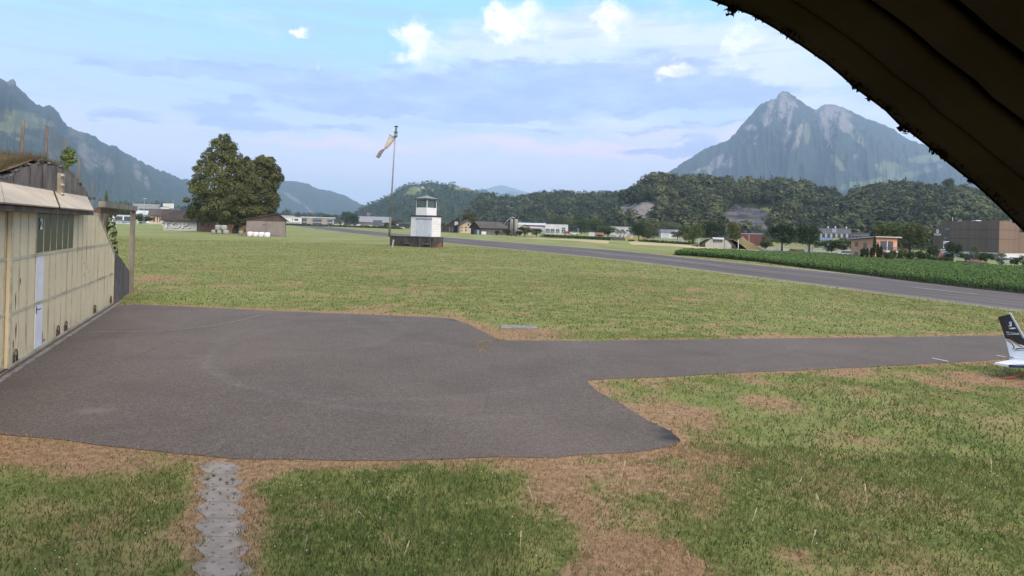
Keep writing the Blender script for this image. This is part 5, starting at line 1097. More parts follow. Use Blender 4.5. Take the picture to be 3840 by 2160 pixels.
V_ = [('cream box van at the left end of the far vehicle row', 1261, 14, 8, (.62, .52, .36)), ('white camper second in the far vehicle row', 1273, 11, 7, (.72, .68, .62)), ('yellow trailer beside the white camper in the far row', 1287, 14, 7, (.60, .46, .25)), ('grey brown trailer in the middle of the far vehicle row', 1300, 16, 7, (.22, .17, .14)),
      ('small white van left of the long white coach', 1322, 11, 8, (.74, .72, .70)), ('long white coach with dark stripe in the far vehicle row', 1347, 20, 10, (.76, .75, .72)), ('orange brown truck right of the long white coach', 1363, 10, 8, (.42, .24, .14)), ('white delivery van before the dark annex', 1394, 19, 8, (.76, .74, .74)), ('yellow white lorry right of the delivery van before the annex', 1411, 12, 8, (.60, .46, .34)), ('small white van alone in front of the annex corner', 1436, 7, 6, (.68, .66, .62)), ('white car parked below the timber chalet', 1508, 22, 6, (.72, .74, .74))]
for i, (l, u, w_, h_, c_) in enumerate(V_): van(l, u, 690-8*i, w_, h_, c_)
# hedge strip and trees along the far airfield edge
hd = MB(); pts = [gY(u, y_) for u, y_ in ((1066, 640), (1150, 630), (1250, 615), (1350, 590), (1430, 570), (1500, 545))]
hg = []
g = np.random.default_rng(41)
for a, b_ in zip(pts[:-1], pts[1:]):
    for f_ in np.linspace(0, 1, 14): p = a.lerp(b_, f_); hg.append((p.x, p.y, p.z+.7, 3.4, 1.6, 1.1+.4*g.random()))
V, ti = crown_np(hg, 3600, .8, 42); o = tag(link('hedgerow', mesh_np('hedgerow', V, np.arange(len(V)).reshape(-1, 4), {'tint': ti}, [lfm])), 'long low dark hedge along the far edge of the airfield', 'hedge'); o.color = (.05, .08, .03, 1)
for (l, k_, u, v, w_, h_, c_, Y_) in (('dark rounded tree left of the grey roofed barn', 'round_3', 1326, 845, 40, 42, G5, 740), ('tree group behind the crane left of the dark rounded tree', 'round_5', 1300, 842, 50, 46, G1, 860), ('bushy tree right of the white warehouse', 'round_1', 1133, 842, 18, 30, G1, 800), ('low green tree behind the office roof', 'round_2', 1215, 842, 60, 40, G2, 900), ('bush beside the timber chalet', 'bush_3', 1474, 845, 22, 18, G1, 690),
                                      ('round bush at the foot of the barn near the mast', 'bush_4', 1448, 848, 24, 14, G1, 700)):
    tree('field_tree', k_, l, u, v, w_, h_, c_, Y=Y_)
# farm
def chalet_extra(fm, Wd, h, hw, s, t):
    MB(fm).box(-Wd*.5+Wd*.02, -Wd*.5+Wd*.42, -.3, -.003, 0, hw*.2).build('stone_base', GW, t)
    MB(fm).box(Wd*.13, Wd*.30, -.15, -.003, h*.50, h*.74).build('gable_window', WL, t)
    for a in (.36, .50): MB(fm).box(-Wd/2+Wd*a, -Wd/2+Wd*(a+.08), -.15, -.003, .2, h*.36).build('barn_door', GW, t)
    MB(fm).box(-Wd/2+Wd*.62, -Wd/2+Wd*.98, -.15, -.003, .1, h*.50).build('barn_front', mat('black_boards', (.03, .027, .026), (.045, .04, .037), 1.2), t)
    MB(fm).box(Wd*.06, Wd*.13, 3, 4, h-1, h+1.0).build('chimney', GW, t)
bld('farm_barn', 'dark timber farm barn with steep lopsided red brown roof beside the tower', 'barn', 1655, 1733, 816, 872, DW, 400, 16, 0, 'gable_front', RD, 43, .8, ridge=.78, extra=chalet_extra)
bld('farmhouse', 'beige plastered farmhouse with small dark windows next to the dark barn', 'farmhouse', 1724, 1781, 825, 875, BE, 390, 12, 8, 'gable_front', RG, 22, 1.6, ridge=.55, winm=WIN, wins=((.05, .10, .62, .85), (.13, .18, .62, .85), (.34, .46, .66, .86), (.34, .46, .28, .48), (.05, .10, .22, .42), (.13, .18, .22, .42), (.68, .98, .70, .98, DW, 'balcony'), (.74, .80, 1.0, 1.35), (.52, .62, 1.0, 1.3)))
# long barn: gable end towards the left, long side right
def barn():
    p = gY(1802, 338); s = p.y/F; c_ = fr(p, face_cam(p)+R(34)); t = thing('long_barn', 'long weathered grey barn with brown grey roof between farmhouse and silos', 'barn', c_ @ Vector((6, 4, 0)))
    zt_ = lambda u, v: at(u, v, p.y).z-p.z
    he = zt_(1802, 851); hr = zt_(1786, 832)+.3; L = 96*s/math.cos(R(34)); D = 10.
    MB(c_).prism([(0, 0, -.6), (0, D, -.6), (0, D, he), (0, D/2, hr-.2), (0, 0, he)], (L, 0, 0)).build('wall', GW, t)
    MB(c_).prism([(-.02, 0.02, .0), (-.02, D-.02, .0), (-.02, D-.02, he), (-.02, D/2, hr-.25), (-.02, 0.02, he)], (-.05, 0, 0)).build('gable_boards', DW, t)
    MB(c_).prism([(-1.1, -1, he-.7), (-1.1, D/2, hr-.1), (-1.1, D+1, he-.7), (-1.1, D+1, he-.5), (-1.1, D/2, hr+.15), (-1.1, -1, he-.5)], (L+2, 0, 0)).build('roof', RG, t)
    MB(c_).box(L+.05, L+6.5, .5, D, -.5, he-.3).build('wall', DW, t); MB(c_).prism([(L+.95, -.4, he-.6), (L+7.4, -.4, he-.6), (L+7.4, D, he+1.4), (L+.95, D, he+1.4)], (0, 0, .2)).build('roof', RG, t)
    for x0, x1, m_, nm in ((.4, 3.5, W1, 'open_bay'), (14, 17.5, RD, 'red_trailer')): MB(c_).box(x0, x1, -.6, -.08, .1, 1.8).build(nm, m_, t)
    MB(c_).box(-.12, -.08, 1., 3.6, .0, 2.6).build('door', W1, t); MB(c_).box(-.12, -.08, 4.2, 6.2, .0, 2.8).build('door', WIN, t)
barn()
def silo(label, u0, u1, vt, vb, Y):
    p = gY((u0+u1)/2, Y); s = Y/F; r = (u1-u0)/2*s; h = at((u0+u1)/2, vt, Y).z-p.z
    t = thing('silo', label, 'silo', p, 'concrete silos of the farm'); MB(fr(p)).lathe([(r, -.5), (r, h)], 18).build('shaft', mat('silo_concrete', (.285, .255, .215), (.225, .20, .168), .9, .9, stretch=(1, 1, .15), c3=(.15, .135, .115)), t, True); MB(fr(p)).lathe([(r*1.02, h), (r*.9, h+.4), (.2, h+.6)], 18).build('cap', GRY, t)
silo('slim pale concrete silo beside the long barn, left of its neighbour', 1912.5, 1923, 825, 882, 322); silo('wider concrete silo standing right of the slim silo', 1927.5, 1941.5, 826, 885, 319)
k = thing('silo_tower', 'dark steel filling tower and pipe standing left of the concrete silos', 'tower', gY(1908, 325)); p = gY(1908, 325); s = 325/F
for x, w_ in ((-.4, .7), (2.6, .5)): MB(fr(p)).box(x, x+w_, -.3, .3, 0, at(1908, 824, 325).z-p.z).build('frame', DW, k)
MB().tube([at(1888, 842, 324), at(1913, 818, 324), at(1922, 814, 324), at(1932, 818, 324)], .17, 6).build('filling_pipe', LG, k, True)
# industrial hall with loading docks
def ind_extra(fm, Wd, h, hw, s, t):
    for a, b_ in ((.045, .20), (.275, .43), (.53, .66), (.79, .94)):
        MB(fm).box(-Wd/2+Wd*(a-.01), -Wd/2+Wd*(b_+.01), -.25, -.003, .9, hw*.50).build('dock_frame', mat('dock_dark', (.06, .065, .07), (.08, .085, .09), 1.), t); MB(fm).box(-Wd/2+Wd*(a+.02), -Wd/2+Wd*(b_-.02), -.28, -.252, 1., hw*.36).build('dock_door', mat('dock_grey', (.30, .32, .34), (.22, .24, .26), 1.), t)
    MB(fm).box(-Wd/2+Wd*.79, -Wd/2+Wd*.95, -.2, -.003, hw*.58, hw*.70).build('sign_panel', WIN, t)
bld('loading_hall', 'white industrial hall with four dark loading docks right of the farm', 'hall', 2044, 2124, 841, 876, W1, 490, 25, -4, 'flat', W1, 1, .1, extra=ind_extra)
bld('stripe_hall', 'long white hall with maroon band and light grey roof behind the farm silos', 'hall', 1943, 2046, 836, 872, W1, 515, 25, 0, 'gable_side', LG, 8, .3, wins=((.24, 1.0, .82, 1.0, mat('maroon_band', (.22, .035, .07), (.18, .03, .06), 1.), 'maroon_band'), (.5, .64, .45, .62, LG)))
bld('timber_cottage', 'small brown cottage roof behind the bushes right of the silos', 'cottage', 1945, 1990, 843, 878, BE, 380, 9, 0, 'gable_front', RD, 14, .8)
car('parked_car', 'red van parked at the right end of the loading hall', 2130, 874, (.36, .03, .06), 480, 0, 'van', kx=1.7); car('parked_car', 'white car with green stripe parked right of the red van', 2154, 876, (.62, .66, .62), 465, 0, kx=1.55)
def box_thing(name, label, cat, u0, u1, vt, vb, m, Y=None, depth=2.5, group=None, yaw=0):
    p = gp((u0+u1)/2, vb) if Y is None else gY((u0+u1)/2, Y); s = p.y/F; W_ = (u1-u0)*s; h = at((u0+u1)/2, vt, p.y).z-p.z; fm = fr(p, face_cam(p)+R(yaw)); t = thing(name, label, cat, fm @ Vector((0, depth/2, 0)), group)
    MB(fm).box(-W_/2, W_/2, 0, depth, .0, h).build('body', m, t)
    rb_ = MB(fm); nr = max(3, int(W_/1.1))
    for i in range(nr+1): rb_.box(-W_/2+W_*i/nr-.05, -W_/2+W_*i/nr+.05, -.06, -.003, .05, h)
    rb_.box(-W_/2, W_/2, -.08, -.003, h-.15, h+.03); rb_.build('ribs', m, t); return t
box_thing('shipping_container', 'white container standing alone before the trees right of the loading hall', 'container', 2209, 2230, 871, 887, W1, 400); box_thing('shipping_container', 'rusty orange container beside the dark hedge and the white container', 'container', 2233, 2264, 872, 882, mat('rust_orange', (.40, .20, .12), (.34, .18, .11), .8), 405)
lamp('sign_mast', 'grey mast with board near the white parked car', 2168, 876, 855, 470, .25, False)
tree('farm_hedge', 'bush_1', 'dark low hedge in front of the rusty orange container', 2248, 889, 36, 9, G5, 'hedge', Y=398, trunk=False, dep=5)
for (l, k_, u, v, w_, h_, c_) in (('dark leafy tree right beside the concrete silos', 'round_1', 1968, 887, 58, 34, G1), ('bush in front of the loading hall left end', 'round_2', 2012, 889, 46, 34, G1), ('dark bush leaning on the long barn wall', 'bush_2', 1864, 882, 18, 18, G5), ('round bush between the barn and the silos', 'bush_3', 1900, 882, 30, 24, G1), ('small thin bush right of the silo foot', 'bush_4', 1946, 886, 24, 20, G2)):
    tree('farm_bush' if 'bush' in l else 'farm_tree', k_, l, u, v, w_, h_, c_, 'bush' if 'bush' in l else 'tree', Y=312)
tree('farm_tree', 'round_4', 'brownish tree crown rising behind the farmhouse roof', 1762, 870, 66, 70, (.075, .085, .035), Y=440)
# ---- right of centre
bld('long_white_block', 'long white flat block partly behind the dark round tree', 'building', 2290, 2372, 850, 884, W1, 560, 14, 0, 'flat', LG, 2, .4, winm=WIN, wins=((.30, .40, .5, .72), (.5, .6, .5, .72), (.7, .8, .5, .72), (.1, .2, .5, .72)))
bld('white_villa', 'white two storey villa with dark flat hip roof left of the dark tree', 'house', 2309, 2349, 865, 893, W1, 430, 10, 0, 'hip', RG, 6, .8, winm=WIN, wins=((.12, .22, .60, .82), (.40, .52, .60, .82), (.75, .88, .60, .82), (.3, .55, .08, .30), (.65, .85, .08, .28), (0, 1, .42, .50, GRY, 'cornice')))
bld('field_hut', 'small open dark hut with flat roof at the field edge', 'hut', 2274, 2300, 887, 902, DW, 272, 3, 0, 'flat', GRY, 1.5, .3, wins=((.08, .58, .0, .8, WIN, 'opening'), (.62, .9, .0, .8, WL, 'opening')))
kf = thing('board_fence', 'low grey board fence running right from the open dark hut', 'fence', gY(2320, 272)); pa, pb_ = gY(2300, 271), gY(2345, 268)
for i in range(10): a = pa.lerp(pb_, i/10); b_ = pa.lerp(pb_, (i+.86)/10); MB().prism([a, b_, b_+Vector((0, .15, 0)), a+Vector((0, .15, 0))], (0, 0, 1.35+.2*(i % 3))).build('board', GW, kf)
ex = thing('excavator', 'yellow orange excavator parked beside the dark round tree', 'excavator', gY(2368, 268)); p = gY(2368, 268); fm = fr(p, face_cam(p)); ym = mat('digger_yellow', (.50, .29, .10), (.42, .24, .09), 1., .5)
MB(fm).box(-1.6, 1.4, -.9, .9, .7, 1.5).build('body', ym, ex); MB(fm).box(-.5, .7, -.8, .3, 1.5, 2.5).build('cab', WL, ex)
for y in (-1.1, .75): MB(fm).prism([(-1.6, y, .35), (-1.3, y, 0), (1.3, y, 0), (1.6, y, .35), (1.3, y, .7), (-1.3, y, .7)], (0, .4, 0)).build('track', kwrap, ex)
MB(fm).tube([(-.9, 0, 1.4), (-2.2, 0, 2.3), (-2.9, 0, .9)], .18, 6).build('boom', ym, ex); MB(fm).prism([(-2.7, -.4, .9), (-3.2, -.4, .9), (-3.2, -.4, .3), (-2.8, -.4, .4)], (0, .8, 0)).build('bucket', kwrap, ex)
box_thing('shipping_container', 'orange red container half behind bushes right of the dark round tree', 'container', 2409, 2428, 894, 902, mat('rust_orange', (.40, .20, .12)), 275); box_thing('flatbed_load', 'pale stack of building material beside the orange red container', 'stack', 2429, 2448, 895, 901, mat('pale_stack', (.45, .38, .33), (.38, .32, .28), 1.), 276)
bld('grey_warehouse', 'light grey warehouse with sloping dark facade right of the pale willow', 'warehouse', 2479, 2528, 860, 897, LG, 500, 20, 6, 'flat', mat('slate_fascia', (.25, .26, .31), (.22, .23, .27), .5), 12, .5, wins=((.02, .10, .0, .9, W1, 'white_pier'), (.60, .98, .0, .92, W1, 'gate')))
bld('white_annex', 'white ribbed annex at the right end of the light grey warehouse', 'warehouse', 2529, 2562, 862, 893, W1, 512, 16, 6, 'flat', LG, 2, .3, wins=((.15, .22, .3, .8, LG, 'rib'), (.45, .52, .3, .8, LG, 'rib'), (.7, .77, .3, .8, LG, 'rib')))
def heap(label, u, vb, w_, h_, m, Y, name='gravel_heap', cat='heap', peak=.0):
    p = gY(u, Y); s = Y/F; n_ = 28; g = np.random.default_rng(int(u)); V = []
    for i in range(n_):
        for j in range(n_):
            x, y = (i/(n_-1)-.5)*2, (j/(n_-1)-.5)*2; r_ = math.hypot(x-peak*(1-abs(x)), y); z = max(0, 1-r_)**.92*h_*s+(fbm(np.array([x*5+u]), np.array([y*5.]), 3, 3)[0]-.5)*.18*h_*s*(r_ < .95)
            V.append((x*w_*s/2, y*w_*s/2.4, z-.1))
    o = tag(link(name, mesh_np(name, np.array(V), grid_faces(n_, n_), None, [m], True), p), label, cat); return o
grv = mat('gravel_grey', (.27, .245, .245), (.21, .19, .19), 1., .95)
heap('pointed grey gravel heap left of the far white hangar', 2558, 909, 52, 22, grv, 262); heap('low brown rubble heap between the pale willow and the gravel heap', 2487, 904, 46, 12, mat('rubble_brown', (.21, .175, .14), (.16, .14, .105), .8, .95), 268); heap('low grey heap under the first dark roadside tree', 2930, 938, 70, 13, grv, 232)
heap('pale rubble bank beside the far hangar frame', 2610, 912, 50, 9, mat('rubble_pale', (.25, .225, .21), (.18, .165, .14), .8, .95), 252)
# far hangar
def far_hangar():
    Y = 215; p = gY(2694, Y); s = Y/F; fm = fr(p, face_cam(p)+R(4)); t = thing('small_hangar', 'far pale arched hangar with cut corner doors and rail frame beside the maize', 'hangar', fm @ Vector((0, 5, 0)))
    X = lambda u: (u-2694)*s; Z = lambda v: at(2694, v-(0), Y).z-p.z
    z0 = Z(931); mb = MB(fm); mb.prism([(X(2648), 0, -.6), (X(2741), 0, -.6), (X(2741), 0, Z(918)), (X(2725), 0, Z(900.5)), (X(2715), 0, Z(898)), (X(2668), 0, Z(897)), (X(2648), 0, Z(913))], (0, .25, 0)); mb.build('door_leaf', mat('pale_ribbed_door', (.47, .45, .40), (.41, .39, .345), .8, .7, stretch=(3, 3, .1)), t)
    MB(fm).box(X(2676), X(2709), -.06, -.003, Z(909), Z(898.5)).build('window_band', WIN, t)
    k = MB(fm)
    for i in range(1, 6): k.box(X(2676+33*i/6)-.05, X(2676+33*i/6)+.05, -.09, -.062, Z(909), Z(898.5))
    k.build('mullion', LG, t); MB(fm).box(X(2716), X(2717.2), -.08, -.003, 0, Z(898.5)).build('door_edge', DW, t)
    MB(fm).prism([(X(2674), -.6, Z(897)), (X(2714), -.6, Z(898)), (X(2715), .3, Z(891.5)), (X(2673), .3, Z(891))], (0, .05, .05)).build('canopy_panel', LG, t)
    ar = [(2622, 931), (2632, 918), (2650, 903), (2665, 892), (2680, 888), (2700, 887), (2718, 889), (2732, 897), (2745, 909), (2756, 920), (2764, 933)]
    MB(fm).prism([(X(u), .5, Z(v) if 0 < i < len(ar)-1 else -.6) for i, (u, v) in enumerate(ar)], (0, .6, 0)).build('front_wall', mat('black_concrete', (.050, .042, .040)), t)
    for u, vt in ((2624.5, 894), (2765, 895)): MB(fm).box(X(u)-.12, X(u)+.12, -.2, .0, -.3, Z(vt)).build('rail_post', W1 if u > 2700 else LG, t)
    MB(fm).box(X(2624), X(2664), -.15, -.02, Z(895.5), Z(894)).build('rail_beam', LG, t); MB(fm).box(X(2716), X(2766), -.15, -.02, Z(898.5), Z(897)).build('rail_beam', GW, t)
    # its earth mound
    uu = np.linspace(-1, 1, 60); oo_ = np.linspace(1.1, 26, 30); U_, O2 = np.meshgrid(uu, oo_); w_ = 9+O2*.15; zz = (Z(886.5))*np.clip(1-np.abs(U_)**2.2, 0, 1)*np.clip(1-((O2-1.1)/26)**3, 0, 1)+(fbm(U_*6, O2*.4, 3, 8)-.5)*.4
    V = np.stack([U_*w_+.6+O2*.0, O2, zz-.3], -1).reshape(-1, 3); o = link('terrain_mound', mesh_np('terrain_mound', V, grid_faces(30, 60), None, [mat('dry_mound', (.20, .145, .075), (.16, .13, .062), .5, .95, .1, c3=(.11, .11, .045))], True), p); o.rotation_euler = (0, 0, face_cam(p)); struct(o)
far_hangar()
hm = heap('brown grass covered earth bank right of the far hangar post', 2800, 932, 122, 46, mat('dry_bank', (.225, .16, .085), (.18, .14, .07), .5, .95, .1, c3=(.13, .12, .05)), 226, 'earth_bank', 'bank', -.35)
bld('red_brick_wall', 'long rust red wall with white coping behind the earth bank', 'wall', 2781, 2874, 876, 912, mat('rust_wall', (.175, .075, .06), (.15, .066, .055), .6, .9), 330, 3, 3, 'flat', W1, 1.6, .2, wins=((.30, .33, .0, .95, GRY, 'pier'), (.62, .64, .0, .95, mat('rust_dark', (.12, .06, .05), (.1, .05, .045), 1.), 'pier')))
def logs(label, u0, u1, vb, n_, Y, m, seed, name='log_pile'):
    p = gY((u0+u1)/2, Y); s = Y/F; g = np.random.default_rng(seed); t = thing(name, label, 'log pile', p); fm = fr(p, face_cam(p)); W_ = (u1-u0)*s
    for i in range(n_):
        row = 0 if i < n_*.55 else 1; x = g.uniform(-W_/2, W_/2*.4); l = W_*g.uniform(.35, .6); y = g.uniform(0, 2.5); z = .25+row*.5; r = g.uniform(.2, .3)
        MB(fm).tube([(x, y, z), (min(x+l, W_/2), y+g.uniform(-.4, .4), z+g.uniform(-.05, .1))], r, 8).build('log', m, t, True)
lgm = mat('log_bark', (.22, .14, .115), (.16, .105, .085), 2., .95, c3=(.33, .22, .17))
logs('reddish log pile between the two dark roadside trees', 2958, 3024, 945, 12, 212, lgm, 1); box_thing('shipping_container', 'small white grey container behind the second dark roadside tree', 'container', 3021, 3048, 928, 947, mat('container_grey', (.48, .47, .47), (.36, .35, .35), .8), 210)
for (l, k_, u, v, w_, h_, c_, nm) in (('dark round tree at the field edge left of the pale willow', 'round_5', 2396, 903, 54, 64, G5, 'round_tree'),):
    tree(nm, k_, l, u, v, w_, h_, c_, Y=290)
for (l, k_, u, v, w_, h_, c_, Y_) in (('pale grey green willow right of the dark round tree', 'willow_1', 2436, 900, 82, 74, G4, 330), ('dense light green tree left of the far hangar', 'willow_2', 2600, 908, 86, 70, G3, 300), ('yellow green round tree behind the gravel heap', 'round_4', 2570, 905, 60, 58, G3, 330), ('dark tall tree group behind the far hangar arch', 'round_2', 2680, 900, 76, 72, G5, 300), ('mid green tree behind the far hangar right side', 'round_3', 2655, 900, 60, 70, G1, 320),
                                       ('yellow tinted maple over the far hangar right post', 'round_1', 2752, 915, 54, 78, (.11, .115, .038), 240), ('grey green willow bush beside the rust red wall', 'willow_1', 2872, 915, 32, 44, G4, 270), ('dark roadside tree with thick trunk, left one of the pair', 'round_3', 2932, 941, 100, 104, G5, None), ('dark roadside tree before the school, right one of the pair', 'round_5', 3034, 949, 90, 102, G5, None),
                                       ('low bushes filling the gap below the school', 'bush_2', 3120, 945, 100, 46, G1, 225), ('grey green bush left of the orange house', 'bush_3', 3168, 942, 60, 50, G4, 228), ('light green low bank of bushes under the roadside pair', 'bush_4', 2870, 930, 60, 26, G2, 240), ('bushes left of the white villa', 'round_2', 2280, 890, 70, 40, G2, 430), ('brown green tree left of the long white block', 'round_3', 2268, 888, 60, 44, (.085, .09, .04), 520),
                                       ('grey green tree crowns above the pale willow', 'willow_2', 2500, 890, 110, 60, G4, 560), ('bushy tree right of the grey warehouse', 'round_1', 2540, 900, 50, 30, G2, 470), ('light tree group behind the striped hall', 'willow_1', 2100, 868, 110, 62, G4, 640), ('pale green tree right of the loading hall', 'round_4', 2180, 872, 80, 62, G2, 600), ('olive tree in front of the wooded slope', 'round_2', 2235, 880, 70, 60, G2, 560)):
    tree('leafy_tree' if 'bush' not in l else 'leafy_bush', k_, l, u, v, w_, h_, c_, 'tree' if 'bush' not in l else 'bush', Y=Y_)
hg = []
for f_ in np.linspace(0, 1, 46):
    u = 2405+f_*225; p = gp(u, 907+f_*14); hg.append((p.x, p.y, p.z+.35, 1.4, 1.2, .75))
for f_ in np.linspace(0, 1, 40):
    u = 2040+f_*245; p = gp(u, 889+f_*12); hg.append((p.x, p.y, p.z+.5, 2.2, 1.5, .9))
V, ti = crown_np(hg, 5000, .38, 45); o = tag(link('field_hedge', mesh_np('field_hedge', V, np.arange(len(V)).reshape(-1, 4), {'tint': ti}, [lfm])), 'low dark green strip of bushes along the straw coloured field', 'hedge'); o.color = (.052, .08, .032, 1)
# school
def school_extra(fm, Wd, h, hw, s, t):
    cols = [mat('panel_blue', (.30, .40, .55), (.26, .35, .5), 1.), mat('panel_yellow', (.60, .50, .28), (.54, .46, .26), 1.), W1]
    for i in range(14):
        a = -Wd/2+Wd*(i+.12)/14; b_ = -Wd/2+Wd*(i+.88)/14; MB(fm).box(a, b_, -.12, -.003, hw*.54, hw*.74).build('window', WIN if i % 2 else WL, t); MB(fm).box(a, b_, -.12, -.003, hw*.40, hw*.52).build('panel', cols[0] if i < 7 else cols[1], t); MB(fm).box(a, b_, -.12, -.003, hw*.14, hw*.30).build('window', WL if i % 2 else WIN, t)
    for a in (.38, .58, .88):
        MB(fm).tube([(-Wd/2+Wd*a, 5, h), (-Wd/2+Wd*a, 5, h+1.3)], .35, 8).build('roof_fan', W1, t)
    MB(fm).box(-Wd*.02, Wd*.10, -.3, -.003, hw*.80, hw*.99).build('roof_unit', WL, t)
SLT = mat('slate_violet', (.215, .205, .225), (.185, .177, .195), .4, .7)
bld('school_building', 'grey flat roofed school block with blue and yellow window panels', 'school', 3062, 3182, 856, 925, SLT, 350, 14, 2, 'flat', SLT, 1, .2, extra=school_extra)
def wing_extra(fm, Wd, h, hw, s, t):
    for i in range(6): a = -Wd/2+Wd*(i+.15)/6; b_ = -Wd/2+Wd*(i+.85)/6; MB(fm).box(a, b_, -.12, -.003, hw*.58, hw*.82).build('window', WIN, t); MB(fm).box(a, b_, -.16, -.122, hw*.60, hw*.70).build('blind', WL, t); MB(fm).box(a, b_, -.12, -.003, hw*.42, hw*.54).build('panel', mat('panel_yellow', (.60, .50, .28)), t)
bld('school_wing', 'lower grey school wing with white framed windows left of the orange house', 'school', 3184, 3254, 873, 925, SLT, 352, 14, 2, 'flat', SLT, 1.2, .4, extra=wing_extra)
# orange house
def orange_house():
    Y = 150; p = gY(3277, Y); s = Y/F; c_ = fr(p, face_cam(p)-R(44)); t = thing('orange_house', 'orange plastered two storey house with flat pitched roof and balcony by the maize', 'house', c_ @ Vector((-3, 4, 0)))
    Z = lambda v: at(3277, v, Y).z-p.z
    a = 76/math.cos(R(44))*s; b_ = 76/math.sin(R(44))*s; hL, hR = Z(899), Z(890)
    # left face is local -y (from x=-a to 0), right face is local +x (y from 0 to b)
    MB(c_).prism([(-a, 0, -.8), (0, 0, -.8), (0, 0, hR), (-a, 0, hL)], (0, b_, 0)).build('wall', OR, t)
    MB(c_).prism([(-a-.8, -.7, hL-.18), (.7, -.7, hR+.02), (.7, -.7, hR+.30), (-a-.8, -.7, hL+.06)], (0, b_+1.4, 0)).build('roof', mat('roof_pale', (.52, .46, .42), (.45, .40, .37), .8), t)
    MB(c_).prism([(-a-.75, -.66, hL-.26), (.66, -.66, hR-.06), (.66, -.66, hR+.015), (-a-.75, -.66, hL-.19)], (0, b_+1.3, 0)).build('eave_board', RD, t)
    MB(c_).box(-a-.9, -a-.01, .5, 3.5, hL*.52, hL*.60).build('side_canopy', RD, t)
    gwin = mat('shutter_grey', (.24, .23, .20), (.20, .19, .165), 2.)
    for x0, x1, z0, z1 in ((.18, .32, .62, .86), (.56, .70, .56, .84), (.16, .34, .06, .36)): MB(c_).box(-a+a*x0, -a+a*x1, -.08, -.003, hL*z0, hL*z1).build('window', gwin, t); MB(c_).box(-a+a*x0-.1, -a+a*x1+.1, -.14, -.003, hL*z0-.14, hL*z0-.01).build('sill', W1, t)
    for y0, y1, z0, z1, m_ in ((.08, .22, .50, .82, gwin), (.28, .52, .46, .84, WIN), (.58, .82, .46, .84, WIN), (.42, .66, .05, .30, WIN)): MB(c_).box(.003, .08, b_*y0, b_*y1, hR*z0, hR*z1).build('window', m_, t)
    MB(c_).box(.003, .2, b_*.535, b_*.565, hR*.46, hR*.9).build('pillar', W1, t)
    MB(c_).box(.003, 1.5, b_*.30, b_*1.12, hR*.36, hR*.43).build('balcony_floor', W1, t); k = MB(c_); k.box(1.42, 1.5, b_*.30, b_*1.0, hR*.56, hR*.58)
    for i in range(14): y = b_*(.30+.7*i/13); k.box(1.44, 1.48, y-.03, y+.03, hR*.43, hR*.56)
    k.build('balcony_rail', WIN, t); MB(c_).box(-1.2, 1.6, b_+.02, b_*1.22, hR*.50, hR*.545).build('side_canopy', RD, t); MB(c_).box(1.2, 1.5, b_*1.02, b_*1.10, 0, hR*.36).build('pillar', mat('pillar_ochre', (.50, .30, .13), (.45, .27, .12), 1.), t)
orange_house()
for l, u, vb, w_, h_ in (('tallest dark cypress at the corner of the orange house', 3280, 966, 13, 78), ('short cypress left of the tallest one', 3270, 968, 15, 38), ('medium cypress right of the tallest one', 3293, 968, 14, 52), ('broad cypress under the balcony of the orange house', 3304, 968, 16, 44), ('small cypress below the upper left window of the house', 3253, 965, 12, 34)):
    tree('cypress', 'cypress_1', l, u, vb, w_, h_, (.030, .052, .022), 'cypress', 'cypresses by the orange house', Y=143, trunk=False)
tree('cypress', 'cypress_2', 'lone dark cypress between the garden trees and the hedge', 3487, 975, 13, 44, (.03, .048, .022), 'cypress', Y=160, trunk=False)
for (l, k_, u, v, w_, h_, c_, Y_, nm) in (('broad light green tree behind the orange house roof', 'round_4', 3318, 950, 92, 118, (.085, .105, .034), 215, 'garden_tree'), ('large round tree right of the orange house', 'round_1', 3412, 960, 134, 116, (.082, .098, .036), 205, 'garden_tree'), ('clipped round little tree before the balcony', 'round_2', 3350, 968, 24, 32, G2, 141, 'garden_tree'), ('small garden tree with dark crown right of the clipped one', 'round_3', 3418, 974, 24, 32, G1, 140, 'garden_tree'), ('olive bush in the garden below the balcony', 'bush_1', 3335, 970, 34, 20, G2, 140, 'garden_bush'), ('pale green bush between the two garden trees', 'bush_2', 3385, 972, 44, 36, G3, 142, 'garden_bush'), ('grey green bush right of the small garden tree', 'bush_3', 3448, 974, 40, 34, G2, 146, 'garden_bush'), ('round bush under the lower left window of the house', 'bush_4', 3238, 966, 24, 36, G5, 142, 'garden_bush'), ('wide hedge bush at the garden edge near the lone cypress', 'bush_1', 3465, 976, 50, 30, G1, 150, 'garden_bush'),
                                           ('dark weeping tree in front of the brown building left edge', 'willow_2', 3574, 996, 66, 90, G5, 142, 'weeping_tree'), ('pale birch like tree before the brown building', 'willow_1', 3657, 984, 34, 62, (.10, .12, .062), 175, 'young_tree'), ('dark broad bush before the white base of the brown building', 'bush_2', 3700, 1002, 62, 54, G1, 165, 'leafy_bush'), ('grey green bush left of the broad dark bush', 'willow_2', 3668, 990, 44, 36, G4, 172, 'leafy_bush'), ('silvery green young tree right of the broad dark bush', 'willow_1', 3757, 1003, 40, 54, (.105, .125, .075), 160, 'young_tree'), ('dark slim bush near the dark green trailer', 'bush_3', 3807, 1008, 34, 36, G1, 152, 'leafy_bush'), ('green bush growing right of the weeping tree', 'bush_4', 3622, 990, 40, 40, G2, 175, 'leafy_bush'), ('thin dark shrub at the photo edge by the brown building', 'willow_2', 3838, 1008, 30, 52, G1, 150, 'leafy_bush'), ('pale bush far left beside the brown building annex', 'willow_1', 3510, 945, 50, 50, G4, 240, 'leafy_bush'), ('dark bushes left of the annex of the brown building', 'round_3', 3500, 960, 46, 40, G1, 200, 'leafy_bush')):
    tree(nm, k_, l, u, v, w_, h_, c_, 'bush' if 'bush' in nm else 'tree', Y=Y_)
hg = []
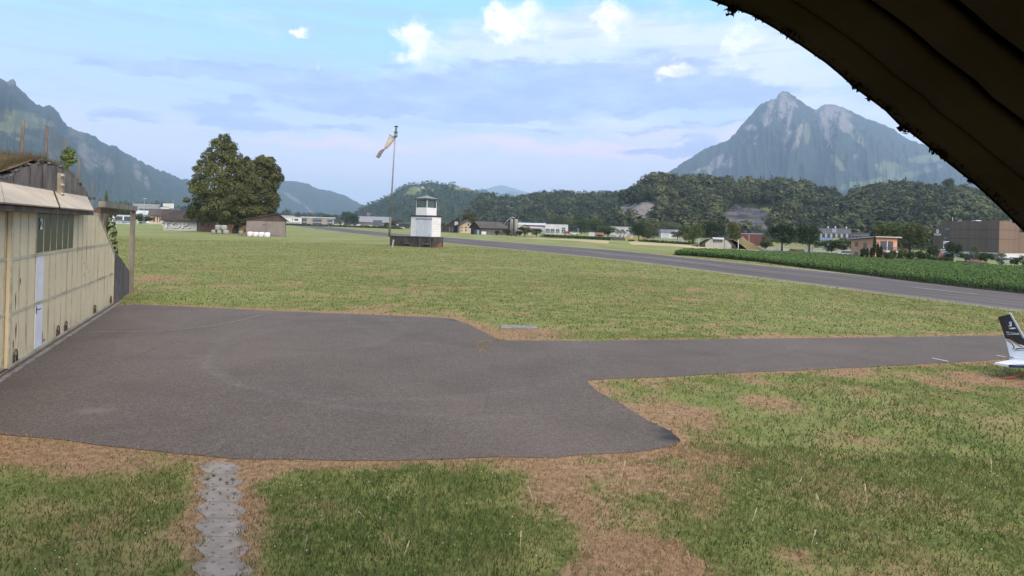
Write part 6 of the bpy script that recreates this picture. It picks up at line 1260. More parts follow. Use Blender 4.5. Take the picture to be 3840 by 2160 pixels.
for f_ in np.linspace(0, 1, 26): p = gY(3482+f_*90, 143-f_*4); hg += [(p.x, p.y, p.z+z_, .5, .6, .5) for z_ in (.4, .9, 1.2)]
V, ti = crown_np(hg, 2600, .14, 46); o = tag(link('clipped_hedge', mesh_np('clipped_hedge', V, np.arange(len(V)).reshape(-1, 4), {'tint': ti}, [lfm])), 'dark clipped garden hedge between the lone cypress and the weeping tree', 'hedge'); o.color = (.055, .075, .03, 1)
# brown building
def brown():
    Y = 215; p = gY(3745, Y); s = Y/F; c_ = fr(p, face_cam(p)-R(30)); t = thing('brown_building', 'big brown clad windowless factory block with white emblem and white base', 'factory', c_ @ Vector((-8, 8, 0)))
    Z = lambda v: at(3745, v, Y).z-p.z; a = 184/math.cos(R(30))*s; dd = 200/math.sin(R(30))*s
    zt_, zm_, zb_, zlow = Z(828), Z(868), Z(948), Z(1000)
    MB(c_).box(-a, 0, 0, dd*.35, -1, zb_-.01).build('base_wall', W1, t); MB(c_).box(.01, .02+.0, .0, dd, -1, zb_-.01).build('base_wall', W1, t)
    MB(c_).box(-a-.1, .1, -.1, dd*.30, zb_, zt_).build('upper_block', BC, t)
    MB(c_).box(.104, .16, -.1, dd*.28, zb_, zt_-.01).build('lit_side_cladding', BC2, t)  # thin sheet in the lighter copy, so this side looks better lit
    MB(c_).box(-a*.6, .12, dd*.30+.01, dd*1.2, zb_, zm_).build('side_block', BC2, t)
    sm = mat('seam_dark', (.075, .060, .053), (.065, .052, .046), 1.)
    for v in (861, 897): MB(c_).box(-a, .05, -.13, -.102, Z(v)-.07, Z(v)+.07).build('cladding_seam', sm, t); MB(c_).box(.162, .19, 0, dd*.27, Z(v)-.07, Z(v)+.07).build('cladding_seam', sm, t)
    e = 26/math.cos(R(30))*s
    MB(c_).box(-a-e, -a-.12, -.06, 8, -1, Z(855)).build('sign_block', BC, t)
    def W(u): return -a+(u-3561)/math.cos(R(30))*s
    for u0, u1, v0, v1 in ((3577.5, 3581.5, 861, 891), (3584.5, 3589.5, 861, 891), (3575, 3581, 897, 928)): MB(c_).box(W(u0), W(u1), -.16, -.103, Z(v1), Z(v0)).build('slot_window', WIN, t); MB(c_).box(W(u0)-.15, W(u1)+.15, -.2, -.103, Z(v0)-.02, Z(v0)+.16).build('window_cap', LG, t)
    for y0 in (.52, .58):
        MB(c_).box(.124, .18, dd*y0, dd*(y0+.025), Z(947), Z(916)).build('slot_window', W1, t); MB(c_).box(.182, .21, dd*y0, dd*(y0+.025), Z(940), Z(928)).build('window_pane', WIN, t)
    # emblem: white ring with dark figure, ribbon with lettering strokes
    ew = mat('sign_white', (.80, .78, .78), (.74, .72, .72), 3.); ek = mat('sign_dark', (.05, .035, .04), (.06, .04, .045), 3.)
    q = c_ @ Matrix.Translation((W(3551), -.16, Z(870))) @ Matrix.Rotation(R(90), 4, 'X'); k = MB(q @ Matrix.Diagonal((.62, 1, 1, 1)))
    k.lathe([(8.6*s, 0), (8.6*s, .06)], 24); k.build('sign_emblem', ew, t); k = MB(q @ Matrix.Diagonal((.42, .8, 1, 1))); k.lathe([(5.2*s, .062), (5.2*s, .09)], 18); k.build('sign_emblem', ek, t)
    k = MB(q); k.box(-.8*s, .8*s, -2.4*s, 2.4*s, .092, .12); k.build('sign_emblem', ew, t)
    rb_ = MB(c_); zr_ = Z(882); rb_.prism([(W(3539.5), -.2, Z(878.5)), (W(3546), -.2, Z(879.5)), (W(3557), -.2, Z(880.5)), (W(3563), -.2, Z(878.5)), (W(3560), -.2, Z(887)), (W(3549), -.2, Z(886.5)), (W(3541), -.2, Z(885.5))], (0, .05, 0)); rb_.build('sign_ribbon', ew, t)
    st_ = MB(c_)
    for i in range(7): st_.box(W(3543+2.3*i), W(3543.9+2.3*i), -.24, -.202, Z(885), Z(881.4))
    st_.build('ribbon_lettering', ek, t)
    for u, w_, h_ in ((3605, 5, 2), (3658, 18, 3.6)): MB(c_).prism([(W(u-w_/2), 2, zt_), (W(u+w_/2), 2, zt_), (W(u+w_/3), 2, zt_+h_*s), (W(u-w_/3), 2, zt_+h_*s)], (0, 3, 0)).build('skylight', W1, t)
    MB(c_).tube([(W(3594), 1, zt_), (W(3594), 1, zt_+17*s)], .12, 5).build('roof_mast', LG, t); MB(c_).box(-2., -.6, dd*.25, dd*.29, zt_, zt_+9*s).build('roof_unit', LG, t); MB(c_).box(-2, -.9, dd*.40, dd*.44, zm_+.6, zm_+7*s).build('roof_unit', LG, t)
    for L in ([(3538, 930), (3538, 905), (3559, 907)], [(3538.5, 914), (3549, 907)]): MB().tube([at(u, v, Y-8) for u, v in L], .16, 5).build('lift_bracket', LG, t)
brown()
k = thing('loading_canopy', 'pale flat canopy roof over red machines left of the brown building', 'canopy', gY(3530, 205)); fm = fr(gY(3520, 205), face_cam(gY(3520, 205))); s = 205/F
Zc = lambda v: at(3520, v, 205).z-gY(3520, 205).z
MB(fm).box(-26*s, 24*s, -1, 3, Zc(938), Zc(934)).build('roof', LG, k); MB(fm).box(-24*s, -23*s, -.6, -.4, 0, Zc(938)).build('post', LG, k); MB(fm).box(22*s, 23*s, -.6, -.4, 0, Zc(938)).build('post', LG, k)
k = thing('timber_loader', 'red and white timber loader vehicle left of the weeping tree', 'loader', gY(3531, 190)); fm = fr(gY(3531, 190), face_cam(gY(3531, 190))); s = 190/F
rdm = mat('loader_red', (.36, .06, .07), (.45, .20, .20), .8)
MB(fm).prism([(-9*s, 0, 6*s), (9*s, 0, 6*s), (8*s, 0, 20*s), (2*s, 0, 27*s), (-6*s, 0, 25*s)], (0, 2.2, 0)).build('body', rdm, k); MB(fm).box(-9*s, 9*s, -.1, 2.3, 1.5*s, 6*s-.01).build('chassis', LG, k)
for x in (-6*s, 6*s): MB(fm).tube([(x, -.2, 2.5*s), (x, .3, 2.5*s)], 2.5*s, 10).build('wheel', kwrap, k)
logs('pink brown log pile in front of the brown building', 3585, 3692, 1001, 26, 140, lgm, 3)
k = thing('log_crane', 'dark crane cab with red frame and raised arm behind the log pile', 'crane', gY(3650, 146)); fm = fr(gY(3650, 146), face_cam(gY(3650, 146))); s = 146/F
cx_ = lambda u: (u-3650)*s
z_ = lambda v: at(3650, v, 146).z-gY(3650, 146).z
MB(fm).box(cx_(3645), cx_(3668), 0, 2, z_(990), z_(977)).build('cab', WIN, k); MB(fm).box(cx_(3656), cx_(3665), -.05, -.003, z_(983), z_(979)).build('cab_window', mat('cab_glass', (.20, .30, .32), (.16, .25, .27), 2., .2), k); MB(fm).box(cx_(3643), cx_(3670), -.1, 2.1, z_(976.8), z_(974)).build('cab_roof', rdm, k); MB(fm).box(cx_(3643), cx_(3645)-.01, -.1, 1, z_(990), z_(977)).build('cab_post', lgm, k)
MB(fm).box(cx_(3640), cx_(3672), .2, 1.8, 0, z_(990.2)).build('undercarriage', kwrap, k); MB().tube([at(3640, 990, 147), at(3633, 962, 147), at(3637, 946, 147), at(3652, 968, 147)], .16, 6).build('arm', mat('arm_navy', (.05, .055, .07), (.07, .07, .08), 2.), k)
box_thing('trailer', 'dark green box trailer before the white base of the brown building', 'trailer', 3790, 3816, 966, 990, mat('trailer_green', (.06, .085, .07), (.05, .07, .058), 1.), 185, 3)
car('parked_car', 'pale car standing beside the dark green box trailer', 3787, 995, (.60, .62, .64), 172, 0, kx=1.15)
for u, l in ((3080, 'short grey concrete pipe pieces on the yard, left of the white van'), ): 
    p = gY(u+40, 195); k = thing('concrete_pipes', l, 'pipes', p)
    for i in range(3): q = gY(3112+12*i, 195); MB(fr(q, face_cam(q))).tube([(0, -.9, .55), (0, .9, .55)], .5, 12).build('pipe', GRY, k)
car('parked_car', 'white van parked left of the orange house wall', 3185, 960, (.62, .62, .62), 166, 0, 'van', kx=1.25)
# ================================================================== MAIZE FIELD
def maize():
    g = np.random.default_rng(77)
    fr_ = [(2528, 957), (2600, 961), (2700, 969), (2837, 982), (3000, 1003), (3201, 1028), (3400, 1053), (3577, 1074), (3700, 1088), (3840, 1103)]
    A = [gp(*q) for q in fr_]; d = (A[-1]-A[-2]).normalized(); A.append(A[-1]+d*20)
    bk = [(2560, 944), (2700, 944), (2900, 952), (3100, 959), (3205, 966), (3400, 978), (3577, 995), (3700, 1004), (3840, 1010)]
    B = [gp(*q) for q in bk]; B.append(B[-1]+(B[-1]-B[-2]))
    poly = np.array([tuple(p[:2]) for p in A]+[tuple(p[:2]) for p in B[::-1]])
    x0, y0 = poly.min(0); x1, y1 = poly.max(0); st = .52
    xx, yy = np.meshgrid(np.arange(x0, x1, st), np.arange(y0, y1, st)); x = (xx+g.uniform(-.2, .2, xx.shape)).ravel(); y = (yy+g.uniform(-.2, .2, xx.shape)).ravel()
    k = inside(poly, x, y); x, y = x[k], y[k]
    dp = dist_poly(poly, x, y); keep = (dp < 5) | (g.random(len(x)) < .62); x, y, dp = x[keep], y[keep], dp[keep]
    n_ = len(x); z = zg(x, y); h = (.64+.28*fbm(x*.12, y*.12, 3, 3)+g.normal(0, .06, n_))*(1-.25*np.clip((dp-8)/30, 0, 1))*(.72+.28*np.clip(dp/.6, 0, 1)); sz = y/90.
    V = []; T = []
    for L in range(7):
        a = g.uniform(0, 6.28, n_); zb = h*(.16+.115*L); ln = h*g.uniform(.32, .55, n_)*(1 if L < 5 else .8); up = h*g.uniform(.12, .34, n_); w_ = .055+.03*g.random(n_)
        w_ = w_*np.clip(y/60, 1, 2)
        ca, sa = np.cos(a), np.sin(a); px_, py_ = -sa*w_, ca*w_
        b = np.stack([x, y, z+zb], 1); m_ = np.stack([x+ca*ln*.5, y+sa*ln*.5, z+zb+up], 1); e = np.stack([x+ca*ln, y+sa*ln, z+zb+up*.55], 1); P_ = np.stack([px_, py_, np.zeros(n_)], 1)
        V += [np.stack([b-P_*.5, b+P_*.5, m_+P_, m_-P_], 1), np.stack([m_-P_, m_+P_, e+P_*.25, e-P_*.25], 1)]
        t = np.clip(.15+.10*L+g.normal(0, .12, n_), 0, 1); T += [np.repeat(t, 4), np.repeat(np.clip(t+.1, 0, 1), 4)]
    b = np.stack([x, y, z], 1); w_ = .03; up = np.stack([x+g.normal(0, .03, n_), y, z+h*.9], 1); P_ = np.array([[w_, 0, 0]])
    V.append(np.stack([b-P_, b+P_, up+P_*.4, up-P_*.4], 1)); T.append(np.repeat(np.full(n_, .2), 4))
    V = np.concatenate([v.reshape(-1, 3) for v in V]); T = np.concatenate(T)
    o = tag(link('maize_field', mesh_np('maize_field', V, np.arange(len(V)).reshape(-1, 4), {'tint': T}, [lfm])), kind='stuff'); o.color = (.072, .122, .040, 1)
    Vs = [(*p, float(zg(*p))+.03) for p in poly]; 
    so_ = MB().add([tuple(v) for v in Vs], [list(range(len(Vs)))]).build('maize_soil', mat('maize_soil', (.05, .042, .03), (.035, .03, .022), 1., .95), None, False, (0, 0, 0)); struct(so_)
maize()
# ================================================================== HILLS AND MOUNTAINS
def hill_mat(name, forest, forest2, rock, rock2, meadow, fs, bs, forest3=None):
    m, n, b = start(name); b.inputs['Roughness'].default_value = .95; b.inputs['Specular IOR Level'].default_value = .05
    p = n.pos(); a = n.noise(p, fs, 5, .7); c2 = n.noise(p, fs*.12, 4, .6); c3 = n.noise(n.vm('MULTIPLY', p, (1, 1, .30)), fs*.75, 7, .72)
    c = n.mix(n.ss(a, .35, .68), forest, forest2); c = n.mix(n.ss(c2, .45, .68, 0, .55), c, forest3 or forest2)
    md = n.ss(n.m('ADD', n.attr('meadow'), n.m('MULTIPLY', n.m('MULTIPLY', n.m('SUBTRACT', c3, .5), 1.3), n.ss(n.attr('meadow'), .0, .3))), .38, .52); c = n.mix(md, c, n.mix(c2, meadow, tuple(x*.78 for x in meadow)))
    qk = n.attr('quarry'); c = n.mix(n.ss(n.m('ADD', qk, n.m('MULTIPLY', n.m('SUBTRACT', c3, .5), .5)), .3, .5), c, n.mix(n.ss(n.noise(n.vm('MULTIPLY', p, (.02, .02, .16)), 1., 5, .6), .4, .6), (.060, .060, .066), (.135, .128, .132)))
    rk = n.ss(n.m('ADD', n.attr('rock'), n.m('MULTIPLY', n.m('MULTIPLY', n.m('SUBTRACT', c3, .5), 2.6), n.ss(n.attr('rock'), .0, .3))), .34, .60); c = n.mix(rk, c, n.mix(c3, rock2, rock))
    n.put(b.inputs['Base Color'], c); bump(n, b, a, 1., bs); return m
def ridge(name, prof, D, foot, m, ncol=260, nrow=90, shape=1.15, spur=.10, sf=.012, rock=(), meadow=(), quarry=(), jag=0., drop=0., seed=1, back=.35, smooth=True, kind='structure', terr=None):
    """a real ridge: crest along the profile seen in the photograph, at distance D, its slope coming down towards the valley at distance foot"""
    pu = np.array([p[0] for p in prof])*1.4907; pv = np.array([p[1] for p in prof])*1.4907
    U = np.linspace(pu[0], pu[-1], ncol); VV = np.interp(U, pu, pv)+drop*1.4907
    Dd = np.interp(U, np.array([d[0] for d in D])*1.4907, [d[1] for d in D]) if hasattr(D, '__len__') else np.full(ncol, float(D))
    Ff = np.interp(U, np.array([d[0] for d in foot])*1.4907, [d[1] for d in foot]) if hasattr(foot, '__len__') else np.full(ncol, float(foot))
    # direction of each column
    du, dv = U-CX, VV-CY; rx = (du*_c+dv*_s)/F; rz = (du*_s-dv*_c)/F
    rz0 = rz; rz = rz+jag*(fbm(U*.11, U*0+3, 4, seed)-.5)*2+jag*.8*(vn(U*.31, U*0, seed+5)-.5)
    T = np.concatenate([np.linspace(0, 1, nrow), 1+np.linspace(.06, 1, 8)*back])[:, None]
    Y = Ff+(Dd-Ff)*T; tt = np.clip(T, 0, 1); zc = H+(rz0+(rz-rz0)*tt**14)*Dd; z0 = zg(rx*Ff, Ff)-2
    tt = np.clip(T, 0, 1); Ub = np.repeat(U[None, :], len(T), 0)
    sp = (1-np.abs(2*fbm(Ub*sf+tt*.9, tt*2.2+Ub*0, 5, seed)-1))-.62+(1-np.abs(2*vn(Ub*sf*2.3-tt*1.1, tt*1.3, seed+3)-1))*.40-.2+(1-np.abs(2*fbm(Ub*sf*3.7+tt*1.7, tt*4.2, 4, seed+8)-1))*.35-.2
    z = z0+(zc-z0)*tt**shape+sp*spur*(zc-z0)*4*tt*(1-tt)
    z = np.where(T > 1, zc-(zc-z0)*np.clip((T-1)/back, 0, 1)*.8, z)
    if terr is not None: z = terr(Ub, z, Y, tt)
    lim = H+(rz0+(rz-rz0)*tt**14-.0012)*Y; z = np.where(T < .999, np.minimum(z, lim), z)
    X = rx[None, :]*Y+0*z
    px_u, px_v = proj(np.stack([X, Y, z], -1))
    def mask(L):
        r = np.zeros(z.shape)
        for (u, v, ru, rv, ang, a) in L:
            x_, y_ = px_u/1.4907-u, px_v/1.4907-v; ca, sa = math.cos(R(ang)), math.sin(R(ang)); q = np.hypot((x_*ca+y_*sa)/ru, (-x_*sa+y_*ca)/rv)
            r = np.maximum(r, a*np.clip(1.6-q, 0, 1))
        return r
    at_ = {'rock': mask(rock).ravel(), 'meadow': mask(meadow).ravel(), 'quarry': mask(quarry).ravel()}
    V = np.stack([X, Y, z], -1)
    o = link(name, mesh_np(name, V.reshape(-1, 3), grid_faces(len(T), ncol), at_, [m], smooth)); o['kind'] = kind
    return dict(o=o, V=V, U=U, nrow=nrow, rock=np.maximum(at_['rock'], at_['quarry']).reshape(z.shape), mead=at_['meadow'].reshape(z.shape), px=px_u, py=px_v)
FO, FO2, FO3 = (.018, .034, .028), (.032, .050, .036), (.048, .066, .042)
m_st = hill_mat('mountain_forest', FO, FO2, (.24, .215, .21), (.12, .112, .108), (.115, .145, .082), .022, 14.)
m_lf = hill_mat('left_mountain_forest', FO, FO2, (.16, .155, .155), (.09, .09, .092), (.13, .15, .07), .03, 10.)
m_mid = hill_mat('middle_hill_forest', (.030, .050, .027), (.055, .078, .036), (.42, .38, .36), (.24, .215, .2), (.17, .20, .085), .05, 6., FO3)
m_near = hill_mat('near_hill_ground', (.028, .040, .020), (.045, .058, .028), (.34, .295, .275), (.075, .068, .066), (.17, .185, .075), .12, 3.)
m_far = hill_mat('far_mountain', (.05, .07, .05), (.07, .09, .06), (.3, .3, .3), (.2, .2, .2), (.12, .15, .08), .01, 20.)
# far blue mountains
ridge('mountain', [(1120, 520), (1180, 492), (1210, 478), (1240, 470), (1262, 465.5), (1280, 470), (1300, 476), (1320, 482), (1345, 490), (1380, 500), (1420, 512)], 21000, 17000, m_far, 120, 40, seed=2)
ridge('mountain', [(1230, 510), (1255, 493), (1272, 484), (1285, 480), (1300, 483), (1320, 490), (1350, 500), (1380, 512)], 15000, 12500, m_far, 100, 40, seed=3)
ridge('mountain', [(1430, 505), (1470, 488), (1490, 481), (1510, 478), (1535, 480), (1560, 487), (1600, 500)], 20000, 17000, m_far, 100, 40, seed=4)
# long left mountain coming down from the left edge
left_prof = [(-420, -20), (-200, 90), (-80, 160), (0, 197), (10, 199), (18, 205), (26, 199), (34, 197), (40, 207), (42, 217), (60, 232), (78, 251), (92, 263), (108, 268), (122, 265), (135, 270), (146, 283), (158, 302), (170, 317), (190, 327), (215, 334), (237, 342), (250, 352), (270, 364), (292, 366), (302, 376), (318, 388), (330, 393), (345, 400), (362, 410), (385, 421), (405, 430), (425, 434), (437, 443), (455, 449), (475, 451), (492, 457), (510, 466), (560, 490), (640, 520), (760, 560)]
ridge('mountain', left_prof, [(-420, 3600), (0, 4200), (500, 6200), (760, 7000)], [(-420, 1700), (0, 1900), (500, 3600), (760, 5000)], m_lf, 420, 120, 1.05, .19, .010, jag=.0022, seed=11,
      rock=[(30, 205, 14, 10, 0, .8), (220, 270 + 130, 22, 60, -25, 0.0), (215, 390, 16, 45, -22, .62), (195, 330, 20, 22, -20, .55), (240, 400, 14, 26, -15, .6), (272, 415, 22, 12, 60, .65), (370, 460, 7, 22, -15, .6), (345, 430, 10, 28, -12, .55), (140, 385, 16, 10, 0, .5), (80, 350, 30, 10, 20, .45), (60, 420, 40, 18, 20, .42), (130, 400, 30, 20, 0, .42)],
      meadow=[(60, 300, 60, 20, 15, .7), (20, 320, 40, 14, 10, .7), (110, 305, 40, 10, 20, .5), (40, 345, 30, 10, 30, .5)])
ridge('mountain', [(480, 540), (560, 500), (640, 478), (690, 461), (712, 456), (735, 454.5), (755, 458), (775, 462), (790, 471), (805, 476), (830, 480), (850, 487), (870, 492), (885, 502), (900, 509), (915, 517), (930, 530), (955, 560)], 8200, [(480, 5200), (955, 5600)], m_lf, 240, 80, 1.05, .10, .012, jag=.0011, seed=15, rock=[(735, 497, 26, 5, 32, .8), (775, 525, 22, 4, 45, .6)])
# the twin peaked mountain on the right
st_prof = [(1560, 520), (1640, 468), (1680, 434), (1700, 421), (1720, 407), (1745, 392), (1765, 379), (1790, 367), (1810, 361), (1833, 351), (1842, 342), (1852, 333), (1862, 318), (1876, 304), (1888, 290), (1898, 277), (1910, 265), (1925, 256), (1942, 250), (1953, 246), (1958, 237), (1966, 231.5), (1974, 229.5), (1984, 232), (1995, 239), (2004, 247), (2018, 256), (2032, 267), (2046, 274), (2056, 276), (2062, 270), (2075, 262.5), (2088, 263), (2104, 264.5), (2122, 270), (2140, 279), (2160, 290), (2180, 299), (2205, 306), (2228, 316), (2250, 327), (2268, 340), (2290, 352), (2310, 360), (2340, 368), (2375, 376), (2420, 400), (2470, 420), (2530, 450), (2620, 480), (2700, 500)]
ridge('mountain', st_prof, [(1560, 6600), (1975, 7200), (2700, 7000)], [(1560, 4800), (1975, 4200), (2700, 3200)], m_st, 620, 150, 1.12, .17, .011, jag=.0017, seed=23,
      rock=[(1935, 275, 7, 34, 22, .85), (1928, 300, 13, 16, 15, .8), (1968, 262, 20, 34, 0, .68), (1985, 300, 6, 40, 15, .7), (1990, 262, 18, 12, 30, .62), (2070, 295, 16, 36, -10, .72), (2100, 285, 40, 22, 20, .72), (2120, 310, 46, 14, 40, .66), (2085, 330, 14, 36, 0, .6), (2012, 330, 7, 24, 12, .75), (1985, 340, 8, 18, 30, .7), (2003, 362, 7, 20, 25, .6), (1888, 321, 16, 8, 0, .72), (1900, 352, 6, 16, 20, .5), (1975, 380, 3, 18, 0, .55), (1800, 412, 10, 26, 42, .85), (1782, 428, 14, 10, 30, .7), (1830, 414, 18, 14, 10, .62), (1750, 430, 14, 6, -30, .5), (1838, 395, 8, 8, 0, .45), (2205, 415, 5, 5, 0, .6), (2300, 345, 10, 24, -20, .35), (2150, 395, 8, 6, 0, .4)],
      meadow=[(2030, 335, 9, 30, 0, .7), (2160, 350, 26, 10, 42, .75), (2108, 410, 26, 8, 52, .75), (2240, 425, 34, 18, 10, .75), (2215, 420, 16, 14, -30, .55), (2330, 400, 44, 10, -5, .8), (2340, 425, 30, 8, -15, .75), (2260, 446, 60, 9, -12, .9), (2190, 460, 50, 8, -14, .85), (2400, 378, 50, 16, 10, .7), (2440, 400, 40, 10, 0, .5), (2140, 468, 30, 10, -14, .7)])
# wooded hill in the middle with meadows and farms on top
hill = ridge('hills', [(800, 580), (860, 556), (890, 535), (912, 518), (930, 511), (948, 505), (965, 495), (985, 486), (1005, 473), (1018, 466), (1032, 461), (1050, 459), (1075, 456), (1085, 455.5), (1105, 459), (1125, 461), (1140, 459), (1160, 466), (1180, 470), (1200, 478), (1225, 481), (1250, 489), (1280, 497), (1330, 506), (1400, 520), (1500, 540), (1560, 560)], [(800, 2500), (1075, 2900), (1560, 2300)], [(800, 2000), (1075, 1500), (1560, 1500)], m_mid, 300, 90, .95, .10, .013, drop=4, jag=.0008, seed=31,
      meadow=[(1045, 478, 16, 8, 0, .85), (1035, 487, 22, 6, -5, .8), (1075, 474, 14, 4, 0, .6), (1160, 474, 30, 5, 8, .75), (1190, 480, 22, 5, 8, .7), (1140, 470, 16, 4, 0, .6)], rock=[(1180, 476, 30, 3, 8, .3)])
# wooded ridge right of the middle
midr = ridge('hills', [(1150, 560), (1200, 500), (1225, 483), (1240, 487), (1252, 494), (1275, 496), (1301, 494), (1330, 494), (1350, 489), (1362, 483), (1380, 481), (1399, 480), (1420, 481), (1440, 484), (1455, 486.5), (1480, 486.5), (1510, 487.5), (1538, 488), (1556, 489), (1600, 490), (1680, 500)], [(1150, 1500), (1400, 1500), (1680, 1250)], [(1150, 1000), (1400, 850), (1680, 760)], m_near, 240, 80, .85, .10, .014, drop=11, seed=37,
      rock=[(1215, 570 - 8, 6, 9, 0, .8), (1275, 560, 8, 14, 0, .8), (1335, 556, 6, 12, 0, .75), (1365, 563, 9, 12, 0, .8), (1425, 555, 7, 14, 0, .85), (1490, 550, 7, 10, 0, .8), (1400, 562, 6, 8, 0, .6), (1450, 566, 5, 8, 0, .6)])
# near wooded hill on the right, with cliffs, a quarry and small clearings
rprof = [(1530, 560), (1552, 510), (1562, 490), (1585, 485), (1600, 470), (1612, 458), (1637, 449), (1665, 445), (1700, 446), (1740, 449), (1772, 452), (1800, 458), (1840, 458), (1870, 457), (1900, 456), (1931, 457), (1971, 460), (2022, 464), (2051, 480), (2072, 478), (2095, 484), (2112, 492), (2121, 500), (2130, 492), (2140, 484), (2204, 474), (2244, 468), (2283, 465), (2310, 472), (2348, 478), (2400, 481), (2440, 484), (2478, 498), (2530, 530), (2600, 560), (2760, 600)]
def rterr(U, z, Y, t):
    u = U/1.4907
    q = np.exp(-(((u-1880)/52)**4)) * sst(.16, .24, t)*(1-sst(.46, .52, t))         # quarry terraces
    st = np.floor(t*16)/16; z2 = z+(np.interp(st, [0, 1], [0, 1])-t)*70
    z = z*(1-q)+z2*q
    c = np.exp(-(((u-1606)/44)**4))*np.exp(-(((t-.26)/.12)**2)); return z+c*9
rh = ridge('hills', rprof, [(1530, 900), (1700, 1000), (2100, 980), (2760, 760)], [(1530, 640), (1700, 620), (2100, 560), (2760, 420)], m_near, 420, 130, .80, .07, .012, drop=13, seed=41, terr=rterr,
      rock=[(1600, 538, 52, 20, 0, 1.), (1628, 530, 26, 20, 0, .95), (1574, 540, 18, 22, 20, .9),],
      quarry=[(1874, 560, 56, 28, 0, 1.), (1896, 540, 40, 14, 6, .95), (1850, 535, 14, 20, 0, .9), (1925, 565, 14, 22, 0, .8)],
      meadow=[(1985 - 52, 529, 26, 6, 3, 1.), (2164, 512, 32, 9, -4, .9), (2475, 570, 40, 14, 0, .5), (1770, 487, 12, 3, 0, .8), (2112, 505, 16, 10, 0, .8)])
# ------------------------------------------------------------------ woods on the hills: many small crowns of leaf clumps
def tree_tpl(kind, nq, seed):
    if kind == 'c': V, t = crown_np([(0, 0, z, .26*(1-z)+.03, .26*(1-z)+.03, .08) for z in np.linspace(.12, .95, 8)], nq, .085, seed, .3, .1, .2, 1.3)
    else:
        g = np.random.default_rng(seed); B = [(0, 0, .58, .26, .26, .36)]+[(g.uniform(-.2, .2), g.uniform(-.2, .2), g.uniform(.38, .84), .19, .19, .17) for _ in range(6)]
        V, t = crown_np(B, nq, .105, seed, .5, .04, 0., 1.5)
    return V, t
def forest(name, rd, cnt, nq, hgt, seed, col, rows, label=None, avoid=None, umin=0, umax=9999, conif=.18):
    g = np.random.default_rng(seed); tp_ = [tree_tpl('d', nq, seed+i) for i in range(5)]+[tree_tpl('c', nq, seed+9)]
    V = rd['V']; nr = rd['nrow']; nc = V.shape[1]; VV = []; TT = []; n_ = 0
    for _ in range(cnt*3):
        if n_ >= cnt: break
        i = g.uniform(rows[0], rows[1])*(nr-1); j = g.uniform(0, nc-1.01); i0, j0 = int(i), int(j); a, b = i-i0, j-j0
        u_ = rd['px'][i0, j0]/1.4907
        if u_ < umin or u_ > umax or rd['rock'][i0, j0] > .42 or rd['mead'][i0, j0] > .36: continue
        if avoid is not None and avoid(u_, rd['py'][i0, j0]/1.4907): continue
        p = V[i0, j0]*(1-a)*(1-b)+V[min(i0+1, nr-1), j0]*a*(1-b)+V[i0, j0+1]*(1-a)*b+V[min(i0+1, nr-1), j0+1]*a*b
        cn = fbm(np.array([p[0]*.02]), np.array([p[1]*.02]), 2, 5)[0] > 1-conif-.18; k = 5 if (cn and g.random() < .6) else int(g.integers(0, 5))
        h = hgt*g.uniform(.40, 1.25); w_ = h*g.uniform(.85, 1.35) if k < 5 else h*.75; a = g.uniform(0, 6.28); t, ti = tp_[k]
        ca, sa = math.cos(a), math.sin(a); q = np.empty_like(t); q[:, 0] = (t[:, 0]*ca-t[:, 1]*sa)*w_; q[:, 1] = (t[:, 0]*sa+t[:, 1]*ca)*w_; q[:, 2] = t[:, 2]*h-h*.10
        VV.append(q+p); base = .02+.95*g.random()**1.5+.25*(fbm(np.array([p[0]*.008]), np.array([p[1]*.008]), 2, 8)[0]-.5)
        if k == 5: base *= .45
        TT.append(np.clip(base+.20*(ti-.5), 0, 1)); n_ += 1
    VV = np.concatenate(VV); TT = np.concatenate(TT)
    o = tag(link(name, mesh_np(name, VV, np.arange(len(VV)).reshape(-1, 4), {'tint': TT}, [lfm])), kind='stuff'); o.color = (*col, 1); return o
forest('forest', rh, 3300, 95, 19, 51, (.098, .112, .056), (.03, .985)); forest('forest', midr, 2000, 60, 19, 52, (.084, .102, .056), (.02, .985)); forest('forest', hill, 3200, 26, 20, 53, (.050, .072, .040), (.05, .99))
# skyline trees one can tell apart on the near hill
g = np.random.default_rng(61); sk = [(1602, 468, 12, 26, 0), (1618, 452, 14, 24, 0), (1640, 442, 16, 26, 0), (1664, 433, 15, 30, 0), (1703, 434, 12, 44, 1), (1722, 446, 12, 24, 0), (1742, 441, 14, 34, 0), (1771, 445, 22, 40, 0), (1829, 442, 22, 36, 0), (1845, 448, 8, 26, 1), (1860, 452, 9, 22, 1), (1900, 450, 20, 26, 0), (1945, 452, 18, 22, 0), (1987, 455, 18, 26, 0), (2022, 458, 16, 26, 0), (2074, 472, 22, 34, 0), (2108, 482, 12, 30, 0), (2142, 474, 14, 34, 0), (2165, 470, 18, 28, 0), (2206, 467, 14, 26, 0), (2246, 461, 22, 30, 0), (2288, 456, 26, 32, 0), (2312, 467, 12, 26, 0), (2384, 450, 30, 34, 0), (2446, 478, 9, 30, 1), (1565, 480, 10, 20, 0), (1805, 452, 16, 24, 0), (1878, 452, 14, 24, 0)]
where = ['at the left end of the skyline', 'second from the left on the skyline', 'left of the dome shaped crown', 'with dome shaped crown, highest at the left', 'slender and dark, just right of the dome', 'low, right of the slender one', 'below the left foot of the big mountain', 'broad, second gap from the left', 'flat topped, under the mountain cliffs', 'pointed, right of the flat topped one', 'small and pointed under the main peak', 'broad under the main peak', 'round under the saddle of the two peaks', 'above the quarry clearing', 'above the red roofed hillside house', 'round at the left of the gap', 'narrow, right beside the gap', 'first right of the gap', 'wide, second right of the gap', 'small, third right of the gap', 'dense, above the school', 'wide, above the orange house', 'small notch tree right of the wide one', 'tall broad, highest on the right part', 'spiky, nearest to the dark roof', 'small at the cliff edge', 'low between two gaps', 'low under the left peak']
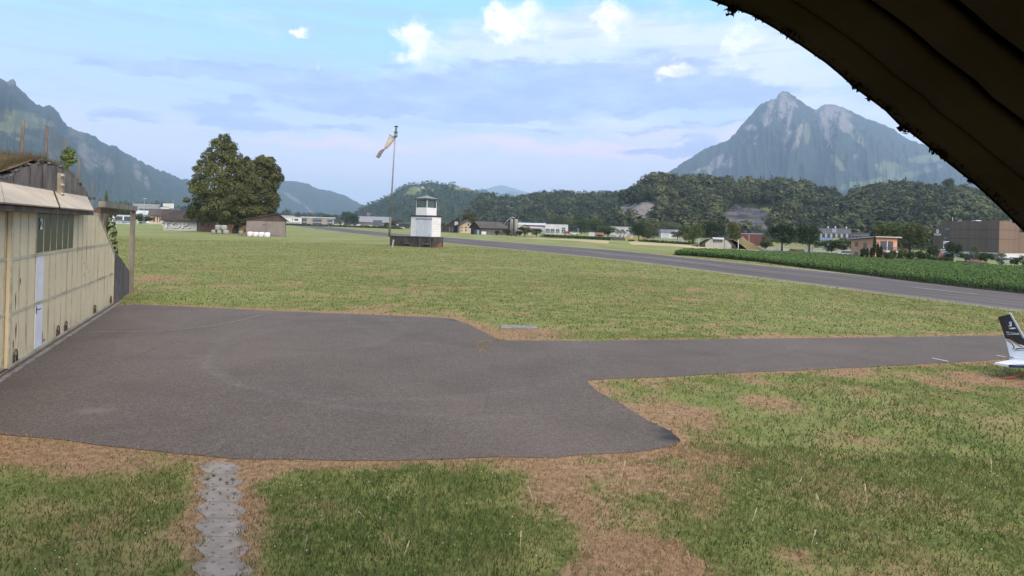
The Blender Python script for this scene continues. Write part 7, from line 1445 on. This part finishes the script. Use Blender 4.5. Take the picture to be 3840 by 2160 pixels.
for i, (u, v, w_, h_, k) in enumerate(sk):
    D = float(np.interp(u, [1530, 1700, 2100, 2760], [900, 1000, 980, 760])); tip = at(*q2(u, v), D); s = D/F
    vb = np.interp(u, [p[0] for p in rprof], [p[1] for p in rprof])+13; bs = at(*q2(u, vb+2), D-4); hh = tip.z-bs.z
    me, tm = proto('conifer_2' if k else 'round_%d' % (1+i % 5)); t = thing('skyline_tree', ('conifer ' if k else 'broadleaf tree ')+where[i], 'tree', bs, 'trees on the skyline of the near hill'); wd = max(w_*1.4907*s*1.1, hh*.45)
    t.scale = (wd/.92, wd/.92, hh/.98); t.rotation_euler = (0, 0, i*1.7); o = link('crown', me, parent=t); o.color = (.045+.02*g.random(), .060+.02*g.random(), .032, 1); link('trunk', tm, parent=t)
# houses on the slopes
def hillhouse(label, u0, u1, vt, vb, rd, wall, roof, name='hillside_house'):
    uc = (u0+u1)/2; d2 = (rd['px']-uc)**2+(rd['py']-vb)**2; i, j = np.unravel_index(np.argmin(d2[:rd['nrow']]), d2[:rd['nrow']].shape); P = Vector(rd['V'][i, j]); s = P.y/F
    P = at(uc, vb, P.y-6); fm = fr(P, face_cam(P)); W_ = (u1-u0)*s; h = (vb-vt)*s; t = thing(name, label, 'house', P, 'houses on the hills'); hw = h*.62
    MB(fm).prism([(-W_/2, 0, -4), (W_/2, 0, -4), (W_/2, 0, hw), (0, 0, h*.96), (-W_/2, 0, hw)], (0, W_*.7, 0)).build('wall', wall, t); e = W_*.1
    MB(fm).prism([(-W_/2-e, -e, hw-e*.4), (0, -e, h), (W_/2+e, -e, hw-e*.4), (W_/2+e, -e, hw), (0, -e, h+e*.5), (-W_/2-e, -e, hw)], (0, W_*.7+2*e, 0)).build('roof', roof, t)
    for a in (-.3, .05): MB(fm).box(a*W_, (a+.18)*W_, -.1, -.005, hw*.35, hw*.75).build('window', WIN, t)
hillhouse('red roofed house with green base on the slope above the roadside trees', 2897, 2929, 804, 830, rh, mat('green_base', (.25, .30, .22), (.2, .25, .18), .4), mat('red_roof', (.24, .10, .075), (.18, .085, .065), .5))
hillhouse('white house among the trees right of the red roofed house', 2962, 2988, 812, 829, rh, W1, RG); hillhouse('white farmhouse in the clearing of the gap', 3217, 3240, 764, 780, rh, W1, RG); hillhouse('small pale barn at the left rim of the gap', 3155, 3166, 741, 752, rh, BE, RD)
hillhouse('pale long house on the meadow of the near hill top', 2614, 2636, 706, 716, rh, BE, RG)
for i, (u, v, w_, h_, l) in enumerate(((1565, 712, 10, 7, 'pale house in the left hilltop meadow'), (1580, 705, 12, 7, 'white house above the left hilltop meadow'), (1600, 709, 9, 8, 'tall house right of the left hilltop meadow'), (1615, 715, 10, 7, 'dark roofed house below the hilltop'), (1700, 704, 12, 6, 'pale house in the middle of the hilltop village'), (1722, 706, 10, 6, 'house with grey roof in the hilltop village'), (1745, 711, 12, 6, 'white house at the right end of the hilltop village'), (1683, 700, 8, 6, 'small house at the left end of the hilltop village'))): hillhouse(l, u, u+w_, v-h_, v, hill, W1 if i % 2 else BE, RG)
# valley trees and villages far left: low treeline
def treeline(name, pts, cnt, hgt, seed, col, depth=60):
    g = np.random.default_rng(seed); tp_ = [tree_tpl('d', 60, seed+i) for i in range(4)]; VV = []; TT = []
    U = [p[0] for p in pts]
    for _ in range(cnt):
        u = g.uniform(U[0], U[-1]); Y = np.interp(u, U, [p[1] for p in pts])+g.uniform(-depth, depth); p = gY(u, Y); top = np.interp(u, U, [p_[2] for p_ in pts]); hh = max(4, at(u, top, Y).z-p.z)*g.uniform(.45, 1.0)
        t, ti = tp_[int(g.integers(0, 4))]; w_ = min(hh, hgt)*g.uniform(.8, 1.3); q = t*np.array([w_, w_, hh]); VV.append(q+np.array(p)-np.array([0, 0, hh*.12])); TT.append(np.clip(g.random()*.6+.3*(ti-.5)+.15, 0, 1))
    VV = np.concatenate(VV); TT = np.concatenate(TT); o = tag(link(name, mesh_np(name, VV, np.arange(len(VV)).reshape(-1, 4), {'tint': TT}, [lfm])), kind='stuff'); o.color = (*col, 1)
treeline('forest', [(380, 1500, 735), (440, 1500, 736), (520, 1500, 742), (580, 1500, 738), (620, 1500, 746), (660, 1500, 752), (720, 1500, 765)], 150, 26, 71, (.04, .06, .034), 120)
treeline('forest', [(390, 1150, 762), (470, 1150, 764), (560, 1150, 772), (640, 1150, 778), (720, 1150, 780)], 110, 16, 74, (.065, .085, .04), 120)
treeline('forest', [(1000, 1700, 792), (1020, 1700, 780), (1035, 1700, 774), (1080, 1700, 770), (1090, 1700, 786), (1120, 1700, 784), (1200, 1700, 786), (1260, 1700, 796), (1330, 1700, 812), (1400, 1700, 822)], 190, 22, 72, (.045, .065, .036), 160)
treeline('forest', [(1040, 1100, 806), (1120, 1100, 800), (1200, 1100, 806), (1280, 1100, 814), (1350, 1100, 820)], 70, 16, 75, (.065, .085, .042), 120)
treeline('forest', [(1560, 760, 835), (1660, 720, 826), (1740, 700, 826), (1860, 680, 832), (1960, 680, 836), (2060, 660, 832), (2160, 640, 838), (2260, 620, 846), (2380, 600, 840), (2480, 590, 838), (2580, 570, 842), (2680, 540, 850), (2800, 500, 868), (2950, 460, 880), (3100, 440, 878), (3300, 400, 880), (3500, 360, 885), (3700, 330, 890)], 430, 18, 73, (.062, .078, .040), 60)
for i, (u, Y_, w_, h_, l) in enumerate(((516, 1250, 26, 7, 'low grey hall in the far village above the lamp arm'), (552, 1300, 16, 8, 'white house in the far village right of the street lamp'), (470, 1200, 14, 9, 'white gabled house in the far village behind the hangar rail'), (585, 1200, 18, 8, 'pale house in the far village near the white block'), (668, 900, 16, 9, 'white house at the left edge of the big tree'), (690, 900, 16, 7, 'grey house in the leaves left of the big tree'), (1150, 1200, 18, 8, 'pale house behind the office roof left part'), (1180, 1250, 14, 9, 'white house behind the office roof middle'), (1262, 1150, 14, 9, 'grey house on the rise right of the office'), (1285, 1100, 10, 8, 'white house with bright wall on the rise right of the office'), (1235, 1150, 12, 8, 'pink house behind the right end of the office'))):
    p = gY(u, Y_); v0 = proj(p)[1]; bld('village_house', l, 'house', u-w_/2, u+w_/2, v0-h_-6, v0, (W1, BE, GRY)[i % 3], Y_, 9, 0, 'gable_side', RG, 5, .6, group='far village houses', winm=WIN, wins=((.15, .3, .3, .7), (.6, .75, .3, .7)))
# ------------------------------------------------------------------ air
hz = bpy.data.materials.new('haze_air'); hz.use_nodes = True; nt = hz.node_tree; nt.nodes.remove(nt.nodes['Principled BSDF']); pv = nt.nodes.new('ShaderNodeVolumePrincipled'); nt.links.new(pv.outputs[0], nt.nodes['Material Output'].inputs['Volume'])
pv.inputs['Color'].default_value = HAZE_C; pv.inputs['Density'].default_value = HAZE_D; pv.inputs['Anisotropy'].default_value = 0.
xs = [-32000, 32000]; o = MB().box(-32000, 32000, -1500, 31500, -8, 1850).build('haze', hz, None, False, (0, 0, 0)); o['kind'] = 'stuff'
# ------------------------------------------------------------------ render settings
cy = SC.cycles; cy.use_denoising = True
try: cy.denoiser = 'OPENIMAGEDENOISE'
except Exception: pass
cy.use_adaptive_sampling = True; cy.adaptive_threshold = .015
cy.max_bounces = 5; cy.diffuse_bounces = 3; cy.glossy_bounces = 2; cy.transmission_bounces = 4; cy.volume_bounces = 1; cy.transparent_max_bounces = 6; cy.caustics_reflective = False; cy.caustics_refractive = False; cy.sample_clamp_indirect = 6
vs = SC.view_settings; SC.display_settings.display_device = 'sRGB'; vs.view_transform = 'Standard'; vs.look = 'None'; vs.gamma = 1; vs.use_curve_mapping = False; vs.exposure = EXPO
